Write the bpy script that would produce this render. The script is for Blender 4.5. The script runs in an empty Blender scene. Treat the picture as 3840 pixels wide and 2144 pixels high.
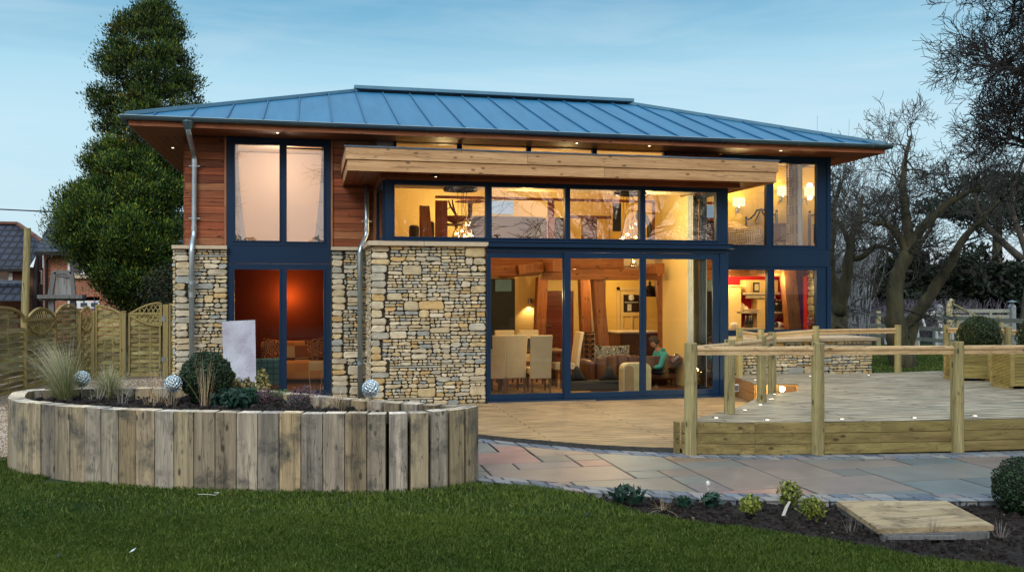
import bpy, math, random
import numpy as np
from mathutils import Vector, Matrix
random.seed(7)
R=random.uniform
PI=math.pi
sc=bpy.context.scene
COL=bpy.data.collections.new("scene"); sc.collection.children.link(COL)

# ---------------------------------------------------------------- camera model
CF=3380.; CH=1084.; CCX=1920.; EYE=2.0
TH=math.atan(758/3380); SN,CS=math.sin(TH),math.cos(TH)
def ray(u,v):
    r=(u-CCX)/CF; return (SN+r*CS, CS-r*SN, (CH-v)/CF)
def A(u,v,x=None,y=None,z=None):
    """world point seen at photograph pixel (u,v) on the plane x=, y= or z="""
    d=ray(u,v)
    if y is not None: t=y/d[1]
    elif x is not None: t=x/d[0]
    else: t=(z-EYE)/d[2]
    return Vector((d[0]*t,d[1]*t,EYE+d[2]*t))
def KD(a,b): return (1800+a/2.2615,900+b/2.2615)   # enlargement of the sliding doors
def KR(a,b): return (2650+a/1.634,560+b/1.634)     # enlargement of the right hand windows
def KU(a,b): return (1400+a/1.84,640+b/1.84)       # enlargement of the upper bay windows
def KB(a,b): return (2700+a/3.783,560+b/3.783)     # bedroom
def KT(a,b): return (3040+a/1.691,400+b/1.691)     # right hand trees
def KF(a,b): return (3100+a/3.481,1050+b/3.481)    # field fence
def KP(a,b): return (2500+a/1.917,1150+b/1.917)    # upper deck
def KG(a,b): return (1700+a/1.2037,1600+b/1.2037)  # paving and bed
def KL(a,b): return (a/2.683,700+b/2.683)          # left, upper
def KM(a,b): return (a/2.683,1200+b/2.683)         # left, lower
def KN(a,b): return (640+a/3.195,1150+b/3.195)     # planter middle

# ---------------------------------------------------------------- mesh builder
class MB:
    def __init__(s): s.v=[]; s.f=[]; s.c=[]
    def face(s,pts,col=None):
        n=len(s.v); s.v+= [tuple(p) for p in pts]; s.f.append(tuple(range(n,n+len(pts)))); s.c.append(col or (1,1,1))
    def add(s,vs,fs,col=None):
        n=len(s.v); s.v+=[tuple(p) for p in vs]
        for f in fs: s.f.append(tuple(i+n for i in f)); s.c.append(col or (1,1,1))
    def box(s,x0,x1,y0,y1,z0,z1,col=None):
        vs=[(x,y,z) for z in (z0,z1) for y in (y0,y1) for x in (x0,x1)]
        s.add(vs,[(0,2,3,1),(4,5,7,6),(0,1,5,4),(2,6,7,3),(0,4,6,2),(1,3,7,5)],col)
    def beam(s,p0,p1,w,h,up=(0,0,1),col=None,w1=None,h1=None):
        p0=Vector(p0);p1=Vector(p1);d=(p1-p0).normalized();up=Vector(up)
        if abs(d.dot(up))>.98: up=Vector((0,1,0))
        a=d.cross(up).normalized(); b=a.cross(d)
        w1=w if w1 is None else w1; h1=h if h1 is None else h1
        vs=[p0+a*sx*w/2+b*sz*h/2 for sx,sz in((-1,-1),(1,-1),(1,1),(-1,1))]+[p1+a*sx*w1/2+b*sz*h1/2 for sx,sz in((-1,-1),(1,-1),(1,1),(-1,1))]
        s.add(vs,[(0,3,2,1),(4,5,6,7),(0,1,5,4),(1,2,6,5),(2,3,7,6),(3,0,4,7)],col)
    def tube(s,pts,rad,n=8,col=None,cap=True):
        pts=[Vector(p) for p in pts]
        if not hasattr(rad,'__len__'): rad=[rad]*len(pts)
        rings=[];a=None
        for i,p in enumerate(pts):
            d=(pts[min(i+1,len(pts)-1)]-pts[max(i-1,0)])
            if d.length<1e-9: d=Vector((0,0,1))
            d.normalize()
            if a is None:
                a=d.cross(Vector((0,0,1)) if abs(d.z)<.9 else Vector((1,0,0))).normalized()
            else:
                a=(a-d*a.dot(d))
                if a.length<1e-6: a=d.cross(Vector((0,1,.1)))
                a.normalize()
            b=d.cross(a)
            rings.append([p+(a*math.cos(2*PI*k/n)+b*math.sin(2*PI*k/n))*rad[i] for k in range(n)])
        vs=[q for r in rings for q in r]; fs=[]
        for i in range(len(pts)-1):
            for k in range(n):
                k2=(k+1)%n; fs.append((i*n+k,i*n+k2,(i+1)*n+k2,(i+1)*n+k))
        if cap: fs.append(tuple(range(n-1,-1,-1))); m=(len(pts)-1)*n; fs.append(tuple(range(m,m+n)))
        s.add(vs,fs,col)
    def lathe(s,prof,c=(0,0,0),n=20,col=None):
        c=Vector(c); m=len(prof)
        vs=[(c.x+r*math.cos(2*PI*k/n),c.y+r*math.sin(2*PI*k/n),c.z+z) for r,z in prof for k in range(n)]
        fs=[(i*n+k,i*n+(k+1)%n,(i+1)*n+(k+1)%n,(i+1)*n+k) for i in range(m-1) for k in range(n)]
        s.add(vs,fs,col)
    def ball(s,c,r,n=14,m=9,sc=(1,1,1),col=None,jit=0):
        vs=[];fs=[];c=Vector(c)
        for i in range(m+1):
            t=PI*i/m
            for k in range(n):
                q=1+R(-jit,jit)
                vs.append((c.x+r*q*sc[0]*math.sin(t)*math.cos(2*PI*k/n),c.y+r*q*sc[1]*math.sin(t)*math.sin(2*PI*k/n),c.z+r*q*sc[2]*math.cos(t)))
        for i in range(m):
            for k in range(n): fs.append((i*n+k,(i+1)*n+k,(i+1)*n+(k+1)%n,i*n+(k+1)%n))
        s.add(vs,fs,col)
    def poly(s,pts,z0,z1,col=None,side=None):
        """vertical prism over a plan polygon (counter clockwise)"""
        n=len(pts); vs=[(p[0],p[1],z0) for p in pts]+[(p[0],p[1],z1) for p in pts]
        s.add(vs,[tuple(range(n,2*n))],col); s.add(vs,[(i,(i+1)%n,n+(i+1)%n,n+i) for i in range(n)],side or col)
    def build(s,name,mat,parent=None,smooth=False,bevel=0,label=None,sub=0):
        me=bpy.data.meshes.new(name); me.from_pydata(s.v,[],s.f)
        if any(c!=(1,1,1) for c in s.c):
            at=me.color_attributes.new("col",'FLOAT_COLOR','CORNER'); arr=np.empty((len(me.loops),4),np.float32); arr[:,3]=1
            i=0
            for f,c in zip(s.f,s.c):
                arr[i:i+len(f),0]=c[0];arr[i:i+len(f),1]=c[1];arr[i:i+len(f),2]=c[2];i+=len(f)
            at.data.foreach_set("color",arr.ravel())
        else:
            at=me.color_attributes.new("col",'FLOAT_COLOR','CORNER'); at.data.foreach_set("color",np.ones(len(me.loops)*4,np.float32))
        me.materials.append(mat)
        if smooth or bevel>=.03: me.shade_smooth()
        me.update()
        o=bpy.data.objects.new(name,me); COL.objects.link(o)
        if parent is not None:
            o.parent=parent; o.matrix_parent_inverse=Matrix.Translation(parent.get('_o',(0,0,0))).inverted() if False else Matrix.Identity(4)
            w=PW.get(parent.name)
            if w is not None: o.matrix_parent_inverse=w.inverted()
        if bevel:
            b=o.modifiers.new('bevel','BEVEL'); b.width=bevel; b.segments=2 if bevel<.03 else 4; b.limit_method='ANGLE'
        if sub:
            b=o.modifiers.new('sub','SUBSURF'); b.levels=sub; b.render_levels=sub
        if label: o['label']=label
        return o
PW={}   # world matrix of things given as empties
def T(o,label=None,cat=None,group=None,kind=None):
    if label: o['label']=label
    if cat: o['category']=cat
    if group: o['group']=group
    if kind: o['kind']=kind
    return o
def E(name,loc,label,cat,group=None,rz=0):
    o=bpy.data.objects.new(name,None); COL.objects.link(o); o.empty_display_size=.1
    o.location=loc; o.rotation_euler=(0,0,rz); o.scale=(1,1,1)
    # parts of things built in world coordinates are given relative to the empty
    PW[o.name]=Matrix.LocRotScale(Vector(loc),Matrix.Rotation(rz,3,'Z').to_quaternion(),None)
    return T(o,label,cat,group)
def EL(name,loc,label,cat,group=None,rz=0):
    """empty whose parts are modelled around the origin"""
    o=E(name,loc,label,cat,group,rz); PW.pop(o.name); return o
def copy_thing(o,loc=None,rz=None,label=None,parent=None):
    c=o.copy(); COL.objects.link(c)
    if parent is not None: c.parent=parent
    if loc is not None: c.location=loc
    if rz is not None: c.rotation_euler=(0,0,rz)
    if label: c['label']=label
    for ch in list(o.children): copy_thing(ch,parent=c)
    return c
def fast_mesh(name,verts,nper,cols,mat,parent=None):
    """numpy mesh of separate n-gons; verts (N*nper,3), cols (N,3)"""
    N=len(verts)//nper; me=bpy.data.meshes.new(name)
    me.vertices.add(N*nper); me.vertices.foreach_set('co',verts.astype(np.float32).ravel())
    me.loops.add(N*nper); me.loops.foreach_set('vertex_index',np.arange(N*nper,dtype=np.int32))
    me.polygons.add(N); me.polygons.foreach_set('loop_start',np.arange(0,N*nper,nper,dtype=np.int32))
    me.polygons.foreach_set('loop_total',np.full(N,nper,np.int32)); me.update()
    at=me.color_attributes.new("col",'FLOAT_COLOR','CORNER')
    c=np.ones((N,nper,4),np.float32); c[:,:,:3]=cols[:,None,:]; at.data.foreach_set('color',c.ravel())
    me.materials.append(mat); o=bpy.data.objects.new(name,me); COL.objects.link(o)
    if parent is not None:
        o.parent=parent
        if parent.name in PW: o.matrix_parent_inverse=PW[parent.name].inverted()
    return o

# ---------------------------------------------------------------- materials
def nt(name):
    m=bpy.data.materials.new(name); m.use_nodes=True; t=m.node_tree; t.nodes.clear()
    out=t.nodes.new('ShaderNodeOutputMaterial'); return m,t,out
def N(t,typ,**kw):
    n=t.nodes.new(typ)
    for k,v in kw.items():
        if k.startswith('i_'):
            key=k[2:]; key=int(key) if key.isdigit() else key.replace('_',' ')
            n.inputs[key].default_value=v
        else: setattr(n,k,v)
    return n
def mixc(t,fac,a,b,mode='MIX'):
    n=N(t,'ShaderNodeMix',data_type='RGBA',blend_type=mode); L=t.links
    for sock,val in ((n.inputs[0],fac),(n.inputs[6],a),(n.inputs[7],b)):
        if hasattr(val,'is_linked') or hasattr(val,'links'): L.new(val,sock)
        elif isinstance(val,tuple): sock.default_value=(*val,1) if len(val)==3 else val
        else: sock.default_value=val
    return n.outputs[2]
def noise(t,vec,scale,detail=4,rough=.6,dist=0,w=None):
    n=N(t,'ShaderNodeTexNoise'); n.inputs['Scale'].default_value=scale; n.inputs['Detail'].default_value=detail
    n.inputs['Roughness'].default_value=rough; n.inputs['Distortion'].default_value=dist
    if w is not None: n.noise_dimensions='4D'; t.links.new(w,n.inputs['W'])
    t.links.new(vec,n.inputs['Vector']); return n.outputs['Fac']
def ramp(t,fac,stops):
    r=N(t,'ShaderNodeValToRGB'); e=r.color_ramp.elements
    while len(e)<len(stops): e.new(.5)
    for k,(p,c) in enumerate(stops): e[k].position=p; e[k].color=(*c,1) if len(c)==3 else c
    t.links.new(fac,r.inputs[0]); return r.outputs[0]
def g(x): return (x,x,x)
def mk(name,c1,c2=None,scale=6,st=(1,1,1),rough=.6,metal=0,bump=0,bscale=40,tint=True,emit=None,es=0,detail=5,spec=.4,lo=.35,hi=.65,
       dirt=0,dirtscale=2,coat=0,rnd=0,transl=0,dist=0,sheen=0):
    m,t,out=nt(name); L=t.links
    p=N(t,'ShaderNodeBsdfPrincipled'); L.new(p.outputs[0],out.inputs[0])
    tc=N(t,'ShaderNodeTexCoord'); mp=N(t,'ShaderNodeMapping'); mp.inputs['Scale'].default_value=st; L.new(tc.outputs['Object'],mp.inputs[0])
    at=N(t,'ShaderNodeAttribute',attribute_name='col'); oi=N(t,'ShaderNodeObjectInfo')
    w=N(t,'ShaderNodeMath',operation='MULTIPLY_ADD'); L.new(at.outputs['Fac'],w.inputs[0]); w.inputs[1].default_value=37.; 
    w2=N(t,'ShaderNodeMath',operation='MULTIPLY'); L.new(oi.outputs['Random'],w2.inputs[0]); w2.inputs[1].default_value=50.; L.new(w2.outputs[0],w.inputs[2])
    c2=c2 or tuple(x*.8 for x in c1)
    f=noise(t,mp.outputs[0],scale,detail,.6,dist,w.outputs[0])
    c=ramp(t,f,[(lo,c2),(hi,c1)])
    if dirt:
        f2=noise(t,tc.outputs['Object'],dirtscale,5,.65,0,w.outputs[0]); c=mixc(t,ramp(t,f2,[(.45,g(0)),(.62,g(dirt))]),c,tuple(x*.35 for x in c2))
    if tint: c=mixc(t,1.,c,at.outputs['Color'],'MULTIPLY')
    if rnd:
        rr=N(t,'ShaderNodeMapRange'); L.new(oi.outputs['Random'],rr.inputs[0]); rr.inputs[3].default_value=1-rnd; rr.inputs[4].default_value=1+rnd*.6
        hs=N(t,'ShaderNodeHueSaturation'); L.new(c,hs.inputs['Color']); L.new(rr.outputs[0],hs.inputs['Value']); c=hs.outputs[0]
    L.new(c,p.inputs['Base Color']); p.inputs['Roughness'].default_value=rough; p.inputs['Metallic'].default_value=metal
    p.inputs['Specular IOR Level'].default_value=spec; p.inputs['Coat Weight'].default_value=coat
    if bump:
        b=N(t,'ShaderNodeBump'); b.inputs['Strength'].default_value=bump; b.inputs['Distance'].default_value=.02
        f3=noise(t,mp.outputs[0],bscale,5,.6,0,w.outputs[0]); L.new(f3,b.inputs['Height']); L.new(b.outputs[0],p.inputs['Normal'])
    if emit: p.inputs['Emission Color'].default_value=(*emit,1); p.inputs['Emission Strength'].default_value=es
    if transl:
        tr=N(t,'ShaderNodeBsdfTranslucent'); L.new(c,tr.inputs[0]); ms=N(t,'ShaderNodeMixShader'); ms.inputs[0].default_value=transl
        L.new(p.outputs[0],ms.inputs[1]); L.new(tr.outputs[0],ms.inputs[2]); L.new(ms.outputs[0],out.inputs[0])
    return m
def wood(name,c1,c2,axis='x',scale=3,rough=.65,knots=True,rnd=0,dirt=0,stain=None,bump=.25,spec=.3,dirtscale=2.2,fine=1.0):
    """timber with grain along an object axis; tint attribute varies plank to plank"""
    m,t,out=nt(name); L=t.links
    p=N(t,'ShaderNodeBsdfPrincipled'); L.new(p.outputs[0],out.inputs[0])
    tc=N(t,'ShaderNodeTexCoord'); mp=N(t,'ShaderNodeMapping'); k=9*fine
    mp.inputs['Scale'].default_value={'x':(.35,k,k),'y':(k,.35,k),'z':(k,k,.35)}[axis]; L.new(tc.outputs['Object'],mp.inputs[0])
    at=N(t,'ShaderNodeAttribute',attribute_name='col'); oi=N(t,'ShaderNodeObjectInfo')
    w2=N(t,'ShaderNodeMath',operation='MULTIPLY'); L.new(oi.outputs['Random'],w2.inputs[0]); w2.inputs[1].default_value=50.
    w=N(t,'ShaderNodeMath',operation='MULTIPLY_ADD'); L.new(at.outputs['Fac'],w.inputs[0]); w.inputs[1].default_value=91.; L.new(w2.outputs[0],w.inputs[2])
    f=noise(t,mp.outputs[0],scale,7,.62,.8,w.outputs[0])
    c=ramp(t,f,[(.32,c2),(.5,tuple((a+b)/2 for a,b in zip(c1,c2))),(.68,c1)])
    ff=noise(t,mp.outputs[0],scale*7,3,.6,0,w.outputs[0]); c=mixc(t,ramp(t,ff,[(.3,g(.35)),(.5,g(0))]),c,tuple(x*.45 for x in c2))
    if knots:
        mk_=N(t,'ShaderNodeMapping'); mk_.inputs['Scale'].default_value={'x':(3.2,7,7),'y':(7,3.2,7),'z':(7,7,3.2)}[axis]; L.new(tc.outputs['Object'],mk_.inputs[0])
        vo=N(t,'ShaderNodeTexVoronoi'); vo.inputs['Scale'].default_value=1.; va=N(t,'ShaderNodeVectorMath',operation='ADD'); L.new(mk_.outputs[0],va.inputs[0]); L.new(w.outputs[0],va.inputs[1]); L.new(va.outputs[0],vo.inputs['Vector'])
        c=mixc(t,ramp(t,vo.outputs['Distance'],[(.09,g(.85)),(.16,g(0))]),c,tuple(x*.3 for x in c2))
    if dirt:
        f2=noise(t,tc.outputs['Object'],dirtscale,6,.68,.3,w.outputs[0]); c=mixc(t,ramp(t,f2,[(.5,g(0)),(.66,g(dirt))]),c,stain or tuple(x*.3 for x in c2))
    cr=noise(t,mp.outputs[0],scale*.8,3,.5,.6,w.outputs[0]); c=mixc(t,ramp(t,cr,[(.488,g(0)),(.5,g(.75)),(.512,g(0))]),c,tuple(x*.3 for x in c2))
    c=mixc(t,1.,c,at.outputs['Color'],'MULTIPLY')
    if rnd:
        hs=N(t,'ShaderNodeHueSaturation'); L.new(c,hs.inputs['Color'])
        for inp,lo,hi,mul in (('Value',1-rnd,1+rnd*.5,1),('Saturation',.55,1.25,7.3)):
            q=N(t,'ShaderNodeMath',operation='MULTIPLY'); L.new(oi.outputs['Random'],q.inputs[0]); q.inputs[1].default_value=mul
            fr=N(t,'ShaderNodeMath',operation='FRACT'); L.new(q.outputs[0],fr.inputs[0])
            rr=N(t,'ShaderNodeMapRange'); L.new(fr.outputs[0] if mul!=1 else oi.outputs['Random'],rr.inputs[0]); rr.inputs[3].default_value=lo; rr.inputs[4].default_value=hi; L.new(rr.outputs[0],hs.inputs[inp])
        c=hs.outputs[0]
    L.new(c,p.inputs['Base Color']); p.inputs['Roughness'].default_value=rough; p.inputs['Specular IOR Level'].default_value=spec
    b=N(t,'ShaderNodeBump'); b.inputs['Strength'].default_value=bump; b.inputs['Distance'].default_value=.01; L.new(f,b.inputs['Height']); L.new(b.outputs[0],p.inputs['Normal'])
    return m
def glass(name,tr=(.90,.95,.95),boost=1.6,add=.03,rough=0.,wav=0):
    m,t,out=nt(name); L=t.links
    a=N(t,'ShaderNodeBsdfTransparent'); a.inputs[0].default_value=(*tr,1); b=N(t,'ShaderNodeBsdfGlossy'); b.inputs['Roughness'].default_value=rough
    f=N(t,'ShaderNodeFresnel'); f.inputs[0].default_value=1.5
    q=N(t,'ShaderNodeMath',operation='MULTIPLY_ADD'); q.inputs[1].default_value=boost; q.inputs[2].default_value=add; q.use_clamp=True; L.new(f.outputs[0],q.inputs[0])
    if wav:
        tc=N(t,'ShaderNodeTexCoord'); n=noise(t,tc.outputs['Object'],1.3,2,.5); bp=N(t,'ShaderNodeBump'); bp.inputs['Strength'].default_value=wav; bp.inputs['Distance'].default_value=.05
        L.new(n,bp.inputs['Height']); L.new(bp.outputs[0],b.inputs['Normal'])
    ms=N(t,'ShaderNodeMixShader'); L.new(q.outputs[0],ms.inputs[0]); L.new(a.outputs[0],ms.inputs[1]); L.new(b.outputs[0],ms.inputs[2]); L.new(ms.outputs[0],out.inputs[0])
    return m
def emit(name,c,s):
    m,t,out=nt(name); e=N(t,'ShaderNodeEmission'); e.inputs[0].default_value=(*c,1); e.inputs[1].default_value=s; t.links.new(e.outputs[0],out.inputs[0]); return m
def bricks(name,c1,c2,mortar,w=.225,h=.075,plane='xz',rough=.8,ms=.012,bump=.3,off=.5,sq=1,var=.3,grain=None):
    m,t,out=nt(name); L=t.links; p=N(t,'ShaderNodeBsdfPrincipled'); L.new(p.outputs[0],out.inputs[0])
    tc=N(t,'ShaderNodeTexCoord'); sx=N(t,'ShaderNodeSeparateXYZ'); L.new(tc.outputs['Object'],sx.inputs[0]); cx=N(t,'ShaderNodeCombineXYZ')
    L.new(sx.outputs['XYZ'.index(plane[0].upper())],cx.inputs[0]); L.new(sx.outputs['XYZ'.index(plane[1].upper())],cx.inputs[1])
    b=N(t,'ShaderNodeTexBrick'); b.offset=off; b.squash=sq; L.new(cx.outputs[0],b.inputs['Vector']); b.inputs['Scale'].default_value=1
    for k,v in (('Color1',c1),('Color2',c2),('Mortar',mortar)): b.inputs[k].default_value=(*v,1)
    b.inputs['Mortar Size'].default_value=ms; b.inputs['Brick Width'].default_value=w; b.inputs['Row Height'].default_value=h
    vec=tc.outputs['Object']
    if grain:
        mp=N(t,'ShaderNodeMapping'); mp.inputs['Scale'].default_value=grain; L.new(vec,mp.inputs[0]); vec=mp.outputs[0]
    f=noise(t,vec,7,6,.65); c=mixc(t,1.,b.outputs[0],ramp(t,f,[(.3,g(1-var)),(.7,g(1+var))]),'MULTIPLY')
    f=noise(t,tc.outputs['Object'],1.1,4,.6); c=mixc(t,1.,c,ramp(t,f,[(.35,g(.8)),(.65,g(1.1))]),'MULTIPLY')
    L.new(c,p.inputs['Base Color']); p.inputs['Roughness'].default_value=rough; p.inputs['Specular IOR Level'].default_value=.3
    bp=N(t,'ShaderNodeBump'); bp.inputs['Strength'].default_value=bump; bp.inputs['Distance'].default_value=.02; bp.invert=True; L.new(b.outputs['Fac'],bp.inputs['Height']); L.new(bp.outputs[0],p.inputs['Normal'])
    return m

M={}
M['navy']=mk('navy_powder_coat',(.005,.026,.066),(.004,.022,.058),scale=1.5,rough=.5,spec=.22)
M['roof']=mk('blue_grey_zinc',(.024,.165,.32),(.018,.135,.27),scale=2.5,st=(2.2,.25,.25),rough=.5,metal=0,bump=.25,bscale=1.4,spec=.32)
M['zinc']=mk('dull_zinc',(.10,.17,.22),(.08,.14,.18),scale=3,rough=.38,metal=.7)
M['capzinc']=mk('blue_zinc_cap',(.10,.24,.34),(.08,.2,.29),scale=3,rough=.45,metal=.2)
M['galv']=mk('bright_zinc_pipe',(.42,.52,.58),(.33,.42,.48),scale=5,rough=.32,metal=.85)
M['lead']=mk('lead_flashing',(.10,.14,.19),(.06,.09,.13),scale=8,rough=.6,metal=.3,bump=.3,bscale=12)
M['cedar']=wood('western_red_cedar',(.36,.125,.05),(.14,.038,.016),'x',2.2,rough=.55)
M['cedar_z']=wood('cedar_trim',(.40,.19,.09),(.26,.10,.045),'z',2.2,rough=.55)
M['soffit']=wood('cedar_soffit',(.26,.085,.035),(.15,.042,.018),'x',2.2,rough=.5)
M['pale_cedar']=wood('pale_cedar_fascia',(.60,.40,.21),(.36,.20,.09),'x',2.0,rough=.55,fine=.7)
M['oak_x']=wood('oak_beam',(.34,.125,.040),(.18,.058,.018),'x',2,rough=.55,fine=.8)
M['oak_z']=wood('oak_post',(.33,.125,.042),(.18,.06,.02),'z',2,rough=.55,fine=.8)
M['mortar']=mk('dark_joint',(.045,.039,.032),(.022,.019,.016),scale=20,rough=.95)
M['stone']=mk('rubble_stone',(1,1,1),(.78,.77,.75),scale=9,rough=.85,bump=.6,bscale=22,dirt=.25,dirtscale=5,detail=7)
M['coping']=mk('cream_coping_stone',(.55,.47,.34),(.46,.39,.28),scale=10,rough=.75,bump=.15)
M['glass']=glass('window_glass',boost=1.2,add=.015,wav=.0)
M['glass_up']=glass('upper_window_glass',boost=5.5,add=.08,wav=0.03)
M['glass_mid']=glass('right_window_glass',boost=2.2,add=.04)
M['thinglass']=glass('bulb_glass',(.95,.85,.7),1.0,.05)
M['sleeper']=wood('weathered_oak_sleeper',(.43,.36,.24),(.16,.138,.10),'z',2.6,rough=.8,rnd=.14,dirt=.9,stain=(.05,.055,.055),bump=.6,dirtscale=2.9,fine=.6)
M['sleeper_top']=wood('sleeper_end_grain',(.62,.55,.43),(.45,.38,.28),'z',2,rough=.8,rnd=.15,bump=.3)
M['fence']=wood('pressure_treated_fence',(.47,.42,.19),(.20,.17,.07),'x',2.2,rough=.7,bump=.4)
M['fence_y']=wood('pressure_treated_fence_y',(.43,.40,.22),(.18,.165,.085),'y',2.2,rough=.7,bump=.4)
M['fence_z']=wood('pressure_treated_post',(.40,.33,.14),(.25,.20,.075),'z',2.2,rough=.7,bump=.4)
M['round']=wood('round_post_timber',(.42,.37,.18),(.18,.155,.065),'z',2.0,rough=.7,bump=.4,dirt=.35,fine=.8)
M['rail']=wood('pale_rail_timber',(.62,.47,.26),(.38,.25,.12),'x',2.0,rough=.6,bump=.2)
M['board']=wood('deck_fascia_board',(.30,.25,.10),(.14,.105,.04),'x',2.0,rough=.7,bump=.4,fine=.8)
M['grey_rail']=wood('grey_field_rail',(.36,.38,.33),(.22,.24,.2),'y',2,rough=.8)
M['post_z']=wood('sawn_field_post',(.62,.55,.34),(.42,.37,.2),'z',2,rough=.75)
M['oldwood']=wood('grey_old_timber',(.20,.21,.21),(.10,.105,.11),'z',2,rough=.85,bump=.5)
M['soil']=mk('dark_soil',(.022,.017,.015),(.006,.005,.005),scale=14,rough=.95,bump=1.,bscale=30)
M['lawn']=mk('lawn_base',(.020,.050,.010),(.010,.028,.006),scale=9,rough=.9,bump=.5,bscale=50)
M['blade']=mk('grass_blade',(1,1,1),(.75,.8,.7),scale=1.2,rough=.55,spec=.25,transl=.25)
M['leaf']=mk('foliage',(1,1,1),(.7,.7,.7),scale=1.5,rough=.5,spec=.3,transl=.2)
M['bark']=mk('bark',(.075,.065,.05),(.030,.027,.022),scale=9,st=(1,1,.25),rough=.9,bump=.9,bscale=20)
M['mossbark']=mk('mossy_bark',(.085,.085,.045),(.035,.032,.022),scale=6,st=(1,1,.3),rough=.9,bump=.9,bscale=20)
M['twig']=mk('twigs',(.06,.062,.054),(.03,.032,.029),scale=3,rough=.9)
M['dark_twig']=mk('dark_twigs',(.020,.019,.018),(.010,.010,.010),scale=3,rough=.9)
M['pale_twig']=mk('pale_stems',(.30,.33,.36),(.18,.2,.22),scale=3,rough=.85)
M['straw']=mk('dry_stems',(1,1,1),(.8,.8,.8),scale=3,rough=.8,transl=.1)
M['gravel']=mk('gravel_bed',(.42,.36,.27),(.12,.09,.07),scale=60,rough=.9,bump=1,bscale=60,detail=2,lo=.45,hi=.6)
M['white']=mk('white_paint',(.78,.78,.76),rough=.5)
M['upvc']=mk('white_window_frame',(.75,.77,.80),rough=.4)
M['black']=mk('black_metal',(.012,.012,.013),rough=.4,metal=.3)
M['steel']=mk('chrome',(.7,.68,.62),rough=.2,metal=1)
M['cream']=mk('cream_wall',(.80,.60,.26),(.77,.57,.24),scale=2,rough=.85)
M['ceil']=mk('warm_ceiling',(.62,.50,.34),(.60,.48,.32),scale=2,rough=.9)
M['peach']=mk('peach_wall',(.80,.66,.52),(.79,.65,.51),scale=2,rough=.9)
M['red']=mk('red_wall',(.12,.014,.008),(.105,.012,.007),scale=2,rough=.8)
M['redk']=mk('crimson_wall',(.50,.012,.025),(.46,.01,.022),scale=2,rough=.8)
M['yellow']=mk('yellow_wall',(.80,.55,.15),(.78,.53,.14),scale=2,rough=.85)
M['floor']=mk('dark_slate_floor',(.12,.045,.022),(.06,.025,.015),scale=2.5,rough=.35,spec=.5)
M['darkdoor']=wood('dark_veneer_door',(.22,.035,.012),(.10,.015,.006),'x',2.2,rough=.4,knots=False)
M['linen']=mk('linen_upholstery',(.75,.62,.40),(.70,.57,.36),scale=8,rough=.9,bump=.1,bscale=200)
M['leather']=mk('brown_leather',(.11,.035,.017),(.07,.02,.01),scale=5,rough=.38,coat=.2,bump=.1)
M['darkleather']=mk('dark_leather',(.035,.02,.014),(.02,.012,.01),scale=5,rough=.4)
M['darkwood']=wood('dark_furniture_wood',(.16,.07,.03),(.08,.03,.014),'x',2,rough=.4,knots=False)
M['slate']=mk('dark_fabric',(.022,.027,.035),(.015,.02,.028),scale=5,rough=.8)
M['copper']=mk('copper_rim',(.6,.28,.12),rough=.3,metal=.9)
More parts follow.
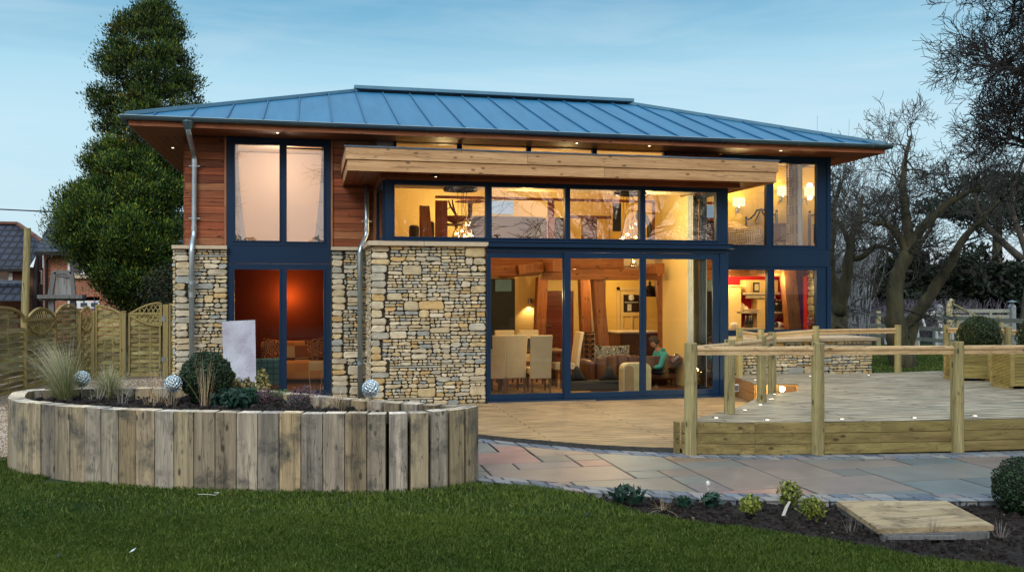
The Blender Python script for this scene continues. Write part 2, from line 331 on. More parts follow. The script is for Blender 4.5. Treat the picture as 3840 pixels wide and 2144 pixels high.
# ================================================================ HOUSE
YB=15.54; YW=17.31; XL=-2.22; XR=10.78; YK=23.9
house=E('house',(4.2,17.3,0),'modern two storey house with blue metal hipped roof, cedar boards and rubble stone walls','house')
def shade(a=.8,b=1.15,warm=0): 
    k=R(a,b); w=R(-warm,warm); return (k*(1+w),k,k*(1-w))
STC=[(.60,.51,.33),(.56,.48,.32),(.62,.56,.42),(.52,.47,.36),(.58,.46,.25),(.56,.38,.15),(.46,.45,.38),(.42,.43,.38),(.30,.35,.36),(.66,.60,.46),(.50,.43,.28),(.58,.52,.38)]
def stone_face(mb,mm,O,U,Nn,W,H,seed,end=(True,True)):
    """rubble: courses of irregular stones over a dark joint; O bottom-left corner, U direction along, Nn outward"""
    rs=random.Random(seed); O=Vector(O);U=Vector(U);Nn=Vector(Nn);Z=Vector((0,0,1))
    mm.face([O,O+U*W,O+U*W+Z*H,O+Z*H])
    rects=[]
    def split(x,z,w,h):
        if w<.10 or h<.04: rects.append((x,z,w,h)); return
        asp=w/h
        if h>.19 or (h>.085 and rs.random()<.62 and w>.18 and asp>1.0): 
            k=rs.uniform(.35,.65)
            if h>.4:
                k=rs.uniform(.3,.7)
            split(x,z,w,h*k); split(x,z+h*k,w,h*(1-k)); return
        if asp>3.8 or w>.46 or (asp>2.4 and rs.random()<.45):
            k=rs.uniform(.35,.65); split(x,z,w*k,h); split(x+w*k,z,w*(1-k),h); return
        rects.append((x,z,w,h))
    z=0
    while z<H-.02:
        ch=min(rs.uniform(.2,.38),H-z)
        if H-z-ch<.08: ch=H-z
        x=0; first=True
        while x<W-.01:
            cw=rs.uniform(.35,.9)
            if (first and end[0]): cw=rs.uniform(.18,.34)
            if W-x-cw<.2: cw=W-x
            if first and end[0] and cw<W:   # quoins: bigger blocks at the ends
                nq=2 if ch<.3 else 3
                for q in range(nq): 
                    qw=cw*rs.uniform(.8,1.)
                    rects.append((x,z+ch*q/nq,qw,ch/nq)); 
                    if cw-qw>.05: rects.append((x+qw,z+ch*q/nq,cw-qw,ch/nq))
            else: split(x,z,cw,ch)
            x+=cw; first=False
        z+=ch
    for (x,z,w,h) in rects:
        gp=.0055; x0=x+gp;x1=x+w-gp;z0=z+gp;z1=z+h-gp
        if x1-x0<.02 or z1-z0<.012: continue
        j=lambda a:rs.uniform(-a,a); jr=.012 if h>.06 else .006
        cr=min(.028,(z1-z0)*.3)
        pts=[(x0+cr,z0),((x0+x1)/2,z0+j(jr*.6)),(x1-cr,z0),(x1,z0+cr),(x1,z1-cr),(x1-cr,z1),((x0+x1)/2,z1+j(jr*.6)),(x0+cr,z1),(x0,z1-cr),(x0,z0+cr)]
        pts=[(a+j(jr),b+j(jr*.6)) for a,b in pts]
        if x<.01 : pts=[(max(a,0),b) for a,b in pts]
        pts=[(min(max(a,-.0),W),b) for a,b in pts]
        d=rs.uniform(.028,.06); cxm=(x0+x1)/2; czm=(z0+z1)/2
        ring=[]
        for k,dd in ((1,0.001),(1,d*.65),(.86,d)):
            ring.append([O+U*(cxm+(a-cxm)*k)+Z*(czm+(b-czm)*(k if k==1 else k-.05))+Nn*(dd+(rs.uniform(-.006,.006) if k<1 else 0)) for a,b in pts])
        c=rs.choice(STC); wv=rs.uniform(.88,1.18); c=tuple((q*.82+mn*.18)*wv for q,mn in zip(c,(.58,.49,.31)))
        n=len(pts); vs=ring[0]+ring[1]+ring[2]; fs=[]
        for r_ in range(2):
            for k in range(n): fs.append((r_*n+k,r_*n+(k+1)%n,(r_+1)*n+(k+1)%n,(r_+1)*n+k))
        fs.append(tuple(range(2*n,3*n)))
        mb.add(vs,fs,c)
def stone_wall(name,faces,seed,parent):
    mb=MB();mm=MB()
    for k,f in enumerate(faces): stone_face(mb,mm,*f,seed+k)
    o=mb.build(name,M['stone'],parent); mm.build('joints',M['mortar'],o); return o
SD=.052
# left pier, pier between window and bay, bay front and side
stone_wall('stone_wall',[((-2.37,17.16+SD,-.1),(1,0,0),(0,-1,0),.90,2.82),((-2.37,17.9,-.1),(0,-1,0),(-1,0,0),.7,2.82)],1,house)
stone_wall('stone_wall',[((.40,17.16+SD,-.1),(1,0,0),(0,-1,0),.66,2.82)],11,house)
stone_wall('stone_wall',[((1.02,YB+SD,-.1),(1,0,0),(0,-1,0),2.0,2.84),((1.02+SD,17.2,-.1),(0,-1,0),(-1,0,0),1.66-SD,2.84)],21,house)
stone_wall('stone_wall',[((-2.22-SD,23.8,-.1),(0,-1,0),(-1,0,0),6.0,2.8)],91,house)
stone_wall('stone_wall',[((7.66,17.20+SD,-.1),(1,0,0),(0,-1,0),.64,2.86)],31,house)
dw=stone_wall('dwarf_wall',[((7.7,16.12+SD,-.1),(1,0,0),(0,-1,0),3.36,1.06)],41,house)
mb=MB(); mb.box(7.7,11.06,16.12+SD,17.2,-.1,.96)
mb.build('wall_core',M['mortar'],house)
mb=MB(); mb.box(XR-.06,XR-.002,19.7,23.7,-.1,4.8); mb.build('wall',M['peach'],house)
mb=MB(); mb.box(7.66,11.16,16.06,17.22,.965,1.03); mb.build('wall_coping',M['coping'],house,bevel=.006)
mb=MB(); mb.box(-2.42,-1.47,17.10,17.34,2.725,2.79); mb.build('coping',M['coping'],house,bevel=.006)
mb=MB(); mb.box(.385,.985,17.10,17.34,2.725,2.79); mb.build('coping',M['coping'],house,bevel=.006)
mb=MB()
for a,b in((.965,1.92),(1.925,3.05)): mb.box(a,b,YB-.06,YB+.12,2.745,2.825)
mb.box(.965,1.10,YB+.123,17.20,2.745,2.825)
mb.build('coping',M['coping'],house,bevel=.006)
# solid wall bodies behind the facings
mb=MB(); mb.box(XL+.01,-1.5,17.32,17.5,0,4.85); mb.box(.38,1.24,17.32,17.5,0,4.85); mb.box(7.62,8.3,17.30,17.5,0,4.85)
mb.box(XL+.01,XL+.15,17.5,YK,0,4.85); mb.box(XL,XR,YK-.15,YK,0,4.85); mb.box(1.06,3.02,YB+.08,YB+.2,-.1,2.74)
mb.box(1.07,1.2,YB+.2,17.3,-.1,2.74)
mb.box(7.07,8.3,17.302,17.48,4.40,4.84); mb.box(1.245,1.56,17.3,17.48,4.33,4.84)
mb.build('wall',M['peach'],house)
# cedar boards
def cladding(x0,x1,z0,z1,y,seed,n=None):
    rs=random.Random(seed); mb=MB(); h=.1425; z=z0; k=0
    while z<z1-.02:
        t=min(z+h,z1); kk=rs.choice([.75,.85,.95,1,1.1,1.2,.65]); rd=rs.uniform(.8,1.1)
        c=(kk*1.05,kk*rd,kk*rd*.95)
        if rs.random()<.14: c=(1.35,1.75,1.9)
        mb.box(x0,x1,y-.022+R(-.002,.002),y,z+.004,t-.004,c); z+=h; k+=1
    mb2=MB(); mb2.box(x0,x1,y+.001,y+.012,z0,z1); o=mb.build('cladding',M['cedar'],house,bevel=.002); mb2.build('membrane',M['black'],o); return o
cladding(-2.21,-1.53,2.80,4.79,17.30,3); cladding(.425,1.17,2.80,4.79,17.30,8)
cladding(7.75,8.3,2.80,4.79,17.29,9)
M['cedar_y']=wood('western_red_cedar_side',(.36,.125,.05),(.14,.038,.016),'y',2.2,rough=.55)
mb=MB(); z=2.80
while z<4.78:
    k=R(.75,1.15); mb.box(XL-.024,XL,17.33,YK,z+.004,min(z+.1425,4.79)-.004,(k,k,k)); z+=.1425
mb.build('cladding',M['cedar_y'],house)
mb=MB(); mb.box(XL+.0005,XL+.009,17.5,YK,0,4.8); mb.build('membrane',M['black'],house)
mb=MB(); z=2.80
while z<4.78:
    k=R(.75,1.15); mb.box(XR+.002,XR+.024,19.75,YK,z+.004,min(z+.1425,4.79)-.004,(k,k,k)); z+=.1425
mb.build('cladding',M['cedar_y'],house)
cladding(7.10,8.3,4.34,4.79,17.28,12)
for x0,x1 in((-1.53,-1.49),(.385,.42),(1.175,1.225)):
    mb=MB(); mb.box(x0,x1,17.24,17.31,2.80,4.80); mb.build('cladding_trim',M['cedar_z'],house,bevel=.003)
# ---- windows
def window(name,x0,x1,z0,z1,y,panes,fw=.06,dep=.09,mat='glass',parent=None,top=.0):
    """frame ring with mullions; panes = list of glass extents (x0,x1,z0,z1)"""
    mb=MB(); xs=sorted(set([x0,x1])); 
    gz0=min(p[2] for p in panes); gz1=max(p[3] for p in panes)
    mb.box(x0,x1,y,y+dep,z0,gz0); mb.box(x0,x1,y,y+dep,gz1,z1)
    ps=sorted(panes); prev=x0
    for p in ps: mb.box(prev,p[0],y+.001,y+dep-.001,gz0,gz1); prev=p[1]
    mb.box(prev,x1,y+.001,y+dep-.001,gz0,gz1)
    # sash profile, a little proud
    for p in ps:
        a,b,c,d=p; w=.028
        for bx in((a-w,a,c-w,d+w),(b,b+w,c-w,d+w),(a,b,c-w,c),(a,b,d,d+w)): mb.box(bx[0],bx[1],y-.014,y+.0005,bx[2],bx[3])
    o=mb.build(name,M['navy'],parent or house,bevel=.003)
    for p in ps:
        g_=MB(); yy=y+dep*.55; g_.face([(p[0],yy,p[2]),(p[1],yy,p[2]),(p[1],yy,p[3]),(p[0],yy,p[3])]); g_.build('pane',M[mat],o)
    return o
# left window, two storeys with a navy spandrel between
window('window',-1.485,.38,2.80,4.795,17.235,[(-1.34,-.55,2.895,4.66),(-.42,.25,2.885,4.60)],mat='glass_up')
mb=MB(); mb.box(-1.485,.38,17.24,17.31,2.475,2.798); mb.build('spandrel',M['navy'],house,bevel=.003)
window('window',-1.485,.38,.0,2.47,17.235,[(-1.35,-.55,.13,2.36),(-.42,.25,.11,2.36)])
# clerestory over the canopy
mb=MB(); xs=[1.56,2.82,4.2,5.55,7.07]
window('clerestory_window',1.56,7.07,4.36,4.80,17.22,[(xs[i]+.05,xs[i+1]-.04,4.42,4.79) for i in range(4)])
# bay, upper glazing
def bx(u,y=YB,v=800): return A(u,v,y=y).x
up=[(bx(1480),bx(1822)),(bx(1844),bx(2119)),(bx(2138),bx(2400)),(bx(2420),bx(2686))]
window('bay_window',bx(1446),7.62,2.835,3.875,YB,[(a,b,2.905,3.80) for a,b in up],dep=.11,mat='glass_up')
mb=MB(); mb.box(1.215,7.68,YB-.07,YB+.1,2.828,2.845); mb.box(3.03,7.72,YB-.10,YB+.1,2.742,2.765); mb.box(3.03,7.64,YB-.03,YB+.1,2.66,2.741); mb.box(3.055,7.66,YB-.05,YB+.1,2.766,2.826)
mb.build('sill',M['navy'],house,bevel=.004)
# bay side, left upper
def side_window(x,y0,y1,z0,z1,n=1,name='side_window'):
    mb=MB(); d=.06
    mb.box(x,x+d,y0,y1,z0,z0+.07); mb.box(x,x+d,y0,y1,z1-.07,z1); st=(y1-y0)/n
    for k in range(n+1):
        yy=y0+k*st; mb.box(x+.001,x+d-.001,max(y0,yy-.04),min(y1,yy+.04),z0+.07,z1-.07)
    o=mb.build(name,M['navy'],house)
    for k in range(n):
        a=y0+k*st+.04; b=a+st-.08; g_=MB(); g_.face([(x+.03,a,z0+.07),(x+.03,b,z0+.07),(x+.03,b,z1-.07),(x+.03,a,z1-.07)]); g_.build('pane',M['glass'],o)
    return o
side_window(1.225,YB+.115,17.22,2.85,3.87); side_window(7.56,YB+.115,17.22,2.85,3.87); side_window(7.56,YB+.115,17.22,.02,2.66)
mb=MB(); mb.box(7.56,7.62,YB+.112,17.22,2.665,2.845); mb.build('sill',M['navy'],house)
# sliding doors
def leaf(x0,x1,y,g0,g1,z0=.05,z1=2.655,label=None,lock=False):
    mb=MB(); gz0=.15;gz1=2.55
    mb.box(x0,x1,y,y+.05,z0,gz0); mb.box(x0,x1,y,y+.05,gz1,z1); mb.box(x0,g0,y+.001,y+.049,gz0,gz1); mb.box(g1,x1,y+.001,y+.049,gz0,gz1)
    o=mb.build('sliding_door',M['navy'],house,bevel=.003,label=label)
    g_=MB(); g_.face([(g0,y+.025,gz0),(g1,y+.025,gz0),(g1,y+.025,gz1),(g0,y+.025,gz1)]); g_.build('pane',M['glass'],o)
    if lock:
        h=MB(); h.box(x0+.035,x0+.055,y-.04,y-.001,.95,1.25); h.build('handle',M['black'],o,bevel=.004)
        h=MB(); h.box(x0+.04,x0+.06,y-.012,y-.0005,.86,.90); h.build('lock',M['steel'],o)
    return o
leaf(3.07,bx(2121),YB-.005,bx(1841),bx(2110),lock=True)
leaf(bx(2113),bx(2402),YB-.06,bx(2137),bx(2396))
leaf(bx(2403),7.44,YB-.005,bx(2423),bx(2673))
mb=MB(); mb.box(3.03,7.62,YB-.08,YB+.1,.0,.045); mb.box(7.45,7.62,YB-.02,YB+.1,.05,2.655); mb.box(3.03,3.065,YB-.01,YB+.1,.05,2.655)
mb.build('door_frame',M['navy'],house,bevel=.003)
mb=MB(); mb.box(3.03,5.0,YB-.10,YB-.081,.0,.02); mb.build('threshold',M['steel'],house)
# right hand glazing
window('window',8.3,XR,2.83,4.79,17.22,[(8.36,9.31,2.92,4.64),(9.47,10.48,2.92,4.64)],mat='glass_mid')
mb=MB(); mb.box(8.3,XR+.01,17.205,17.31,2.47,2.828); mb.box(XR-.07,XR+.015,17.19,17.34,1.035,2.469); mb.box(XR-.07,XR+.015,17.19,17.34,2.83,4.80); mb.build('spandrel',M['navy'],house,bevel=.003)
window('window',8.3,XR-.08,1.035,2.468,17.22,[(8.36,9.33,1.15,2.40),(9.49,10.47,1.15,2.40)])
side_window(XR-.06,17.35,19.6,2.83,4.79,2); 
stone_wall('stone_wall',[((XR-.10,17.35,0),(0,1,0),(-1,0,0),.5,2.45)],71,house)
# ---- roof
EZ=4.965; RZ=6.46; yF,yBk=16.45,24.75; xa,xb=-3.05,11.6; r0,r1=Vector((1.09,20.6,RZ)),Vector((7.46,20.6,RZ))
e=[Vector((xa,yF,EZ)),Vector((xb,yF,EZ)),Vector((xb,yBk,EZ)),Vector((xa,yBk,EZ))]
mb=MB(); mb.face([e[0],e[1],r1,r0]); mb.face([e[1],e[2],r1]); mb.face([e[2],e[3],r0,r1]); mb.face([e[3],e[0],r0])
dz=Vector((0,0,-.03)); mb.face([e[0]+dz,e[3]+dz,e[2]+dz,e[1]+dz])
for i in range(4): mb.face([e[i]+dz,e[(i+1)%4]+dz,e[(i+1)%4],e[i]])
def roofz(y): return EZ+(RZ-EZ)*(y-yF)/(20.6-yF)
x=-2.62
while x<xb-.3:
    if x<1.09: yt=yF+(x-xa)*(20.6-yF)/(1.09-xa)
    elif x>7.46: yt=yF+(xb-x)*(20.6-yF)/(xb-7.46)
    else: yt=20.6
    mb.beam((x,yF+.01,EZ+.018),(x,yt-.06,roofz(yt-.06)+.018),.022,.034,col=(.8,.8,.85)); x+=.603
y=yF+.5
while y<yBk-.3:
    for sx,xe,xr in((1,xa,1.09),(-1,xb,7.46)):
        dy=min(y-yF,yBk-y); k=dy/(20.6-yF); mb.beam((xe+sx*.01,y,EZ+.018),(xe+(xr-xe)*k,y,EZ+(RZ-EZ)*k+.018),.022,.034)
    y+=.603
roof=mb.build('roof',M['roof'],house)
mb=MB()
for a,b in((e[0],r0),(e[1],r1),(e[2],r1),(e[3],r0)):
    mb=MB(); mb.beam(a+Vector((0,0,.03)),b+Vector((0,0,.03)),.12,.07)
    mb.build('hip_cap',M['capzinc'],roof,bevel=.004)
mb=MB(); mb.beam(r0+Vector((-.12,0,.065)),r1+Vector((.12,0,.065)),.36,.075); mb.beam(r0+Vector((-.10,0,.02)),r1+Vector((.1,0,.02)),.30,.02,col=(.4,.4,.4)); mb.build('ridge_cap',M['capzinc'],roof,bevel=.004)
# gutter: half round, with brackets
def gutter(p,q,out,parent=roof):
    p=Vector(p);q=Vector(q);out=Vector(out);mb=MB(); n=8; r=.062; A_=[];
    for P_ in(p,q):
        A_.append([P_+out*(-math.cos(PI*k/n)*r)+Vector((0,0,-math.sin(PI*k/n)*r)) for k in range(n+1)])
    mb.add(A_[0]+A_[1],[(k,k+1,n+2+k,n+1+k) for k in range(n)])
    mb.add([A_[0][n]+out*0.0,A_[0][n]+Vector((0,0,.014)),A_[1][n]+Vector((0,0,.014)),A_[1][n]],[(0,1,2,3)])
    mb.tube([A_[0][n]+Vector((0,0,.006)),A_[1][n]+Vector((0,0,.006))],.009,6,(3.2,2.6,2.3))
    mb.add(A_[0],[tuple(range(n+1))]); mb.add(A_[1],[tuple(range(n+1))])
    L_=(q-p).length; d=(q-p).normalized(); t=.25
    while t<L_:
        c=p+d*t
        mb.tube([c+out*(-math.cos(PI*k/n)*(r+.006))+Vector((0,0,-math.sin(PI*k/n)*(r+.006))) for k in range(n+1)],.009,4,(1.2,1.2,1.2)); t+=.83
    return mb.build('gutter',M['zinc'],parent)
GZ=4.945
gutter((xa-.09,yF-.06,GZ),(xb+.09,yF-.06,GZ),(0,-1,0)); gutter((xa-.06,yF-.05,GZ),(xa-.06,yBk,GZ),(-1,0,0)); gutter((xb+.06,yF-.05,GZ),(xb+.06,yBk,GZ),(1,0,0))
mb=MB(); c=(1.15,1.25,1.25)
mb.box(xa+.03,xb-.03,yF+.0,yF+.03,4.795,4.93,c); mb.box(xa+.03,xa+.06,yF+.031,yBk,4.795,4.93,c); mb.box(xb-.06,xb-.03,yF+.031,yBk,4.795,4.93,c); mb.build('fascia',M['cedar'],house)
mb=MB(); y=yF+.032
rs=random.Random(4)
while y<YW+.1:
    k=rs.uniform(.8,1.15); mb.box(xa+.062,xb-.062,y,y+.133,4.80,4.815,(k,k,k)); y+=.14
x=xa+.062
while x<XL+.02: k=rs.uniform(.8,1.15); mb.box(x,x+.133,YW+.13,yBk-.05,4.80,4.815,(k,k,k)); x+=.14
x=XR
while x<xb-.1: k=rs.uniform(.8,1.15); mb.box(x,x+.133,YW+.13,yBk-.05,4.80,4.815,(k,k,k)); x+=.14
mb.box(xa+.08,xb-.08,yF+.04,yBk-.1,4.82,4.83,(.2,.2,.2)); mb.build('soffit',M['soffit'],house)
M['lamp']=emit('downlight_glow',(1,.78,.5),7)
def downlight(p,parent=house,box=False):
    mb=MB(); mb.lathe([(.0,-.004),(.036,-.004),(.042,0.0),(.042,.012),(0,.012)],p,14); o=mb.build('downlight',M['steel'],parent)
    mb=MB(); mb.lathe([(0,-.007),(.02,-.007),(.02,-.0045),(0,-.0045)],p,12); mb.build('lens',M['lamp'],o)
for u,v in((1041,498),(648,554),(2163,537),(2435,547),(2928,565)):
    p=A(u,v,z=4.797); downlight(p)
# ---- canopy over the bay
can=[]
mb=MB(); c1=(1.,1.,1.);c2=(1.05,1.03,1.0)
mb.box(.57,3.62,14.94,14.97,4.125,4.325,c1);mb.box(3.624,8.32,14.94,14.97,4.125,4.325,(.93,.93,.92));mb.box(.60,5.0,14.965,14.99,3.94,4.12,c2);mb.box(5.004,8.29,14.965,14.99,3.94,4.12,(.97,.96,.95))
canopy=mb.build('canopy',M['pale_cedar'],house,bevel=.003)
sbm=wood('canopy_side_board',(.6,.38,.2),(.42,.23,.1),'y',2.)
for bb in ((.57,.60,14.971,17.27,4.125,4.325),(.60,.625,14.991,17.27,3.94,4.12),(8.29,8.32,14.971,17.2,4.125,4.325),(8.265,8.29,14.991,17.2,3.94,4.12)):
    mb=MB(); mb.box(*bb,(.75,.62,.52)); mb.build('side_board',sbm,canopy)
mb=MB(); x=.64; sm=wood('soffit_y',(.30,.09,.035),(.17,.045,.018),'y',2.2,rough=.42)
while x<8.2: k=R(.8,1.15); mb.box(x,min(x+.128,8.262),14.995,17.24,3.965,3.98,(k,k,k)); x+=.135
mb.box(.64,8.26,14.995,17.24,3.985,3.995,(.2,.2,.2)); mb.build('canopy_soffit',sm,canopy)
mb=MB(); mb.box(1.17,7.80,YB-.13,YB+.14,3.878,3.962,(.9,.85,.85)); mb.box(1.17,1.30,YB+.145,17.2,3.878,3.962,(.9,.85,.85)); mb.box(7.6,7.8,YB+.145,17.2,3.878,3.962,(.9,.85,.85)); mb.build('soffit_beam',M['soffit'],canopy)
mb=MB(); rs=random.Random(5)
pts=[]; x=.55
while x<8.34:
    mb.beam((x,14.95,4.333+rs.uniform(-.003,.004)),(min(x+.5,8.34),14.95,4.333+rs.uniform(-.003,.004)),.05,.022+rs.uniform(0,.006)); x+=.5
mb.box(.56,8.33,14.975,17.2,4.326,4.338); mb.build('flashing',M['lead'],canopy)
for a,b in((430,33),(1050,55),(1645,70),(2210,86)):
    u,v=KU(a,b); p=A(u,v,z=3.955)
    mb=MB(); mb.box(p.x-.06,p.x+.06,p.y-.05,p.y+.05,3.935,3.963); mb.build('light_housing',M['black'],canopy)
    downlight((p.x,p.y-.0,3.933),canopy)
# ---- rainwater pipes
def pipe(pts,label,r=.047,joints=(),hop=None,clips=()):
    pts=[Vector(p) for p in pts]; sm=[pts[0]]
    for i in range(1,len(pts)-1):
        a,b,c=pts[i-1],pts[i],pts[i+1]; k=min(.09,(b-a).length*.45,(c-b).length*.45)
        p=b+(a-b).normalized()*k; q=b+(c-b).normalized()*k
        for t in (0,.25,.5,.75,1): sm.append(p*(1-t)**2+b*2*t*(1-t)+q*t*t)
    sm.append(pts[-1]); mb=MB(); mb.tube(sm,r,14); o=T(mb.build('rainwater_pipe',M['galv'],smooth=True),label,'drainpipe')
    for j in joints:
        m2=MB(); m2.tube([j-Vector((0,0,.045)),j+Vector((0,0,.045))],r+.006,14); m2.build('collar',M['galv'],o,smooth=False)
    for j in clips:
        m2=MB(); m2.tube([j-Vector((0,0,.03)),j+Vector((0,0,.03))],r+.008,14); m2.box(j.x-.075,j.x+.075,j.y-.008,j.y+.008,j.z-.012,j.z+.012); m2.ball(j+Vector((.082,-.012,0)),.016,8,5,col=(1.6,1.6,1.6)); m2.ball(j+Vector((-.082,-.012,0)),.016,8,5,col=(1.6,1.6,1.6)); m2.build('bracket',M['galv'],o)
    if hop:
        m2=MB(); m2.lathe([(r,-.16),(r+.012,-.14),(.10,-.02),(.10,.0)],hop,16); m2.build('hopper',M['zinc'],o)
    return o
py=17.22; h=A(705,470,y=yF-.06)
w1=A(730,586,y=py);w2=A(728,880,y=py);w3=A(719,930,y=17.05);w4=A(719,1352,y=17.05); w4.z=-.02
pipe([(h.x,yF-.06,4.80),(h.x+.01,yF-.06,4.70),(w1.x,py,w1.z+.02),w2,w3,w4],'tall zinc drainpipe down the left stone pier of the house',joints=[w1-Vector((0,0,.1)),Vector((w2.x,py,w2.z+.12)),Vector((w3.x,17.05,1.9))],hop=(h.x,yF-.06,4.90),clips=[A(730,623,y=py),A(729,819,y=py),A(720,1060,y=17.05)])
a1=A(1377,690,y=17.0);a2=A(1374,875,y=17.0);a3=A(1349,935,y=16.9)
a1=Vector((a1.x,17.18,3.97));a2=Vector((a1.x,17.18,A(1374,880,y=17.18).z)); q=A(1350,935,y=17.02); q2=Vector((q.x,17.02,-.02))
pipe([a1,a2,q,q2],'shorter zinc drainpipe under the canopy, beside the stone bay',joints=[a2+Vector((0,0,.1)),q-Vector((0,0,.1))],clips=[a2+Vector((0,0,.25)),Vector((q.x,17.02,.62))])
# ================================================================ INTERIOR
def part(name,mat,fn,parent=house,**k):
    mb=MB(); fn(mb); return mb.build(name,mat,parent,**k)
FZ=.006
part('floor_slab',M['floor'],lambda m:(m.box(-2.1,10.7,17.33,YK-.16,-.05,FZ),m.box(1.25,7.55,YB+.12,17.325,-.05,FZ)))
part('upper_floor',M['ceil'],lambda m:(m.box(-2.1,1.1,17.33,YK-.16,2.52,2.76),m.box(1.3,7.5,18.9,YK-.16,2.52,2.76),m.box(7.74,10.68,17.33,YK-.16,2.52,2.76)))
part('ceiling',M['ceil'],lambda m:(m.box(-2.05,10.7,17.5,YK-.16,4.815,4.85),m.box(1.25,7.6,YB+.1,17.3,3.93,3.96)))
part('partition_wall',M['red'],lambda m:(m.box(-2.06,1.02,21.2,21.3,FZ,2.51),m.box(1.02,1.09,17.5,21.3,FZ,2.51),m.box(-2.06,-2.03,17.5,21.19,FZ,2.51)),label='dark red wall of the sofa room')
part('partition_wall',M['peach'],lambda m:(m.box(-2.06,1.02,19.2,19.3,2.77,4.8),m.box(1.02,1.09,17.5,19.3,2.77,4.8)),label='peach wall of the curtained bedroom')
part('partition_wall',M['cream'],lambda m:(m.box(1.12,1.18,17.5,YK-.16,FZ,2.51),m.box(1.2,7.45,YK-.3,YK-.17,FZ,2.51),m.box(7.5,7.6,17.0,18.45,FZ,3.9),m.box(7.5,7.6,17.5,18.45,3.9,4.8),m.box(1.12,1.18,17.5,YK-.16,2.77,4.8),m.box(1.2,7.6,22.3,22.4,2.77,4.8)))
# kitchen extension side: cream wall right of the opening
part('partition_wall',M['yellow'],lambda m:(m.box(7.62,7.7,18.46,YK-.17,2.77,4.8),m.box(7.72,10.66,20.4,20.5,2.77,4.8)),label='yellow wall of the bedroom')
part('partition_wall',M['redk'],lambda m:(m.box(7.7,10.64,19.0,19.1,FZ,2.51),m.box(10.65,10.69,17.87,19.6,FZ,2.51)),label='crimson wall of the kitchen')
# oak frame
def lbeam(p,q,w,h): 
    return lambda m:m.beam(p,q,w,h)
OY=18.75
part('oak_fascia',M['oak_x'],lambda m:m.box(1.25,6.75,18.84,18.89,2.44,2.80),bevel=.004)
part('oak_beam',M['oak_x'],lambda m:m.box(1.2,4.75,18.56,18.80,2.28,2.50),bevel=.008)
part('oak_beam',M['oak_x'],lambda m:m.box(4.85,7.45,18.80-.22,18.82,2.20,2.43),bevel=.008)
part('oak_beam',M['oak_z'],lambda m:(m.beam((4.25,18.45,2.40),(4.80,18.5,2.47),.2,.2)),bevel=.008)
part('oak_beam',M['oak_z'],lambda m:(m.beam((4.98,17.95,2.47),(4.80,22.6,2.40),.2,.22),),bevel=.008)
part('oak_beam',M['oak_z'],lambda m:(m.beam((7.25,17.95,2.44),(7.05,22.6,2.38),.2,.22),),bevel=.008)
part('oak_beam',M['oak_z'],lambda m:(m.beam((2.75,18.55,2.26),(2.62,22.6,2.30),.2,.2),),bevel=.008)
def post(p,q,w=.24): part('oak_post',M['oak_z'],lambda m:m.beam(p,q,w,w),bevel=.01)
u,v=KD(988,700); c=A(u,v,y=OY); u,v=KD(1045,1010); b=A(u,v,y=OY)
post((b.x+.05,OY,FZ),(A(*KD(988,310),y=OY).x,OY,2.26))
post((A(*KD(490,760),y=21.9).x,21.9,FZ),(A(*KD(525,350),y=21.9).x,21.9,2.3),.26)
post((A(*KD(905,760),y=21.9).x,21.9,FZ),(A(*KD(880,350),y=21.9).x,21.9,2.3),.26)
post((A(*KD(1580,950),y=OY).x+.05,OY,FZ),(A(*KD(1512,310),y=OY).x,OY,2.3),.15)
part('oak_post',M['oak_z'],lambda m:m.beam((A(*KD(1575,700),y=18.9).x,19.05,FZ),(A(*KD(1565,300),y=18.9).x,19.05,2.3),.16,.2))
# doors and openings in the far wall
ry=YK-.34
def frect(k,x0,y0,x1,y1,y): 
    a=A(*k(x0,y0),y=y); b=A(*k(x1,y1),y=y); return a.x,b.x,b.z,a.z
x0,x1,z0,z1=frect(KD,545,432,790,760,ry)
dd=part('interior_door',M['darkdoor'],lambda m:m.box(x0,x1,ry,ry+.04,FZ,z1),label='dark red brown veneered door in the far wall')
part('door_lever',M['steel'],lambda m:(m.box(x0+.05,x0+.2,ry-.06,ry-.04,1.0,1.025),m.box(x0+.05,x0+.08,ry-.05,ry,.99,1.03)),dd)
part('architrave',M['cream'],lambda m:(m.box(x0-.09,x0-.01,ry-.02,ry+.03,FZ,z1+.09),m.box(x1+.01,x1+.09,ry-.02,ry+.03,FZ,z1+.09),m.box(x0-.009,x1+.009,ry-.02,ry+.03,z1+.01,z1+.09)),dd)
# brightly lit kitchen wall with glazed door
ky=22.9
x0,x1,z0,z1=frect(KD,1190,432,1345,790,ky)
part('partition_wall',M['yellow'],lambda m:m.box(A(*KD(1072,500),y=ky).x,9.6,ky+.05,ky+.1,FZ,2.5))
kd=part('kitchen_door',M['cream'],lambda m:(m.box(x0,x0+.09,ky,ky+.04,FZ,z1),m.box(x1+.1,x1+.19,ky,ky+.04,FZ,z1),m.box(x0+.09,x1+.1,ky,ky+.04,z1-.1,z1),m.box(x0+.09,x1+.1,ky,ky+.04,1.28,1.38),m.box(x0+.09,x1+.1,ky,ky+.04,.6,.7),m.box(x0+.3,x0+.36,ky,ky+.04,.7,1.28)))
part('glass_panel',M['darkleather'],lambda m:m.box(x0+.1,x1+.09,ky+.02,ky+.03,1.38,z1-.1),kd)
part('ornament',M['white'],lambda m:(m.box(x0+.2,x0+.31,ky-.01,ky,1.42,1.60),m.box(x0+.12,x0+.5,ky-.01,ky,1.64,1.66),m.ball((x0+.3,ky-.03,1.78),.08,8,5,jit=.2)),kd)
part('architrave',M['cream'],lambda m:(m.box(x0-.1,x0-.02,ky-.03,ky+.02,FZ,z1+.1),m.box(x0-.1,x1+.3,ky-.03,ky+.02,z1+.02,z1+.1)),kd)
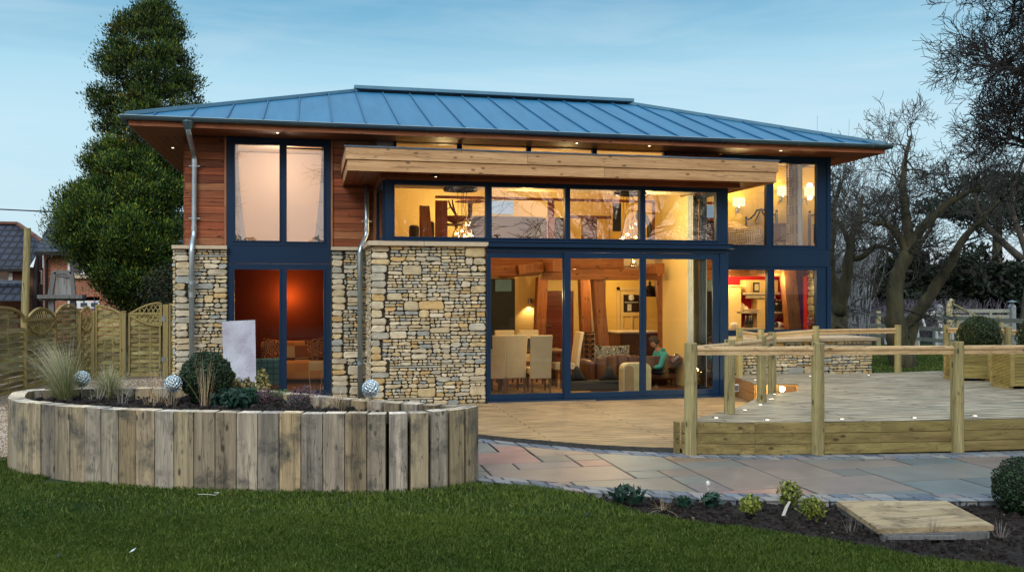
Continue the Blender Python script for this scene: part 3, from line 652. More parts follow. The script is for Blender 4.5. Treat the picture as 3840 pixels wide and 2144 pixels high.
# dark rear window with blind
x0,x1,z0,z1=frect(KD,60,328,297,740,22.4)
rw=part('rear_window',M['slate'],lambda m:(m.box(x0,x1,22.4,22.45,.2,z1)),label='dark rear window with a pale blind at its head')
part('blind',M['zinc'],lambda m:m.box(x0+.2,x1-.1,22.36,22.39,z1-.32,z1-.02),rw)
part('partition_wall',M['cream'],lambda m:m.box(x1,A(*KD(475,500),y=22.45).x,22.45,22.5,FZ,2.5))
# ---------------- lights helper
LC=(1.0,.58,.21); LC2=(1,.70,.30)
LK=1.5
def lamp(p,e,c=LC,r=.08,name='lamp_or_fill_light'):
    l=bpy.data.lights.new(name,'POINT'); l.energy=e*LK; l.color=c; l.shadow_soft_size=r; o=bpy.data.objects.new(name,l); COL.objects.link(o); o.location=p; return o
def spot(p,tgt,e,c=LC,ang=70,r=.03,name='lamp_or_fill_light'):
    l=bpy.data.lights.new(name,'SPOT'); l.energy=e; l.color=c; l.shadow_soft_size=r; l.spot_size=math.radians(ang); l.spot_blend=.6; o=bpy.data.objects.new(name,l); COL.objects.link(o); o.location=p; o.rotation_euler=(Vector(tgt)-Vector(p)).to_track_quat('-Z','Y').to_euler(); return o
M['bulb']=emit('lit_bulb',(1,.66,.28),25); M['shade']=emit('lit_lamp_shade',(1,.80,.40),1.9)
lamp((4.2,17.4,3.6),46); lamp((3.4,20.3,2.2),42); lamp((6.2,20.6,2.2),48); lamp((7.3,21.6,2.25),52,LC2); lamp((2.6,22.0,1.3),8)
lamp((6.6,17.2,3.5),46,LC2); lamp((6.9,16.0,1.9),13,LC2); lamp((4.2,16.2,1.9),14,LC2); lamp((3.0,20.6,4.5),50,LC2); lamp((6.0,20.8,4.5),42,LC2)  # low lights near the bay glass are added fill for pier and chairs
lamp((-.6,18.3,4.45),24,(1,.72,.55),.3); 
lamp((9.2,18.1,4.45),18,LC2,.15); lamp((9.0,18.45,2.25),34,LC2,.12); lamp((9.9,17.7,2.2),22,LC2,.1); lamp((8.8,17.5,4.3),9,LC2,.1); lamp((8.6,17.7,2.2),12,LC2,.1); lamp((5.6,16.9,2.1),14,LC2,.1); lamp((6.05,16.3,1.75),16,(1,.84,.62),.1)  # includes fill lights added to brighten the boy and the bed
q=A(1085,1110,y=21.2); lamp((q.x,20.88,q.z),20,(1,.42,.06),.05); lamp((-.6,18.9,1.5),12,(1,.70,.46),.1)  # wall glow first; the light before the sofa is an added fill
# ================= red room: sofa, armchair
def patch_mat():
    m,t,out=nt('patchwork_cover'); p=N(t,'ShaderNodeBsdfPrincipled'); L=t.links; L.new(p.outputs[0],out.inputs[0])
    tc=N(t,'ShaderNodeTexCoord'); mp=N(t,'ShaderNodeMapping'); mp.inputs['Scale'].default_value=(3.4,2.2,3.9); mp.inputs['Rotation'].default_value=(0,0.04,0); L.new(tc.outputs['Object'],mp.inputs[0])
    wn=N(t,'ShaderNodeTexWhiteNoise'); fl=N(t,'ShaderNodeVectorMath',operation='FLOOR'); L.new(mp.outputs[0],fl.inputs[0]); L.new(fl.outputs[0],wn.inputs[0])
    c=ramp(t,wn.outputs[0],[(0,(.62,.24,.06)),(.25,(.30,.09,.03)),(.45,(.62,.42,.20)),(.6,(.10,.045,.025)),(.78,(.55,.20,.05)),(1,(.66,.5,.28))]); 
    for x in t.nodes:
        if x.type=='VALTORGB': x.color_ramp.interpolation='CONSTANT'
    L.new(c,p.inputs['Base Color']); p.inputs['Roughness'].default_value=.9; return m
def scroll_mat(name,a,b,sc_=9):
    m,t,out=nt(name); p=N(t,'ShaderNodeBsdfPrincipled'); L=t.links; L.new(p.outputs[0],out.inputs[0])
    tc=N(t,'ShaderNodeTexCoord'); vo=N(t,'ShaderNodeTexVoronoi'); vo.inputs['Scale'].default_value=sc_; L.new(tc.outputs['Object'],vo.inputs['Vector'])
    wv=N(t,'ShaderNodeMath',operation='SINE'); q=N(t,'ShaderNodeMath',operation='MULTIPLY'); q.inputs[1].default_value=22; L.new(vo.outputs['Distance'],q.inputs[0]); L.new(q.outputs[0],wv.inputs[0])
    c=ramp(t,wv.outputs[0],[(.35,a),(.5,b)]); L.new(c,p.inputs['Base Color']); p.inputs['Roughness'].default_value=.9; return m
def stripes_mat(name,base,line,sc_,wd=.12,both=True,weave=False):
    m,t,out=nt(name); p=N(t,'ShaderNodeBsdfPrincipled'); L=t.links; L.new(p.outputs[0],out.inputs[0])
    tc=N(t,'ShaderNodeTexCoord'); sx=N(t,'ShaderNodeSeparateXYZ'); L.new(tc.outputs['Object'],sx.inputs[0])
    ad=N(t,'ShaderNodeMath',operation='ADD'); L.new(sx.outputs[0],ad.inputs[0]); L.new(sx.outputs[1],ad.inputs[1])
    def st(sock,k,wd_):
        a=N(t,'ShaderNodeMath',operation='MULTIPLY'); L.new(sock,a.inputs[0]); a.inputs[1].default_value=k
        f=N(t,'ShaderNodeMath',operation='FRACT'); L.new(a.outputs[0],f.inputs[0]); l=N(t,'ShaderNodeMath',operation='LESS_THAN'); L.new(f.outputs[0],l.inputs[0]); l.inputs[1].default_value=wd_; return l.outputs[0]
    h=st(ad.outputs[0],sc_,wd); v_=st(sx.outputs[2],sc_,wd)
    if weave:
        ck=N(t,'ShaderNodeTexChecker'); cx=N(t,'ShaderNodeCombineXYZ'); L.new(ad.outputs[0],cx.inputs[0]); L.new(sx.outputs[2],cx.inputs[1]); cx.inputs[2].default_value=.01; L.new(cx.outputs[0],ck.inputs[0]); ck.inputs['Scale'].default_value=sc_/4
        f=mixc(t,ck.outputs['Fac'],h,v_)
    else:
        mxn=N(t,'ShaderNodeMath',operation='MAXIMUM'); L.new(h,mxn.inputs[0]); L.new(v_,mxn.inputs[1]); f=mxn.outputs[0]
        h2=st(ad.outputs[0],sc_*4,.3);v2=st(sx.outputs[2],sc_*4,.3); a2=N(t,'ShaderNodeMath',operation='ADD'); L.new(h2,a2.inputs[0]); L.new(v2,a2.inputs[1]); q=N(t,'ShaderNodeMath',operation='MULTIPLY_ADD'); L.new(a2.outputs[0],q.inputs[0]); q.inputs[1].default_value=.18; L.new(f,q.inputs[2]); q.use_clamp=True; f=q.outputs[0]
    c=mixc(t,f,base,line); L.new(c,p.inputs['Base Color']); p.inputs['Roughness'].default_value=.9; return m
M['patch']=patch_mat(); M['tartan']=stripes_mat('teal_check',(.16,.36,.33),(.03,.13,.16),9,.14)
M['scroll']=scroll_mat('scroll_cushion',(.10,.03,.02),(.55,.22,.07),8); M['damask']=scroll_mat('damask_cushion',(.012,.014,.02),(.5,.48,.42),14)
M['quilt']=stripes_mat('quilt_weave',(.62,.44,.22),(.13,.07,.04),20,.28,weave=True)
def cushion(name,loc,w,h,d,mat,rot,label,cat='cushion',group=None,tri=False):
    mb=MB(); n=9; vs=[]
    for s in(-1,1):
        for i in range(n):
            for j in range(n):
                a=i/(n-1)*2-1;b=j/(n-1)*2-1; th=(max(0,(1-a*a))**.5*max(0,(1-b*b))**.5)**.7
                px=a*w/2*(1-.06*(1-b*b)); pz=b*h/2*(1-.06*(1-a*a))
                if tri: px*= (1-(b+1)/2*.9)
                vs.append((px,s*d/2*th,pz+h/2))
    fs=[]
    for s in range(2):
        for i in range(n-1):
            for j in range(n-1):
                q=s*n*n+i*n+j; f=(q,q+n,q+n+1,q+1); fs.append(f if s==0 else f[::-1])
    mb.add(vs,fs); o=mb.build(name,mat,smooth=True); o.location=loc; o.rotation_euler=rot; return T(o,label,cat,group)
def soft(m,x0,x1,y0,y1,z0,z1,col=None): m.box(x0,x1,y0,y1,z0,z1,col)
s0=A(*KN(1060,700),y=19.9).x; s1=A(*KN(1990,700),y=19.9).x
sy=19.75
so_=E('sofa',(0,sy,0),'sofa under a brown and orange patchwork cover in the red room','sofa')
part('seat',M['patch'],lambda m:m.box(s0,s1+.3,sy,sy+.75,.06,.46),so_,bevel=.06)
part('backrest',M['patch'],lambda m:m.box(s0,s1+.3,sy+.55,sy+.85,.463,.86),so_,bevel=.07)
for xx in(s0+.12,s1+.1): part('leg',M['darkwood'],lambda m:m.box(xx,xx+.06,sy+.04,sy+.1,FZ,.059),so_)
cushion('cushion',(s0+.28,sy+.42,.47),.5,.46,.14,M['scroll'],(-.25,.1,0),'scroll patterned cushion at the left end of the patchwork sofa',group='scroll patterned cushions')
cushion('cushion',(A(*KN(1790,580),y=sy).x+.02,sy+.35,.47),.46,.48,.14,M['scroll'],(-.2,-.25,.2),'scroll patterned cushion at the right end of the patchwork sofa',group='scroll patterned cushions')
ax=A(*KN(1075,700),y=18.6).x; ay=18.3
ar=E('armchair',(ax,ay,0),'teal checked wing armchair seen behind the leaning metal sheet','armchair')
def arm(m):
    m.box(ax-.3,ax+.18,ay+.0,ay+.15,.1,1.0); 
part('backrest',M['tartan'],lambda m:(m.beam((ax-.32,ay+.4,.12),(ax-.38,ay+.42,1.12),.16,.75,up=(0,1,0))),ar,bevel=.06)
part('seat',M['tartan'],lambda m:m.box(ax-.25,ax+.45,ay+.08,ay+.75,.12,.45),ar,bevel=.04)
part('armrest',M['tartan'],lambda m:m.box(ax-.3,ax+.47,ay-.04,ay+.10,.12,.64),ar,bevel=.04)
part('wing',M['tartan'],lambda m:m.beam((ax-.22,ay-.02,.6),(ax-.20,ay+.0,1.10),.30,.1,w1=.22),ar,bevel=.04)
for dx in(-.2,.38): part('leg',M['darkwood'],lambda m:m.box(ax+dx,ax+dx+.05,ay,ay+.05,FZ,.119),ar)
# upper left bedroom curtains
def curtain(name,xa_,xb_,y,z0,z1,mat,label,cat='curtain',folds=6,amp=.03,taper=0,parent=None):
    mb=MB(); nx=folds*6; nz=8; vs=[]
    for j in range(nz+1):
        f=j/nz; w_=1-taper*math.sin(f*PI*.5)
        for i in range(nx+1):
            s=i/nx; x=(xa_+(xb_-xa_)*s*w_) if taper>=0 else (xb_-(xb_-xa_)*(1-s)*(1+taper*math.sin(f*PI*.5))); vs.append((x,y+amp*math.sin(s*folds*2*PI+f*.6),z0+(z1-z0)*f))
    mb.add(vs,[(j*(nx+1)+i,j*(nx+1)+i+1,(j+1)*(nx+1)+i+1,(j+1)*(nx+1)+i) for j in range(nz) for i in range(nx)])
    o=mb.build(name,mat,smooth=True); return T(o,label,cat)
M['voile']=mk('white_voile',(.80,.86,.92),(.70,.78,.85),scale=3,rough=.9,transl=.15)
curtain('curtain',-1.46,-1.14,17.42,2.8,4.7,M['voile'],'white tied curtain at the left of the upper bedroom window',folds=3,amp=.012,taper=.5)
curtain('curtain',.07,.36,17.42,2.8,4.7,M['voile'],'white tied curtain at the right of the upper bedroom window',folds=3,amp=.012,taper=-.5)
# ================= dining
def leg4(m,x0,x1,y0,y1,z1,s=.045): pass
def dining_chair():
    r=EL('dining_chair',(0,0,0),'x','chair','high backed linen dining chairs')
    def back(m):
        n=6; vs=[]
        for k in range(n+1):
            f=k/n; z=.30+f*.83; y=-.02-.09*f*f-.02*f
            for s in(-1,1):
                for d in(0,.075): vs.append((s*(.20+.012*f),y+d,z))
        fs=[]
        for k in range(n):
            a=k*4;b=a+4
            for p,q in((0,1),(1,3),(3,2),(2,0)): fs.append((a+p,a+q,b+q,b+p))
        fs+= [(0,2,3,1),(n*4,n*4+1,n*4+3,n*4+2)]; m.add(vs,fs)
    part('backrest',M['linen'],back,r,bevel=.018)
    part('seat',M['linen'],lambda m:m.box(-.21,.21,.06,.50,.37,.50),r,bevel=.02)
    for x in(-.17,.17):
        part('leg',M['darkwood'],lambda m:m.beam((x,.0,.30),(x,-.06,FZ),.045,.045,w1=.03,h1=.03),r); part('leg',M['darkwood'],lambda m:m.beam((x,.45,.37),(x,.45,FZ),.045,.045,w1=.03,h1=.03),r)
    return r
ch=dining_chair(); first=True
ty=17.35
def chair_at(cx,y,rz,label):
    global first
    x=A(*KD(cx,900),y=y).x
    if first: ch.location=(x,y,0); ch.rotation_euler=(0,0,rz); ch['label']=label; first=False
    else: copy_thing(ch,(x,y,0),rz,label)
chair_at(128,16.75,.0,'linen high backed dining chair nearest the stone bay')
chair_at(302,16.80,.05,'linen high backed dining chair, second from the stone bay, near side')
chair_at(515,16.6,-.06,'linen high backed dining chair just left of the first door post')
chair_at(215,18.62,PI,'linen dining chair on the far side of the table, behind the candles')
chair_at(420,18.62,PI,'linen dining chair on the far side of the table, beside the tablet')
chair_at(810,17.75,PI/2,'linen dining chair at the head of the table, seen from the side')
tx0=A(*KD(130,880),y=17.8).x;tx1=A(*KD(705,880),y=17.6).x+.02
dt=E('dining_table',(3,17.7,0),'dark oak dining table behind the sliding doors','table')
part('tabletop',M['darkwood'],lambda m:m.box(tx0-.3,tx1,17.25,18.2,.73,.78),dt,bevel=.005)
for a in(tx0-.25,tx1-.14):
    for b in(17.3,18.05): part('leg',M['darkwood'],lambda m:m.box(a,a+.1,b,b+.1,FZ+.02,.729),dt)
M['jute']=mk('jute_rug',(.42,.26,.11),(.20,.11,.04),scale=40,rough=.95,bump=1,bscale=60)
T(part('rug',M['jute'],lambda m:m.box(1.6,5.3,16.35,18.9,FZ+.001,.02),None),'chunky jute rug under the dining table','rug')
mb=MB(); rs=random.Random(3)
pts=[(math.cos(a)*(.75+.25*math.sin(3*a+1)+rs.uniform(-.12,.12)),math.sin(a)*(.32+.08*math.cos(5*a))) for a in [i*2*PI/26 for i in range(26)]]
mb.face([(2.9+x,16.0+y*.8,FZ+.004) for x,y in pts]); T(mb.build('hide_rug',mk('cow_hide',(.55,.42,.3),(.10,.04,.02),scale=2.5,rough=.9,lo=.48,hi=.52)),'brown and white cow hide on the floor just inside the door','rug')
for k,(cx,h) in enumerate(((248,.32),(262,.36),(312,.30),(327,.34))):
    p=A(*KD(cx,800),y=17.75); T(part('candle',M['white'],lambda m:m.tube([(p.x,17.75,.781),(p.x,17.75,.781+h)],.012,8),None),['slim white candle, leftmost of the four on the table','taller slim candle, second from left on the table','slim white candle, third from left on the table','slim white candle, rightmost of the four on the table'][k],'candle','candles on the dining table')
p=A(*KD(423,850),y=17.6); T(part('tablet',M['black'],lambda m:m.beam((p.x,17.62,.785),(p.x+.04,17.68,1.0),.18,.012,up=(0,1,.2)),None),'small black tablet propped on the dining table','tablet')
# wall light
p=A(*KD(420,515),y=22.4); wl=E('wall_light',p,'small up and down wall light throwing a beam on the cream wall','wall light')
part('body',M['steel'],lambda m:m.box(p.x-.05,p.x+.05,p.y-.08,p.y,p.z-.06,p.z+.06),wl)
spot((p.x,p.y-.07,p.z-.08),(p.x,p.y+.05,p.z-1),22,LC2,110,.01); spot((p.x,p.y-.05,p.z+.08),(p.x,p.y+.01,p.z+1),6,LC2,30,.01)
# round mirror
p=A(*KD(60,640),y=20.8); mr=E('round_mirror',p,'round copper rimmed mirror at the left of the dining room','mirror')
def torus(m,c,Rr,r,n=32,k=8,ax_='y'):
    vs=[]
    for i in range(n):
        a=2*PI*i/n
        for j in range(k):
            b=2*PI*j/k; rr=Rr+r*math.cos(b); vs.append((c[0]+rr*math.cos(a),c[1]+r*math.sin(b),c[2]+rr*math.sin(a)) if ax_=='y' else (c[0]+rr*math.cos(a),c[1]+rr*math.sin(a),c[2]+r*math.sin(b)))
    m.add(vs,[(i*k+j,((i+1)%n)*k+j,((i+1)%n)*k+(j+1)%k,i*k+(j+1)%k) for i in range(n) for j in range(k)])
part('rim',M['copper'],lambda m:torus(m,(p.x-.18,p.y,p.z),.72,.03),mr,smooth=True)
part('mirror_glass',mk('mirror_face',(.14,.18,.24),rough=.15,metal=.4),lambda m:m.lathe([(0,0),(.70,0)],(0,0,0),32),mr).matrix_local
mr.children[-1].matrix_parent_inverse=PW[mr.name].inverted()@Matrix.Translation((p.x-.18,p.y,p.z))@Matrix.Rotation(PI/2,4,'X')
# wine rack with bottles
wy=19.3; p=A(*KD(940,900),y=wy); rk=E('wine_rack',(p.x,wy,0),'tall black wine rack full of bottles beside the oak post','wine rack')
def rack(m):
    for dx in(-.13,.13):
        for dy in(0,.22): m.beam((p.x+dx,wy+dy,FZ),(p.x+dx,wy+dy,1.05),.015,.015)
    for k in range(9):
        for dy in(0,.22): m.beam((p.x-.13,wy+dy,.1+k*.115),(p.x+.13,wy+dy,.1+k*.115),.012,.012)
part('frame',M['black'],rack,rk)
M['bottle']=mk('bottle_glass',(.01,.012,.008),rough=.1,spec=.8)
for k in range(8):
    for dx in(-.07,.07): T(part('wine_bottle',M['bottle'],lambda m:m.tube([(p.x+dx,wy-.05,.15+k*.115),(p.x+dx,wy+.02,.15+k*.115),(p.x+dx,wy+.05,.15+k*.115),(p.x+dx,wy+.24,.15+k*.115)],[.014,.016,.036,.038],8),None),'dark wine bottle lying in the black rack beside the oak post','bottle','bottles in the wine rack')
# kitchen island, pendants, items
iy=20.2; x0=A(*KD(1190,900),y=iy).x; x1=A(*KD(1560,900),y=iy).x
isl=E('kitchen_island',((x0+x1)/2,iy,0),'brown kitchen island with a pale worktop behind the boy','island')
part('cabinet',M['darkwood'],lambda m:m.box(x0,x1,iy,iy+.9,FZ,.95),isl,bevel=.004)
part('worktop',M['coping'],lambda m:m.box(x0-.04,x1+.04,iy-.05,iy+.95,.951,.99),isl,bevel=.004)
for a in(.25,.62,1.0): part('drawer_front',M['darkwood'],lambda m:m.box(x0+a-.18,x0+a+.15,iy-.015,iy-.001,.45,.88),isl,bevel=.004)
M['domeblack']=mk('black_gloss',(.012,.012,.014),rough=.25,spec=.6)
for k,(cx,cy) in enumerate(((1440,450),(1497,450))):
    y=20.4+k*.25; q=A(*KD(cx,480),y=y); q2=A(*KD(cx,330),y=y)
    pd=E('pendant_lamp',q,['black dome pendant lamp over the kitchen island, left of the pair','black dome pendant lamp over the kitchen island, right of the pair'][k],'pendant lamp','black dome pendant lamps')
    part('shade',M['domeblack'],lambda m:m.lathe([(.185,0),(.18,.08),(.14,.19),(.07,.26),(.03,.28),(.03,.36),(0,.37)],q,20),pd,smooth=True)
    part('cord',M['black'],lambda m:m.tube([q+Vector((0,0,.36)),(q.x,q.y,2.5)],.006,5),pd); part('bulb',M['bulb'],lambda m:m.ball(q+Vector((0,0,.08)),.04,8,6),pd)
q=A(*KD(1526,770),y=20.3); T(part('glass_bottle',M['steel'],lambda m:m.lathe([(0,0),(.05,0),(.055,.1),(.03,.18),(.02,.22),(.03,.24),(.02,.3),(0,.3)],(q.x,q.y,.991),12),None,smooth=True),'silver decanter on the end of the kitchen island','decanter')
# leather sofa and chair
ly=17.75; x0=A(*KD(945,1000),y=ly).x; x1=A(*KD(1345,1000),y=ly).x
ls=E('leather_sofa',((x0+x1)/2,ly,0),'worn brown leather sofa seen from behind','sofa')
def tub(m,x0,x1,n=5):
    w_=(x1-x0)/n
    for k in range(n): m.box(x0+k*w_+.002,x0+(k+1)*w_-.002,ly,ly+.16+R(0,.02),.08,.60+.03*math.sin(k/(n-1)*PI))
part('backrest',M['leather'],lambda m:tub(m,x0+.12,x1+.25),ls,bevel=.045)
part('armrest',M['leather'],lambda m:m.box(x0-.06,x0+.11,ly+.02,ly+.8,.08,.52),ls,bevel=.06)
part('seat',M['leather'],lambda m:m.box(x0+.12,x1+.3,ly+.2,ly+.85,.08,.40),ls,bevel=.04)
p=A(*KD(1145,970),y=ly+.3); cushion('cushion',(p.x,ly+.38,.36),.78,.46,.18,M['damask'],(-.2,0,.0),'black and cream damask cushion on the leather sofa')
cy_=17.3; c0=A(*KD(1400,1000),y=cy_).x; c1=A(*KD(1700,1000),y=cy_).x
lc=E('leather_armchair',((c0+c1)/2,cy_,0),'brown leather armchair with a rolled back where the boy sits','armchair')
part('backrest',M['leather'],lambda m:(m.beam((c0+.0,cy_+.06,.50),(c1-.12,cy_+.12,.50),.16,.26),m.tube([(c1-.16,cy_+.05,.50),(c1-.06,cy_+.02,.60),(c1+.0,cy_+.1,.55),(c1+.02,cy_+.45,.48)],[.09,.10,.09,.07],10)),lc,bevel=.03)
part('seat',M['leather'],lambda m:m.box(c0,c1,cy_+.16,cy_+.8,.12,.27),lc,bevel=.05)
for a in(c0+.06,c1-.1): part('leg',M['darkwood'],lambda m:m.box(a,a+.06,cy_+.2,cy_+.26,FZ,.159),lc)
p=A(*KD(1625,975),y=cy_+.2); cushion('cushion',(p.x,cy_+.5,.27),.4,.36,.12,M['damask'],(-.15,.2,-.1),'small damask cushion behind the boy in the leather armchair')
# cream arched heater
hx0,hx1=A(*KD(1215,1200),y=16.35).x,A(*KD(1452,1200),y=16.35).x; hy=16.35
def arch(m,x0,x1,y0,y1,zt,n=10,r=.13,col=None):
    pts=[(x0,.02)]+[(x0+r-r*math.cos(PI/2*k/n),zt-r+r*math.sin(PI/2*k/n)) for k in range(n+1)]+[(x1-r+r*math.sin(PI/2*k/n),zt-r+r*math.cos(PI/2*k/n)) for k in range(n+1)]+[(x1,.02)]
    k=len(pts); vs=[(a,y0,b) for a,b in pts]+[(a,y1,b) for a,b in pts]
    m.add(vs,[tuple(range(k)),tuple(range(2*k-1,k-1,-1))]+[(i,(i+1)%k,k+(i+1)%k,k+i) for i in range(k)],col)
ht=E('arched_stool',((hx0+hx1)/2,hy,0),'cream arch shaped side stool just inside the middle sliding door','stool')
part('body',mk('cream_lacquer',(.70,.66,.46),rough=.35,spec=.5),lambda m:(arch(m,hx0,hx1,hy,hy+.25,.58)),ht)
part('side_panel',mk('buff_panel',(.50,.34,.20),rough=.5),lambda m:arch(m,hx0+.03,(hx0+hx1)/2-.07,hy-.006,hy-.001,.54,r=.09),ht)
# triangular cushions and dark bench
bxx=A(*KD(770,1200),y=16.9).x; b1=A(*KD(1200,1200),y=16.9).x
bn=T(part('low_bench',M['slate'],lambda m:m.box(bxx,b1,16.85,17.2,.02,.20),None,bevel=.03),'low dark padded bench inside the middle sliding door','bench')
for k,(cx) in enumerate((825,1100)):
    q=A(*KD(cx,1190),y=16.95); cushion('floor_cushion',(q.x,16.98,.2),.42,.30,.16,M['slate'],(0,0,0),['dark pyramid cushion at the left end of the low bench','dark pyramid cushion at the right end of the low bench'][k],group='dark pyramid cushions',tri=True)
# lit steps
st=T(E('timber_steps',(6.6,18.2,0),'oak steps with small lit spots behind the leather armchair','steps'))
q0=A(*KD(1450,1150),y=18.1);q1=A(*KD(1745,1150),y=18.1)
for k in range(3): part('step',M['oak_x'],lambda m:m.box(q0.x,min(q1.x,7.45),18.05+k*.22,18.28+k*.22,FZ,.15+k*.14),st,bevel=.005)
for a,b in((1580,1107),(1497,1163)):
    q=A(*KD(a,b),y=18.04); part('step_light',M['lamp'],lambda m:m.ball((q.x,18.045 if b>1130 else 18.25,q.z),.018,8,5),st)
lamp((6.9,17.8,.45),2.5,LC2)
# curtain/reveal strip by the bay side
dr=T(part('curtain',mk('white_drape_blue_reflection',(.60,.70,.78),rough=.9),lambda m:[m.box(7.44+.012*(k%2),7.46+.012*(k%2),16.72+k*.04,16.758+k*.04,.02,3.88) for k in range(8)],None),'narrow white drape at the right side of the bay','curtain')  # white drape; its bluish reflection is painted into the colour
# ================= cluster pendants
def cluster(cu,cv,y,bulbs,label):
    p=A(cu,cv,y=y); p.z=3.86
    e_=E('cluster_pendant',p,label,'pendant light','glass cluster pendants in the bay')
    part('ceiling_ring',M['black'],lambda m:(torus(m,p,.30,.03,28,6,'z'),m.lathe([(.27,.0),(.30,.05),(.33,.0)],(p.x,p.y,p.z),28)),e_)
    for bu,bv,sh,on in bulbs:
        q=A(bu,bv,y=y+R(-.12,.12))
        pr=[(.012,.10),(.02,.08),(.055,-.02),(.07,-.08),(.05,-.13),(.0,-.14)] if sh=='t' else ([(.012,.09),(.03,.06),(.075,-.10),(.055,-.14),(.0,-.145)] if sh=='c' else [(.012,.08),(.06,.05),(.095,0),(.06,-.05),(0,-.06)])
        g_=part('glass_shade',M['thinglass'],lambda m:m.lathe(pr,q,14),e_,smooth=True)
        part('bulb',M['bulb'],lambda m:m.ball(q+Vector((0,0,-.03)),.022 if on else .012,8,6),g_)
        part('cable',M['black'],lambda m:m.tube([(q.x,q.y,q.z+.1),(q.x*.5+p.x*.5,q.y*.5+p.y*.5,q.z*.5+p.z*.5+.05),(q.x*.6+p.x*.4,p.y,p.z)],.004,4),e_)
ku=lambda a,b:KU(a,b)
cluster(*KU(602,150),16.7,[(*KU(570,425),'t',1),(*KU(612,405),'c',1),(*KU(640,365),'b',1),(*KU(668,432),'c',1),(*KU(630,440),'t',1)],'glass cluster pendant hanging in the left pane of the bay, all bulbs lit')
cluster(*KU(1770,172),16.7,[(*KU(1720,455),'t',1),(*KU(1757,430),'c',1),(*KU(1790,385),'b',0),(*KU(1812,450),'t',1),(*KD(1230,132),'b',1),(*KD(1304,170),'c',1),(*KD(1178,118),'b',0)],'glass cluster pendant hanging right of centre in the bay, dropping below the sill')
lamp((3.1,16.6,3.0),4); lamp((5.75,16.6,3.0),5)
# ================= upper gallery
gy=19.2
M['redoak']=wood('dark_red_oak',(.26,.07,.025),(.15,.035,.012),'z',2,rough=.5,knots=False)
def rectbox(k,x0,y0,x1,y1,y,d=.1,name='gallery_post',mat='redoak'):
    a,b,c_,e2=frect(k,x0,y0,x1,y1,y); return part(name,M[mat],lambda m:m.box(a,b,y,y+d,max(c_,2.77),e2))
rectbox(KU,430,205,512,470,gy); rectbox(KU,1210,205,1250,480,gy); rectbox(KU,1940,215,1965,490,gy,.15)
a,b,c_,e2=frect(KU,430,188,1965,206,gy); part('gallery_beam',M['redoak'],lambda m:m.box(a,b,gy+.001,gy+.099,c_-.0,e2))
a=A(*KU(325,455),y=gy);b=A(*KU(375,455),y=gy);c_=A(*KU(345,250),y=gy)
part('oak_brace',M['oak_z'],lambda m:m.beam((b.x,gy-.2,2.77),(c_.x,gy-.2,c_.z),.2,.1),bevel=.006)
rectbox(KU,320,240,345,470,gy-.05,.06,'oak_post','oak_z'); rectbox(KU,1960,215,1966,490,gy-.05,.04)
x0,x1,z0,z1=frect(KU,812,205,966,300,22.2)
part('rear_window',emit('evening_sky_pane',(.50,.66,.80),.75),lambda m:m.box(x0,x1,22.2,22.22,z0,z1),label='pale blue rear window seen through the gallery')
x0=A(*KU(680,400),y=20.0).x;x1=A(*KU(1205,400),y=20.0).x; zt=A(*KU(900,312),y=20.0).z
gs=E('gallery_sofa',((x0+x1)/2,20.0,2.77),'large dark leather sofa back on the upper gallery','sofa')
part('backrest',M['darkleather'],lambda m:m.box(x0,x1,20.0,20.25,2.85,zt),gs,bevel=.10); part('seat',M['darkleather'],lambda m:m.box(x0,x1,20.26,20.9,2.80,3.2),gs,bevel=.05)
x2=A(*KU(1255,400),y=20.1).x;x3=A(*KU(1320,400),y=20.1).x
T(part('gallery_chair',M['darkleather'],lambda m:(m.box(x2,x3+.1,20.1,20.3,2.80,A(*KU(1280,320),y=20.1).z),m.box(x2,x3+.1,20.3,20.8,2.8,3.1)),None,bevel=.06),'dark leather chair on the gallery, right of the dark red post','chair')
for k,(a,b,tp) in enumerate(((248,318,372),(376,424,345))):
    xa_,xb2=A(*KU(a,400),y=20.2).x,A(*KU(b,400),y=20.2).x; zt2=A(*KU(a,tp),y=20.2).z
    T(part('gallery_chair',M['darkleather'],lambda m:(m.box(xa_,xb2,20.2,20.35,2.8,zt2),m.box(xa_,xb2,20.351,20.7,2.8,3.05)),None,bevel=.07),['low dark chair at the far left of the gallery','dark chair half hidden behind the leaning oak brace'][k],'chair')
fl=E('standard_lamp',A(*KU(668,340),y=20.6),'carved dark standard lamp with a wide glowing shade on the gallery','floor lamp')
q=A(*KU(668,340),y=20.6); zt2=A(*KU(668,215),y=20.6).z
pr=[]; z=0
while z<zt2-2.78: pr.append((R(.03,.09),z)); z+=.05
part('stem',M['darkwood'],lambda m:m.lathe(pr,(q.x,q.y,2.78),10),fl); part('shade',M['oak_x'],lambda m:m.lathe([(.36,0),(.1,.12),(.0,.13)],(q.x,q.y,zt2-.0),16),fl)
lamp((q.x-.3,q.y+1.2,zt2-.15),14,LC2); 
q=A(*KU(565,340),y=19.9); br=E('branch_sculpture',(q.x,q.y,2.78),'curved dark branch ornament beside the standard lamp','ornament')
part('branch',M['darkwood'],lambda m:(m.tube([A(*KU(572,400),y=19.9),A(*KU(568,300),y=19.9),A(*KU(535,250),y=19.9),A(*KU(517,205),y=19.9)],[.035,.03,.025,.015],7),m.tube([A(*KU(568,300),y=19.9),A(*KU(550,240),y=19.9),A(*KU(545,200),y=19.9)],[.02,.02,.015],6),m.tube([A(*KU(535,250),y=19.9),A(*KU(512,265),y=19.9)],[.015,.008],5)),br)
q=A(*KU(565,335),y=19.8); T(part('bowl',M['redoak'],lambda m:m.lathe([(.05,-.09),(.16,-.05),(.30,.06),(.28,.06),(.1,-.04),(0,-.05)],q,20),None,smooth=True),'wide red bowl on a stand in front of the standard lamp','bowl')
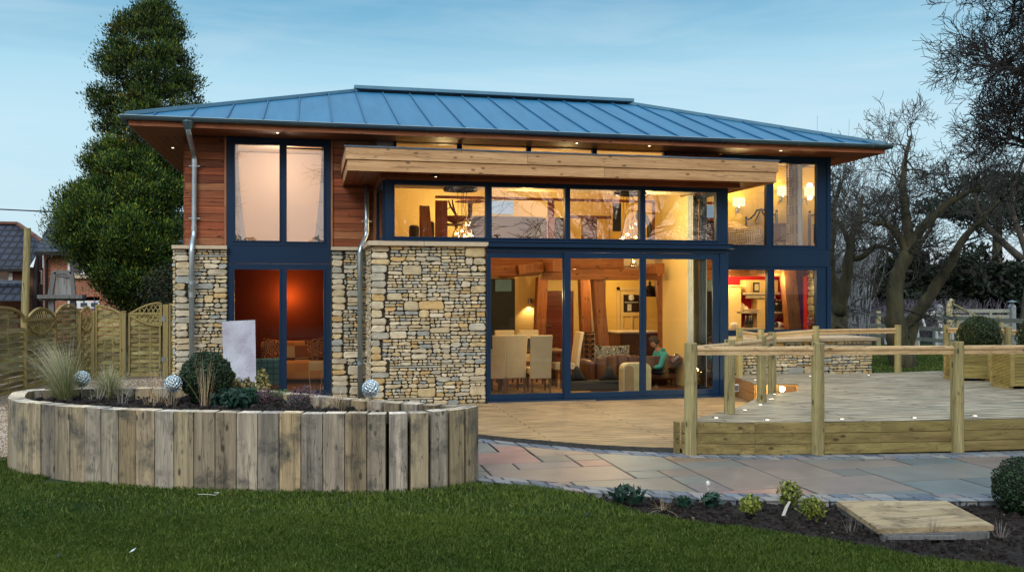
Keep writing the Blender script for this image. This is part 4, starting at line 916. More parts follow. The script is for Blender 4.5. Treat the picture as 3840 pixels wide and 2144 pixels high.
part('gallery_table',M['darkwood'],lambda m:m.box(q.x-.35,q.x+.6,19.7,20.0,q.z-.14,q.z-.10))
lt=E('arc_lamp',A(*KU(1890,400),y=18.9),'black curved arc lamp at the right of the gallery','floor lamp')
part('arc',M['black'],lambda m:m.tube([A(*KU(1905,480),y=18.9),A(*KU(1905,380),y=18.9),A(*KU(1880,315),y=18.9),A(*KU(1838,300),y=18.9)],[.05,.06,.05,.03],8),lt)
part('lamp_head',M['black'],lambda m:m.ball(A(*KU(1835,310),y=18.9),.11,10,8,(.8,.8,1.2)),lt)
x0,x1,z0,z1=frect(KU,1460,320,1545,480,20.5); T(part('bookcase',M['darkwood'],lambda m:m.box(x0,x1,20.5,20.8,2.78,z1),None),'dark tall cabinet on the gallery between pale walls','cabinet')
part('gallery_rail',M['redoak'],lambda m:m.box(A(*KU(1350,315),y=19.8).x,A(*KU(1640,315),y=19.8).x,19.8,19.85,A(*KU(1400,330),y=19.8).z,A(*KU(1400,308),y=19.8).z))
x0,x1,z0,z1=frect(KU,1645,225,1700,420,20.5); T(part('wall_hanging',M['slate'],lambda m:m.box(x0,x1,20.4,20.43,z0,z1),None),'dark patterned wall hanging on the gallery','wall hanging')
# ================= kitchen (right, lower)
ky2=18.7
def kx(a,y=ky2,v=900): return A(*KR(a,v),y=y).x
def kz(b,y=ky2,a=300): return A(*KR(a,b),y=y).z
ms=E('mantel',(kx(320),ky2,1.0),'cream kitchen overmantel with a moulded shelf','mantelpiece')
part('chimney_breast',M['cream'],lambda m:(m.box(kx(310),kx(365),ky2,ky2+.28,.9,kz(915)),m.box(kx(240),kx(365)+.3,ky2+.01,ky2+.29,kz(875),kz(800))),ms)
part('mantel_shelf',M['coping'],lambda m:(m.box(kx(215),kx(435),ky2-.12,ky2-.001,kz(890),kz(876)),m.box(kx(235),kx(415),ky2-.06,ky2-.001,kz(913),kz(891))),ms,bevel=.01)
T(part('tall_cupboard',M['cream'],lambda m:(m.box(kx(132)-.6,kx(200),ky2-.1,ky2+.28,.0,kz(840)),m.box(kx(132)-.6,kx(206),ky2-.13,ky2+.28,kz(839),kz(832))),None,bevel=.01),'tall cream cupboard at the left of the kitchen window','cupboard')
pf=E('picture_frame',(kx(292),ky2-.1,kz(860)),'black framed picture standing on the overmantel shelf','picture')
part('frame',M['black'],lambda m:m.box(kx(275),kx(311),ky2-.1,ky2-.07,kz(874),kz(815)),pf); part('picture',M['white'],lambda m:m.box(kx(281),kx(305),ky2-.105,ky2-.101,kz(864),kz(825),(.7,.6,.4)),pf)
def shelf(a,b,yy_,label):
    s_=E('wall_shelf',(kx((a+b)/2),ky2,kz(yy_)),label,'shelf','cream bracket shelves'); part('board',M['coping'],lambda m:m.box(kx(a),kx(b),ky2-.1,ky2+.28,kz(yy_+4),kz(yy_-4)),s_)
    for c_ in(a+40,b-20): part('bracket',M['coping'],lambda m:m.beam((kx(c_),ky2+.1,kz(yy_+5)),(kx(c_),ky2+.25,kz(yy_+40)),.06,.06),s_)
shelf(172,308,998,'cream bracket shelf holding the pig ornament'); shelf(410,500,1000,'cream bracket shelf holding the glass jars')
pg=E('pig_ornament',(kx(205),ky2,kz(980)),'pale pig ornament on the bracket shelf','ornament')
part('body',M['linen'],lambda m:(m.ball((kx(205),ky2+.05,kz(968)),.13,12,8,(1.2,.7,.9)),m.ball((kx(195),ky2+.0,kz(960)),.075,10,7)),pg,smooth=True)
for d in(-.08,.06): part('leg',M['linen'],lambda m:m.tube([(kx(205)+d,ky2+.03,kz(985)),(kx(205)+d,ky2+.03,kz(993))],.03,7),pg)
T(part('shell_dish',M['linen'],lambda m:(m.lathe([(.0,-.03),(.15,-.03),(.19,.03),(.15,.02),(0,0)],(kx(270),ky2+.02,kz(986)),16),m.ball((kx(237),ky2,kz(978)),.07,8,6,jit=.15)),None),'shallow dish and shell beside the pig ornament','dish')
for k,a in enumerate((432,448,466)):
    jr=E('storage_jar',(kx(a),ky2,kz(985)),'glass storage jar, '+['left','middle','right'][k]+' of three on the bracket shelf','jar','glass jars on the kitchen shelf')
    part('jar_glass',M['bottle'] if k<2 else M['white'],lambda m:m.lathe([(0,0),(.07,0),(.07,.2),(.04,.24),(0,.24)],(kx(a),ky2,kz(995)),10),jr,smooth=True); part('lid',M['steel'],lambda m:m.lathe([(.045,.24),(.045,.28),(0,.28)],(kx(a),ky2,kz(995)),10),jr)
T(part('kitchen_counter',M['coping'],lambda m:m.box(7.8,10.3,18.25,18.58,1.08,1.14),None),'pale kitchen worktop just above the lower window sill','worktop')
for k,a in enumerate((240,262,276)): 
    q=A(*KR(a,1085),y=18.42); T(part('bottle',M['bottle'],lambda m:m.lathe([(0,0),(.035,0),(.035,.15),(.015,.2),(.015,.27),(0,.27)],(q.x,18.42,1.141),10),None,smooth=True),['short dark bottle, left of three on the kitchen worktop','dark bottle, middle of three on the kitchen worktop','dark bottle, right of three on the kitchen worktop'][k],'bottle','bottles on the kitchen worktop')
for k,a in enumerate((165,420,443)):
    q=A(*KR(a,1085),y=18.42); T(part('crockery',M['white'] if k!=1 else M['bottle'],lambda m:(m.lathe([(0,0),(.05,0),(.08,.09),(.05,.12),(0,.12)],(q.x,18.42,1.141),12),m.tube([(q.x+.07,18.42,1.17),(q.x+.12,18.42,1.21),(q.x+.07,18.42,1.25)],.01,6)),None,smooth=True),['cream jug at the left of the kitchen worktop','dark pot beside the white jug on the worktop','white jug beside the oak brace on the worktop'][k],'jug')
part('oak_post',M['oak_z'],lambda m:m.beam((A(*KR(535,1090),y=17.8).x,17.8,.9),(A(*KR(495,770),y=17.8).x,17.8,2.42),.30,.2),bevel=.01)
part('oak_beam',M['oak_x'],lambda m:m.box(7.8,10.64,17.95,18.2,2.28,2.50),bevel=.01); part('oak_beam',M['oak_z'],lambda m:m.beam((9.2,17.55,2.42),(10.1,18.0,2.40),.2,.2),bevel=.01)
M['purple']=mk('purple_cloth',(.16,.02,.12),(.12,.015,.09),rough=.9)
curtain('curtain',A(*KR(548,900),y=17.75).x,A(*KR(592,900),y=17.75).x,17.75,1.0,2.45,M['purple'],'purple curtain beside the oak brace in the kitchen window',folds=4)
q=A(*KR(640,1045),y=17.55); po=E('orchid',(q.x,17.55,1.1),'small pink flower in a pot on the kitchen window sill','plant')
part('pot',M['redoak'],lambda m:m.lathe([(0,0),(.05,0),(.07,.12),(0,.11)],(q.x,17.55,1.10),12),po)
def fl_(m):
    for k in range(26): m.ball((q.x+R(-.09,.09),17.55+R(-.05,.05),1.30+R(-.06,.06)),.018,6,4)
part('flowers',mk('pink_petals',(.45,.08,.25),rough=.8),fl_,po)
# ================= bedroom (right, upper)
by=18.75
def bxp(a,y,b=700): return A(*KB(a,b),y=y).x
def bzp(b,y,a=400): return A(*KB(a,b),y=y).z
part('partition_wall',M['yellow'],lambda m:m.box(7.72,10.65,by+.01,by+.1,2.77,4.8))
for k,(a0,a1,b0,b1) in enumerate(((170,340,690,803),(803,950,527,650))):
    x0,x1=bxp(a0,by-.2),bxp(a1,by-.2); z0,z1=bzp(b1,by-.2,a0),bzp(b0,by-.2,a0)
    lp=E('wall_lamp',((x0+x1)/2,by,(z0+z1)/2),['glowing cream wall lamp to the left of the bed head','glowing cream wall lamp beside the patterned curtain'][k],'wall lamp','bedroom wall lamps')
    part('lamp_shade',M['shade'],lambda m:(m.lathe([((x1-x0)/2*.93,0),((x1-x0)/2*.93,z1-z0)],((x0+x1)/2,by-.24,z0),24)),lp,smooth=True)
    part('bracket',M['steel'],lambda m:(m.tube([((x0+x1)/2,by-.24,z0+.02),((x0+x1)/2+.04,by-.2,z0-.06),((x0+x1)/2+.08,by,z0-.06)],.012,6),m.box((x0+x1)/2+.04,(x0+x1)/2+.12,by-.02,by,z0-.13,z0-.01),m.tube([((x0+x1)/2+.02,by-.1,z0-.06),((x0+x1)/2-.02,by-.1,z0-.20)],.01,5)),lp)
    lamp(((x0+x1)/2,by-.24,z1+.03),5.0,LC2,.06); lamp(((x0+x1)/2,by-.24,z0-.04),3.0,LC2,.05)
bd=E('bed',(9,19,2.77),'iron bed with a basket weave patterned quilt','bed')
bx0,bx1=8.1,bxp(600,17.9)
zq=bzp(1130,17.9); zq2=bzp(1010,18.2)
def quilt(m):
    nx,ny=14,10; vs=[]
    for j in range(ny+1):
        for i in range(nx+1):
            a=i/nx;b=j/ny; x=bx0+(bx1-bx0)*a; z=zq+(zq2-zq)*min(1,max(0,(b-.45)*2))*(math.exp(-((a-.75)/.28)**2)*1.05)+.02*math.sin(a*17+b*9)
            vs.append((x,17.85+b*.75,z))
    fs=[(j*(nx+1)+i,j*(nx+1)+i+1,(j+1)*(nx+1)+i+1,(j+1)*(nx+1)+i) for j in range(ny) for i in range(nx)]
    n0=len(vs)
    for i in range(nx+1): vs.append((vs[i][0],17.83+.01*math.sin(i),2.80))
    fs+=[(n0+i,n0+i+1,i+1,i) for i in range(nx)]
    n1=len(vs)
    for j in range(ny+1): p=vs[j*(nx+1)+nx]; vs.append((p[0]+.03,p[1],2.80))
    fs+=[(j*(nx+1)+nx,n1+j,n1+j+1,(j+1)*(nx+1)+nx) for j in range(ny)]
    m.add(vs,fs)
part('quilt',M['quilt'],quilt,bd,smooth=True)
hy_=18.65; hb=[A(*KB(a,b),y=hy_) for a,b in((372,1000),(430,985),(490,925),(520,870),(580,850),(630,862),(700,900),(760,925),(800,915))]
part('headboard',M['black'],lambda m:(m.tube(hb,.022,7),m.tube([hb[0]+Vector((0,0,.0)),(hb[0].x,hy_,2.8)],.025,7),m.tube([hb[-1],(hb[-1].x,hy_,2.8)],.035,7),m.tube([hb[4],A(*KB(500,1020),y=hy_)],.015,6),m.tube([hb[4],A(*KB(650,970),y=hy_)],.02,6),m.ball(hb[0]+Vector((0,0,.05)),.03,8,6),m.ball(hb[-1]+Vector((0,0,.06)),.035,8,6)),bd,smooth=True)
x0,x1=bxp(745,18.2),bxp(950,18.2); zt=bzp(1040,18.2)
ds=E('bedside_chest',((x0+x1)/2,18.2,2.77),'carved bombe chest of drawers beside the bed','chest of drawers')
part('carcass',M['leather'],lambda m:(m.box(x0,x1,18.2,18.5,zt-.42,zt-.03)),ds,bevel=.03); part('top',M['darkwood'],lambda m:m.box(x0-.02,x1+.02,18.17,18.5,zt-.029,zt),ds,bevel=.01)
for a in(x0+.04,x1-.05): part('leg',M['darkwood'],lambda m:m.tube([(a,18.23,zt-.42),(a+.02,18.2,zt-.6),(a,18.22,2.78)],[.03,.018,.014],6),ds)
part('drawer_front',mk('silvered_drawer',(.45,.42,.38),rough=.3,metal=.6),lambda m:m.box((x0+x1)/2+.03,x1-.03,18.185,18.199,zt-.35,zt-.08),ds,bevel=.006)
curtain('curtain',bxp(945,17.75),bxp(1105,17.75),17.75,2.8,4.75,M['quilt'],'basket weave patterned curtain in the upper right window',folds=4,amp=.03)
curtain('curtain',bxp(1108,17.7),bxp(1170,17.7),17.7,2.8,4.75,M['voile'],'sheer white curtain beside the patterned one in the upper right window',folds=2,amp=.02)
# ================= the boy
# ================================================================ GROUND, DECKS, PAVING
PZ_=-.06; DZ=.343
def zpoly(lst,z): return [A(u,v,z=z) for u,v in lst]
def sheet(name,pts,z,mat,kind='structure',drop=None):
    mb=MB(); mb.face([(p[0],p[1],z) for p in pts]); o=mb.build(name,mat); o['kind']=kind; return o
M['earth']=mk('dark_ground',(.035,.055,.02),(.02,.03,.012),scale=.6,rough=.95)
sheet('ground',[(-300,-300),(300,-300),(300,400),(-300,400)],-.16,M['earth'])
# front lawn
lawn_edge=[A(u,v,z=PZ_) for u,v in((1600,1786),(1790,1806),(1960,1817),(2165,1843),(2300,1885),(2423,1928),(2640,1962),(2863,1986),(3070,2018),(3278,2053),(3560,2096),(3840,2132),(4100,2165))]
lawn=[(-25,-30),(45,-30),(45,lawn_edge[-1].y-.1)]+[(p.x,p.y) for p in reversed(lawn_edge)]+[(2.2,11.2),(-2.8,11.6),(-3.0,12.05),(-25,12.05)]
sheet('lawn',lawn,-.075,M['lawn'])
# gravel to the left and up to the fence
grav=[(-9,8.5),(-3.95,9.5),(-3.6,11.6),(1.4,12.0),(1.4,23.5),(-9,24)]
grv=sheet('gravel',[(-9,12.06),(-3.3,12.06),(-3.0,10.9),(3,10.9),(3.02,17.2),(-2.2,17.2),(-2.2,24),(-9,24)],-.068,M['gravel'])
# little gravel stones as a ground cover
def gravel_stones(n,region,zz,name,sz=(.008,.02)):
    rng=np.random.default_rng(3); P=[]
    x0,x1,y0,y1=region
    x=rng.uniform(x0,x1,n);y=rng.uniform(y0,y1,n); s=rng.uniform(*sz,n)
    V=np.zeros((n,4,4,3))
    # four little faces (pyramid) per stone
    a=rng.uniform(0,6.28,n); base=[]
    for k in range(4):
        base.append(np.stack([x+s*np.cos(a+k*PI/2),y+s*.8*np.sin(a+k*PI/2),np.full(n,zz)],1))
    top=np.stack([x,y,zz+s*.9],1)
    tri=np.stack([np.stack([base[k],base[(k+1)%4],top],1) for k in range(4)],1).reshape(-1,3)
    pal=np.array([(.45,.38,.27),(.33,.25,.17),(.55,.50,.42),(.22,.16,.12),(.40,.30,.24),(.62,.58,.50)])
    c=pal[rng.integers(0,len(pal),n)]; c=np.repeat(c,4,0)
    o=fast_mesh(name,tri,3,c,M['stone']); o['kind']='stuff'; return o
T(gravel_stones(22000,(-6.5,-3.35,12.0,16.5),-.066,'gravel_stones'),'loose buff and brown gravel between the curved planter and the side fence','gravel')
T(gravel_stones(16000,(-5.3,.9,16.2,22.),-.066,'gravel_stones',(.012,.026)),'loose gravel in front of the back fence and gate beside the house','gravel')
# flagstone at the pier foot
# soil bed in front of the paving
front_curve=[(1600,1780),(1790,1800),(1980,1818),(2165,1841),(2380,1858),(2614,1870),(2860,1876),(3112,1878),(3500,1878),(3840,1876),(4100,1872)]
bedp=[A(u,v-12,z=PZ_) for u,v in front_curve]
bed=[(p.x,p.y) for p in bedp]+[(p.x+.0,p.y-.02) for p in reversed(lawn_edge)]
M['bed']=M['soil']
# lumpy soil: grid clipped by distance to the outline
def point_in(poly,x,y):
    c=False;j=len(poly)-1
    for i in range(len(poly)):
        xi,yi=poly[i][0],poly[i][1];xj,yj=poly[j][0],poly[j][1]
        if (yi>y)!=(yj>y) and x<(xj-xi)*(y-yi)/(yj-yi)+xi: c=not c
        j=i
    return c
from mathutils import noise as mnoise
def lumpy(name,poly,z,amp,step,mat,parent=None,fr=6):
    xs=[p[0] for p in poly];ys=[p[1] for p in poly]; mb=MB(); idx={}
    nx=int((max(xs)-min(xs))/step)+1; ny=int((max(ys)-min(ys))/step)+1
    def vid(i,j):
        if (i,j) not in idx:
            x=min(xs)+i*step+R(-.3,.3)*step;y=min(ys)+j*step+R(-.3,.3)*step
            h=mnoise.noise(Vector((x*fr,y*fr,3.3)))+.6*mnoise.noise(Vector((x*fr*2.7,y*fr*2.7,1)))
            idx[(i,j)]=len(mb.v); mb.v.append((x,y,z+amp*h+R(0,.25)*amp))
        return idx[(i,j)]
    for i in range(nx):
        for j in range(ny):
            if point_in(poly,min(xs)+(i+.5)*step,min(ys)+(j+.5)*step):
                mb.f.append((vid(i,j),vid(i+1,j),vid(i+1,j+1),vid(i,j+1))); mb.c.append((1,1,1))
    return mb.build(name,mat,parent)
b_=lumpy('soil_bed',bed,-.115,.035,.035,M['soil']); b_['kind']='structure'
rs=random.Random(9); rng=np.random.default_rng(11)
def clods(n,poly,z,name,label,seed,s0=.012,s1=.04):
    rs=random.Random(seed); xs=[p[0] for p in poly];ys=[p[1] for p in poly]; mb=MB(); k=0
    while k<n:
        x=rs.uniform(min(xs),max(xs));y=rs.uniform(min(ys),max(ys))
        if not point_in(poly,x,y): continue
        k+=1; s=rs.uniform(s0,s1)*(rs.random()**1.5+.3); kk=rs.uniform(.6,1.6)
        if rs.random()<.03: kk=12; s*=.5
        vs=[(x+s*rs.uniform(.6,1.2)*math.cos(q*PI/3+a0)*r_,y+s*rs.uniform(.6,1.2)*math.sin(q*PI/3+a0)*r_,z+zz*s) for a0,r_,zz in((0,1,-.3),(.5,.75,.7)) for q in range(6)]+[(x,y,z+s*1.1)]
        fs=[(q,(q+1)%6,6+(q+1)%6,6+q) for q in range(6)]+[(6+q,6+(q+1)%6,12) for q in range(6)]
        mb.add(vs,fs,(kk,kk,kk))
    o=mb.build(name,M['soil']); o['kind']='stuff'; T(o,label,'soil'); return o
clods(2600,bed,-.105,'soil_clods','dark crumbly clods of soil in the narrow bed between paving and lawn',4)
# ---- paving
deck_curve=[(1600,1624),(1795,1643),(1900,1655),(2060,1669),(2236,1684),(2400,1692),(2564,1697),(2700,1703),(2829,1704),(3069,1703),(3300,1702),(3569,1697),(3840,1690),(4100,1684)]
dcv=[A(u,v,z=PZ_) for u,v in deck_curve]
fc=[A(u,v,z=PZ_) for u,v in front_curve]
base=[(p.x,p.y+.25) for p in dcv]+[(p.x,p.y) for p in reversed(fc)]
M['joint']=mk('paving_joint',(.06,.06,.055),(.03,.03,.028),scale=20,rough=.9)
pav=sheet('patio',base,PZ_-.008,M['joint'])
M['slab']=mk('sandstone_flags',(1,1,1),(.80,.84,.88),scale=1.6,rough=.42,bump=.5,bscale=4,detail=7,dirt=.22,dirtscale=2.3,spec=.5)
M['sett']=mk('setts',(.95,.95,.9),(.7,.74,.8),scale=8,rough=.6,bump=.4,bscale=12,spec=.45)
def interp(curve,x):
    for a,b in zip(curve,curve[1:]):
        if a.x<=x<=b.x: return a.y+(b.y-a.y)*(x-a.x)/(b.x-a.x)
    return curve[0].y if x<curve[0].x else curve[-1].y
SW=.155
def clip_poly(poly,f):
    out=[]
    for i in range(len(poly)):
        p,q=poly[i],poly[(i+1)%len(poly)]; fp,fq=f(p),f(q)
        if fp>=0: out.append(p)
        if fp*fq<0: k=fp/(fp-fq); out.append((p[0]+(q[0]-p[0])*k,p[1]+(q[1]-p[1])*k))
    return out
def slab(mb,pts,z,th,col,ins=.007):
    if len(pts)<3: return
    cx=sum(p[0] for p in pts)/len(pts);cy=sum(p[1] for p in pts)/len(pts)
    def sh(d):
        r=[]
        for x,y in pts:
            l=math.hypot(x-cx,y-cy) or 1; r.append((x-(x-cx)/l*min(d,l*.5),y-(y-cy)/l*min(d,l*.5)))
        return r
    a=sh(ins);b=sh(ins+.006); n=len(pts); tz=R(-.0015,.0015)
    mb.add([(x,y,z-th) for x,y in a]+[(x,y,z-.004) for x,y in a]+[(x,y,z+tz) for x,y in b],[(i,(i+1)%n,n+(i+1)%n,n+i) for i in range(n)]+[(n+i,n+(i+1)%n,2*n+(i+1)%n,2*n+i) for i in range(n)]+[tuple(range(2*n,3*n))],col)
mb=MB(); rs=random.Random(21)
pal=[(.30,.34,.33),(.33,.37,.35),(.35,.36,.31),(.40,.35,.29),(.48,.33,.29),(.28,.32,.33),(.37,.38,.34),(.34,.38,.34),(.39,.37,.36),(.41,.37,.31)]
unit=.38
gx0,gx1,gy0,gy1=1.2,11.6,7.0,13.0
nx=int((gx1-gx0)/unit);ny=int((gy1-gy0)/unit); used=set()
def clipslab(x0,y0,x1,y1):
    poly=[(x0,y0),(x1,y0),(x1,y1),(x0,y1)]
    # subdivide long edges so that clipping against the curves stays close
    poly=clip_poly(poly,lambda p:interp(dcv,p[0])-2*SW-.0-p[1]); 
    if len(poly)>=3: poly=clip_poly(poly,lambda p:p[1]-(interp(fc,p[0])+2*SW))
    return poly
for j in range(ny):
    for i in range(nx):
        if (i,j) in used: continue
        opts=[(3,2),(2,2),(2,3),(3,3),(2,1),(4,3),(1,1),(4,2),(3,1)]; rs.shuffle(opts)
        for a,b in opts+[(1,1)]:
            cells=[(i+p,j+q) for p in range(a) for q in range(b)]
            if all(c not in used for c in cells): break
        used.update(cells); x0=gx0+i*unit;y0=gy0+j*unit
        p=clipslab(x0,y0,x0+a*unit,y0+b*unit)
        c=rs.choice(pal); 
        if rs.random()<.05: c=(.42,.32,.20)
        k=rs.uniform(.85,1.15); slab(mb,p,PZ_,.02,(max(.05,(c[0]-.35)*1.45+.35)*k*.52,(c[1])*k*.52,(c[2]-.33)*.8*k*.54+.33*k*.54),.018)
mb.build('flagstones',M['slab'],pav)
mb=MB(); spal=[(.19,.24,.31),(.24,.28,.32),(.30,.33,.36),(.32,.29,.31),(.20,.23,.27),(.37,.37,.37),(.13,.17,.23)]
for curve,sgn in((dcv,-1),(fc,1)):
    for row in(0,1):
        x=curve[0].x+row*.08
        while x<11.4:
            w_=rs.choice([.16,.20,.25,.18]); 
            p=[]
            for xx,k in((x,row),(x+w_,row),(x+w_,row+1),(x,row+1)):
                p.append((xx,interp(curve,xx)+sgn*k*SW))
            if sgn<0: p=[p[3],p[2],p[1],p[0]]
            k=rs.uniform(.85,1.2); c=rs.choice(spal); slab(mb,p,PZ_+.004,.06 if (sgn>0 and row==0) else .02,tuple(q*k*.8 for q in c),.018); x+=w_+.0
mb.build('sett_border',M['sett'],pav)
# ---- lower deck
fe=A(2564,1697,z=PZ_)
M['ldeck']=bricks('grooved_deck',(.40,.28,.15),(.30,.215,.12),(.04,.03,.02),w=3.1,h=.145,plane='xy',rough=.6,ms=.008,bump=.7,var=.65,grain=(.28,3.2,1))
M['udeck']=bricks('weathered_deck',(.42,.37,.27),(.33,.31,.24),(.05,.045,.03),w=3.4,h=.145,plane='xy',rough=.62,ms=.012,bump=.7,var=.75,grain=(.28,3.2,1))
ld=[(p.x,p.y) for p,q in zip(dcv,deck_curve) if q[0]<=2564]+[(fe.x+.3,fe.y+.4),(8.2,YB),(8.6,17.2),(7.62,17.2),(7.62,YB-.02),(3.03,YB-.02),(1.2,YB-.08),(.9,13.2)]
mb=MB(); mb.face([(x,y,0) for x,y in ld]); o=T(mb.build('lower_deck',M['ldeck']),kind='structure')
mb=MB(); cv=[(p.x,p.y+.001) for p,q in zip(dcv,deck_curve) if q[0]<=2564]
for a,b in zip(cv,cv[1:]): mb.face([(a[0],a[1],-.06),(b[0],b[1],-.06),(b[0],b[1],-.001),(a[0],a[1],-.001)])
mb.build('deck_edge',M['joint'],o)
# ---- upper deck
ue=[(2758,1413),(2834,1440),(2993,1440),(2993,1466),(2873,1478),(2834,1494),(2792,1515),(2719,1540),(2614,1566),(2562,1579)]
ue=[A(u,v,z=DZ) for u,v in ue]
fr=[A(u,v,z=DZ) for u,v in ((2558,1581),(2829,1583),(3069,1581),(3300,1578),(3569,1573),(3840,1566),(4300,1553))]
bk=[A(u,v,z=DZ) for u,v in ((4300,1480),(3840,1450),(3790,1408),(3560,1389),(3162,1402))]
top=[(p.x,p.y) for p in fr]+[(p.x,p.y) for p in bk]+[(9.9,16.13),(7.72,16.1)]+[(p.x,p.y) for p in ue]
mb=MB(); mb.face([(x,y,DZ) for x,y in top]); ud=T(mb.build('upper_deck',M['udeck']),kind='structure')
def boards(name,pts,z0,z1,n,mat,parent,th=.03,over=.0,label=None):
    """horizontal boards standing along a plan polyline"""
    mb=MB(); hh=(z1-z0)/n
    for k in range(n):
        kk=R(.8,1.15)
        for a,b in zip(pts,pts[1:]):
            a=Vector((a[0],a[1],0));b=Vector((b[0],b[1],0)); d=(b-a).normalized(); o_=Vector((d.y,-d.x,0))*th
            zz0=z0+k*hh+.003; zz1=z0+(k+1)*hh-.003
            vs=[Vector((p.x,p.y,z)) for z in(zz0,zz1) for p in(a,b,b+o_,a+o_)]
            mb.add(vs,[(0,1,5,4),(1,2,6,5),(2,3,7,6),(3,0,4,7),(4,5,6,7),(0,3,2,1)],(kk,kk*R(.97,1.03),kk*.95))
    return mb.build(name,mat,parent,label=label,bevel=.003)
boards('fascia_boards',[(p.x,p.y+.0) for p in fr],-.055,DZ-.004,3,M['board'],ud)
boards('curved_fascia',[(p.x,p.y) for p in ue[4:]]+[(fr[0].x,fr[0].y)],-.0,DZ-.004,3,M['board'],ud,th=.02)
M['litboard']=wood('step_side_board',(.42,.24,.10),(.28,.14,.05),'x',2,rough=.6)
boards('step_boards',[(ue[0].x,ue[0].y),(ue[1].x,ue[1].y)],0.002,DZ-.004,2,M['litboard'],ud,th=.02)
boards('recess_boards',[(ue[1].x,ue[1].y),(ue[2].x,ue[2].y)],0.002,DZ-.004,2,M['litboard'],ud,th=.02)
boards('recess_boards',[(ue[2].x,ue[2].y),(ue[3].x,ue[3].y)],0.002,DZ-.004,2,M['litboard'],ud,th=.02)
boards('end_boards',[(fr[0].x-.02,fr[0].y+.14),(fr[0].x-.02,fr[0].y+.02)],-.055,DZ-.006,3,M['board'],ud,th=.04)
# back lawn
sheet('back_lawn',[(9.7,15.0),(30,15.0),(30,36),(9.7,36)],-.03,M['lawn'])
# ================================================================ GARDEN STRUCTURES
# ---- raised sleeper planter
PT=.73
outer=[(1796,1522),(1775,1528),(1751,1531),(1684,1539),(1580,1547),(1468,1551),(1340,1551),(1200,1550),(1040,1549),(880,1547),(708,1545),(600,1541),(496,1537),(400,1532),(311,1527),(240,1522),(179,1517),(110,1511),(67,1506),(36,1498),(27,1491),(32,1482),(52,1468),(80,1463),(125,1459),(186,1457),(347,1453),(520,1451),(708,1450),(850,1453),(1005,1461),(1165,1476),(1240,1484),(1440,1500),(1620,1511),(1770,1519)]
op=[A(u,v,z=PT) for u,v in outer]; op=[Vector((p.x,p.y,0)) for p in op]
def resample(pts,step,closed=True):
    P_=pts+[pts[0]] if closed else pts; d=[0]
    for a,b in zip(P_,P_[1:]): d.append(d[-1]+(b-a).length)
    n=max(2,round(d[-1]/step)); out=[]
    for k in range(n):
        t=d[-1]*k/n
        for i in range(len(P_)-1):
            if d[i]<=t<=d[i+1]: out.append(P_[i].lerp(P_[i+1],(t-d[i])/(d[i+1]-d[i]+1e-9))); break
    return out
ring=resample(op,.228)
cen=sum(ring,Vector())/len(ring)
pl=E('raised_planter',(cen.x,cen.y,-.07),'teardrop shaped raised planter of upright weathered oak sleepers','planter')
rs=random.Random(12)
TK=.17
for i in range(len(ring)):
    a=ring[i];b=ring[(i+1)%len(ring)]; d=(b-a).normalized(); n_=Vector((-d.y,d.x,0))
    if n_.dot(cen-a)<0: n_=-n_
    # gaps open at the right hand end
    right=a.x>.75 and a.y<10.1
    g0=.036 if right else .003
    aa=a+d*g0; bb=b-d*.003; z1=PT+rs.uniform(-.005,.004); z0=-.12
    ins=.0; off=n_*rs.uniform(-.006,.008)
    L0=[aa+off,bb+off,bb+off+n_*TK-d*.012,aa+off+n_*TK+d*.012]
    mb=MB(); k=rs.choice([.8,.9,1,1.1,1.2,1.05,.62]); w=rs.uniform(-.04,.05); c=(k*(1+w),k,k*(1-w*1.2))
    # a few sleepers are split by a deep shake
    vs=[Vector((p.x,p.y,z)) for z in(z0,z1) for p in L0]; mb.add(vs,[(0,1,5,4),(1,2,6,5),(2,3,7,6),(3,0,4,7),(0,3,2,1)],c)
    m2=MB()
    mb.add(vs[4:],[(0,1,2,3)],(c[0]*2.2,c[1]*2.25,c[2]*2.5))
    mb.build('sleeper',M['sleeper'],pl,bevel=.006)
inner=[]
for i in range(len(ring)):
    a=ring[i];b=ring[(i+1)%len(ring)];d=(b-a).normalized(); n_=Vector((-d.y,d.x,0)); 
    if n_.dot(cen-a)<0: n_=-n_
    inner.append(a+n_*.10)
SZ=.60
so2=lumpy('soil',[(p.x,p.y) for p in inner],SZ,.03,.05,M['soil'],pl,5)
cl_=clods(1500,[(p.x+ (cen.x-p.x)*.06,p.y+(cen.y-p.y)*.06) for p in inner],SZ+.02,'soil_clods','dark crumbly soil clods inside the raised planter',8,.012,.05)
# ---- plants in the planter
def blades(n,base,h,spread,w,cols,seed,droop=.5,segs=4,lean=(0,0),up=0.):
    """tuft of grass blades; returns quads (N*4,3), colours"""
    rng=np.random.default_rng(seed); V=[];C=[]
    for i in range(n):
        az=rng.uniform(0,2*PI); tilt=abs(rng.normal(0,spread))+.03; L_=h*rng.uniform(.6,1.08); r0=rng.uniform(0,.06)
        p=np.array([base[0]+r0*math.cos(az),base[1]+r0*math.sin(az),base[2]]); d=np.array([math.sin(tilt)*math.cos(az)+lean[0],math.sin(tilt)*math.sin(az)+lean[1],math.cos(tilt)]); d/=np.linalg.norm(d)
        side=np.array([-math.sin(az+rng.uniform(-1,1)),math.cos(az),0.]); side/=np.linalg.norm(side); c=np.array(cols[rng.integers(len(cols))])*rng.uniform(.75,1.2)
        for s in range(segs):
            ww=w*(1-s/segs); w2=w*(1-(s+1)/segs)+.0003; q=p+d*L_/segs; d2=d+np.array([0,0,-droop*(s+1)/segs*.35])+np.array([lean[0],lean[1],0])*.15; d2/=np.linalg.norm(d2)
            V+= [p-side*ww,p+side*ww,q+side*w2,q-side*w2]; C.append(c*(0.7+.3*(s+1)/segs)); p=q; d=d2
    return np.array(V),np.array(C)
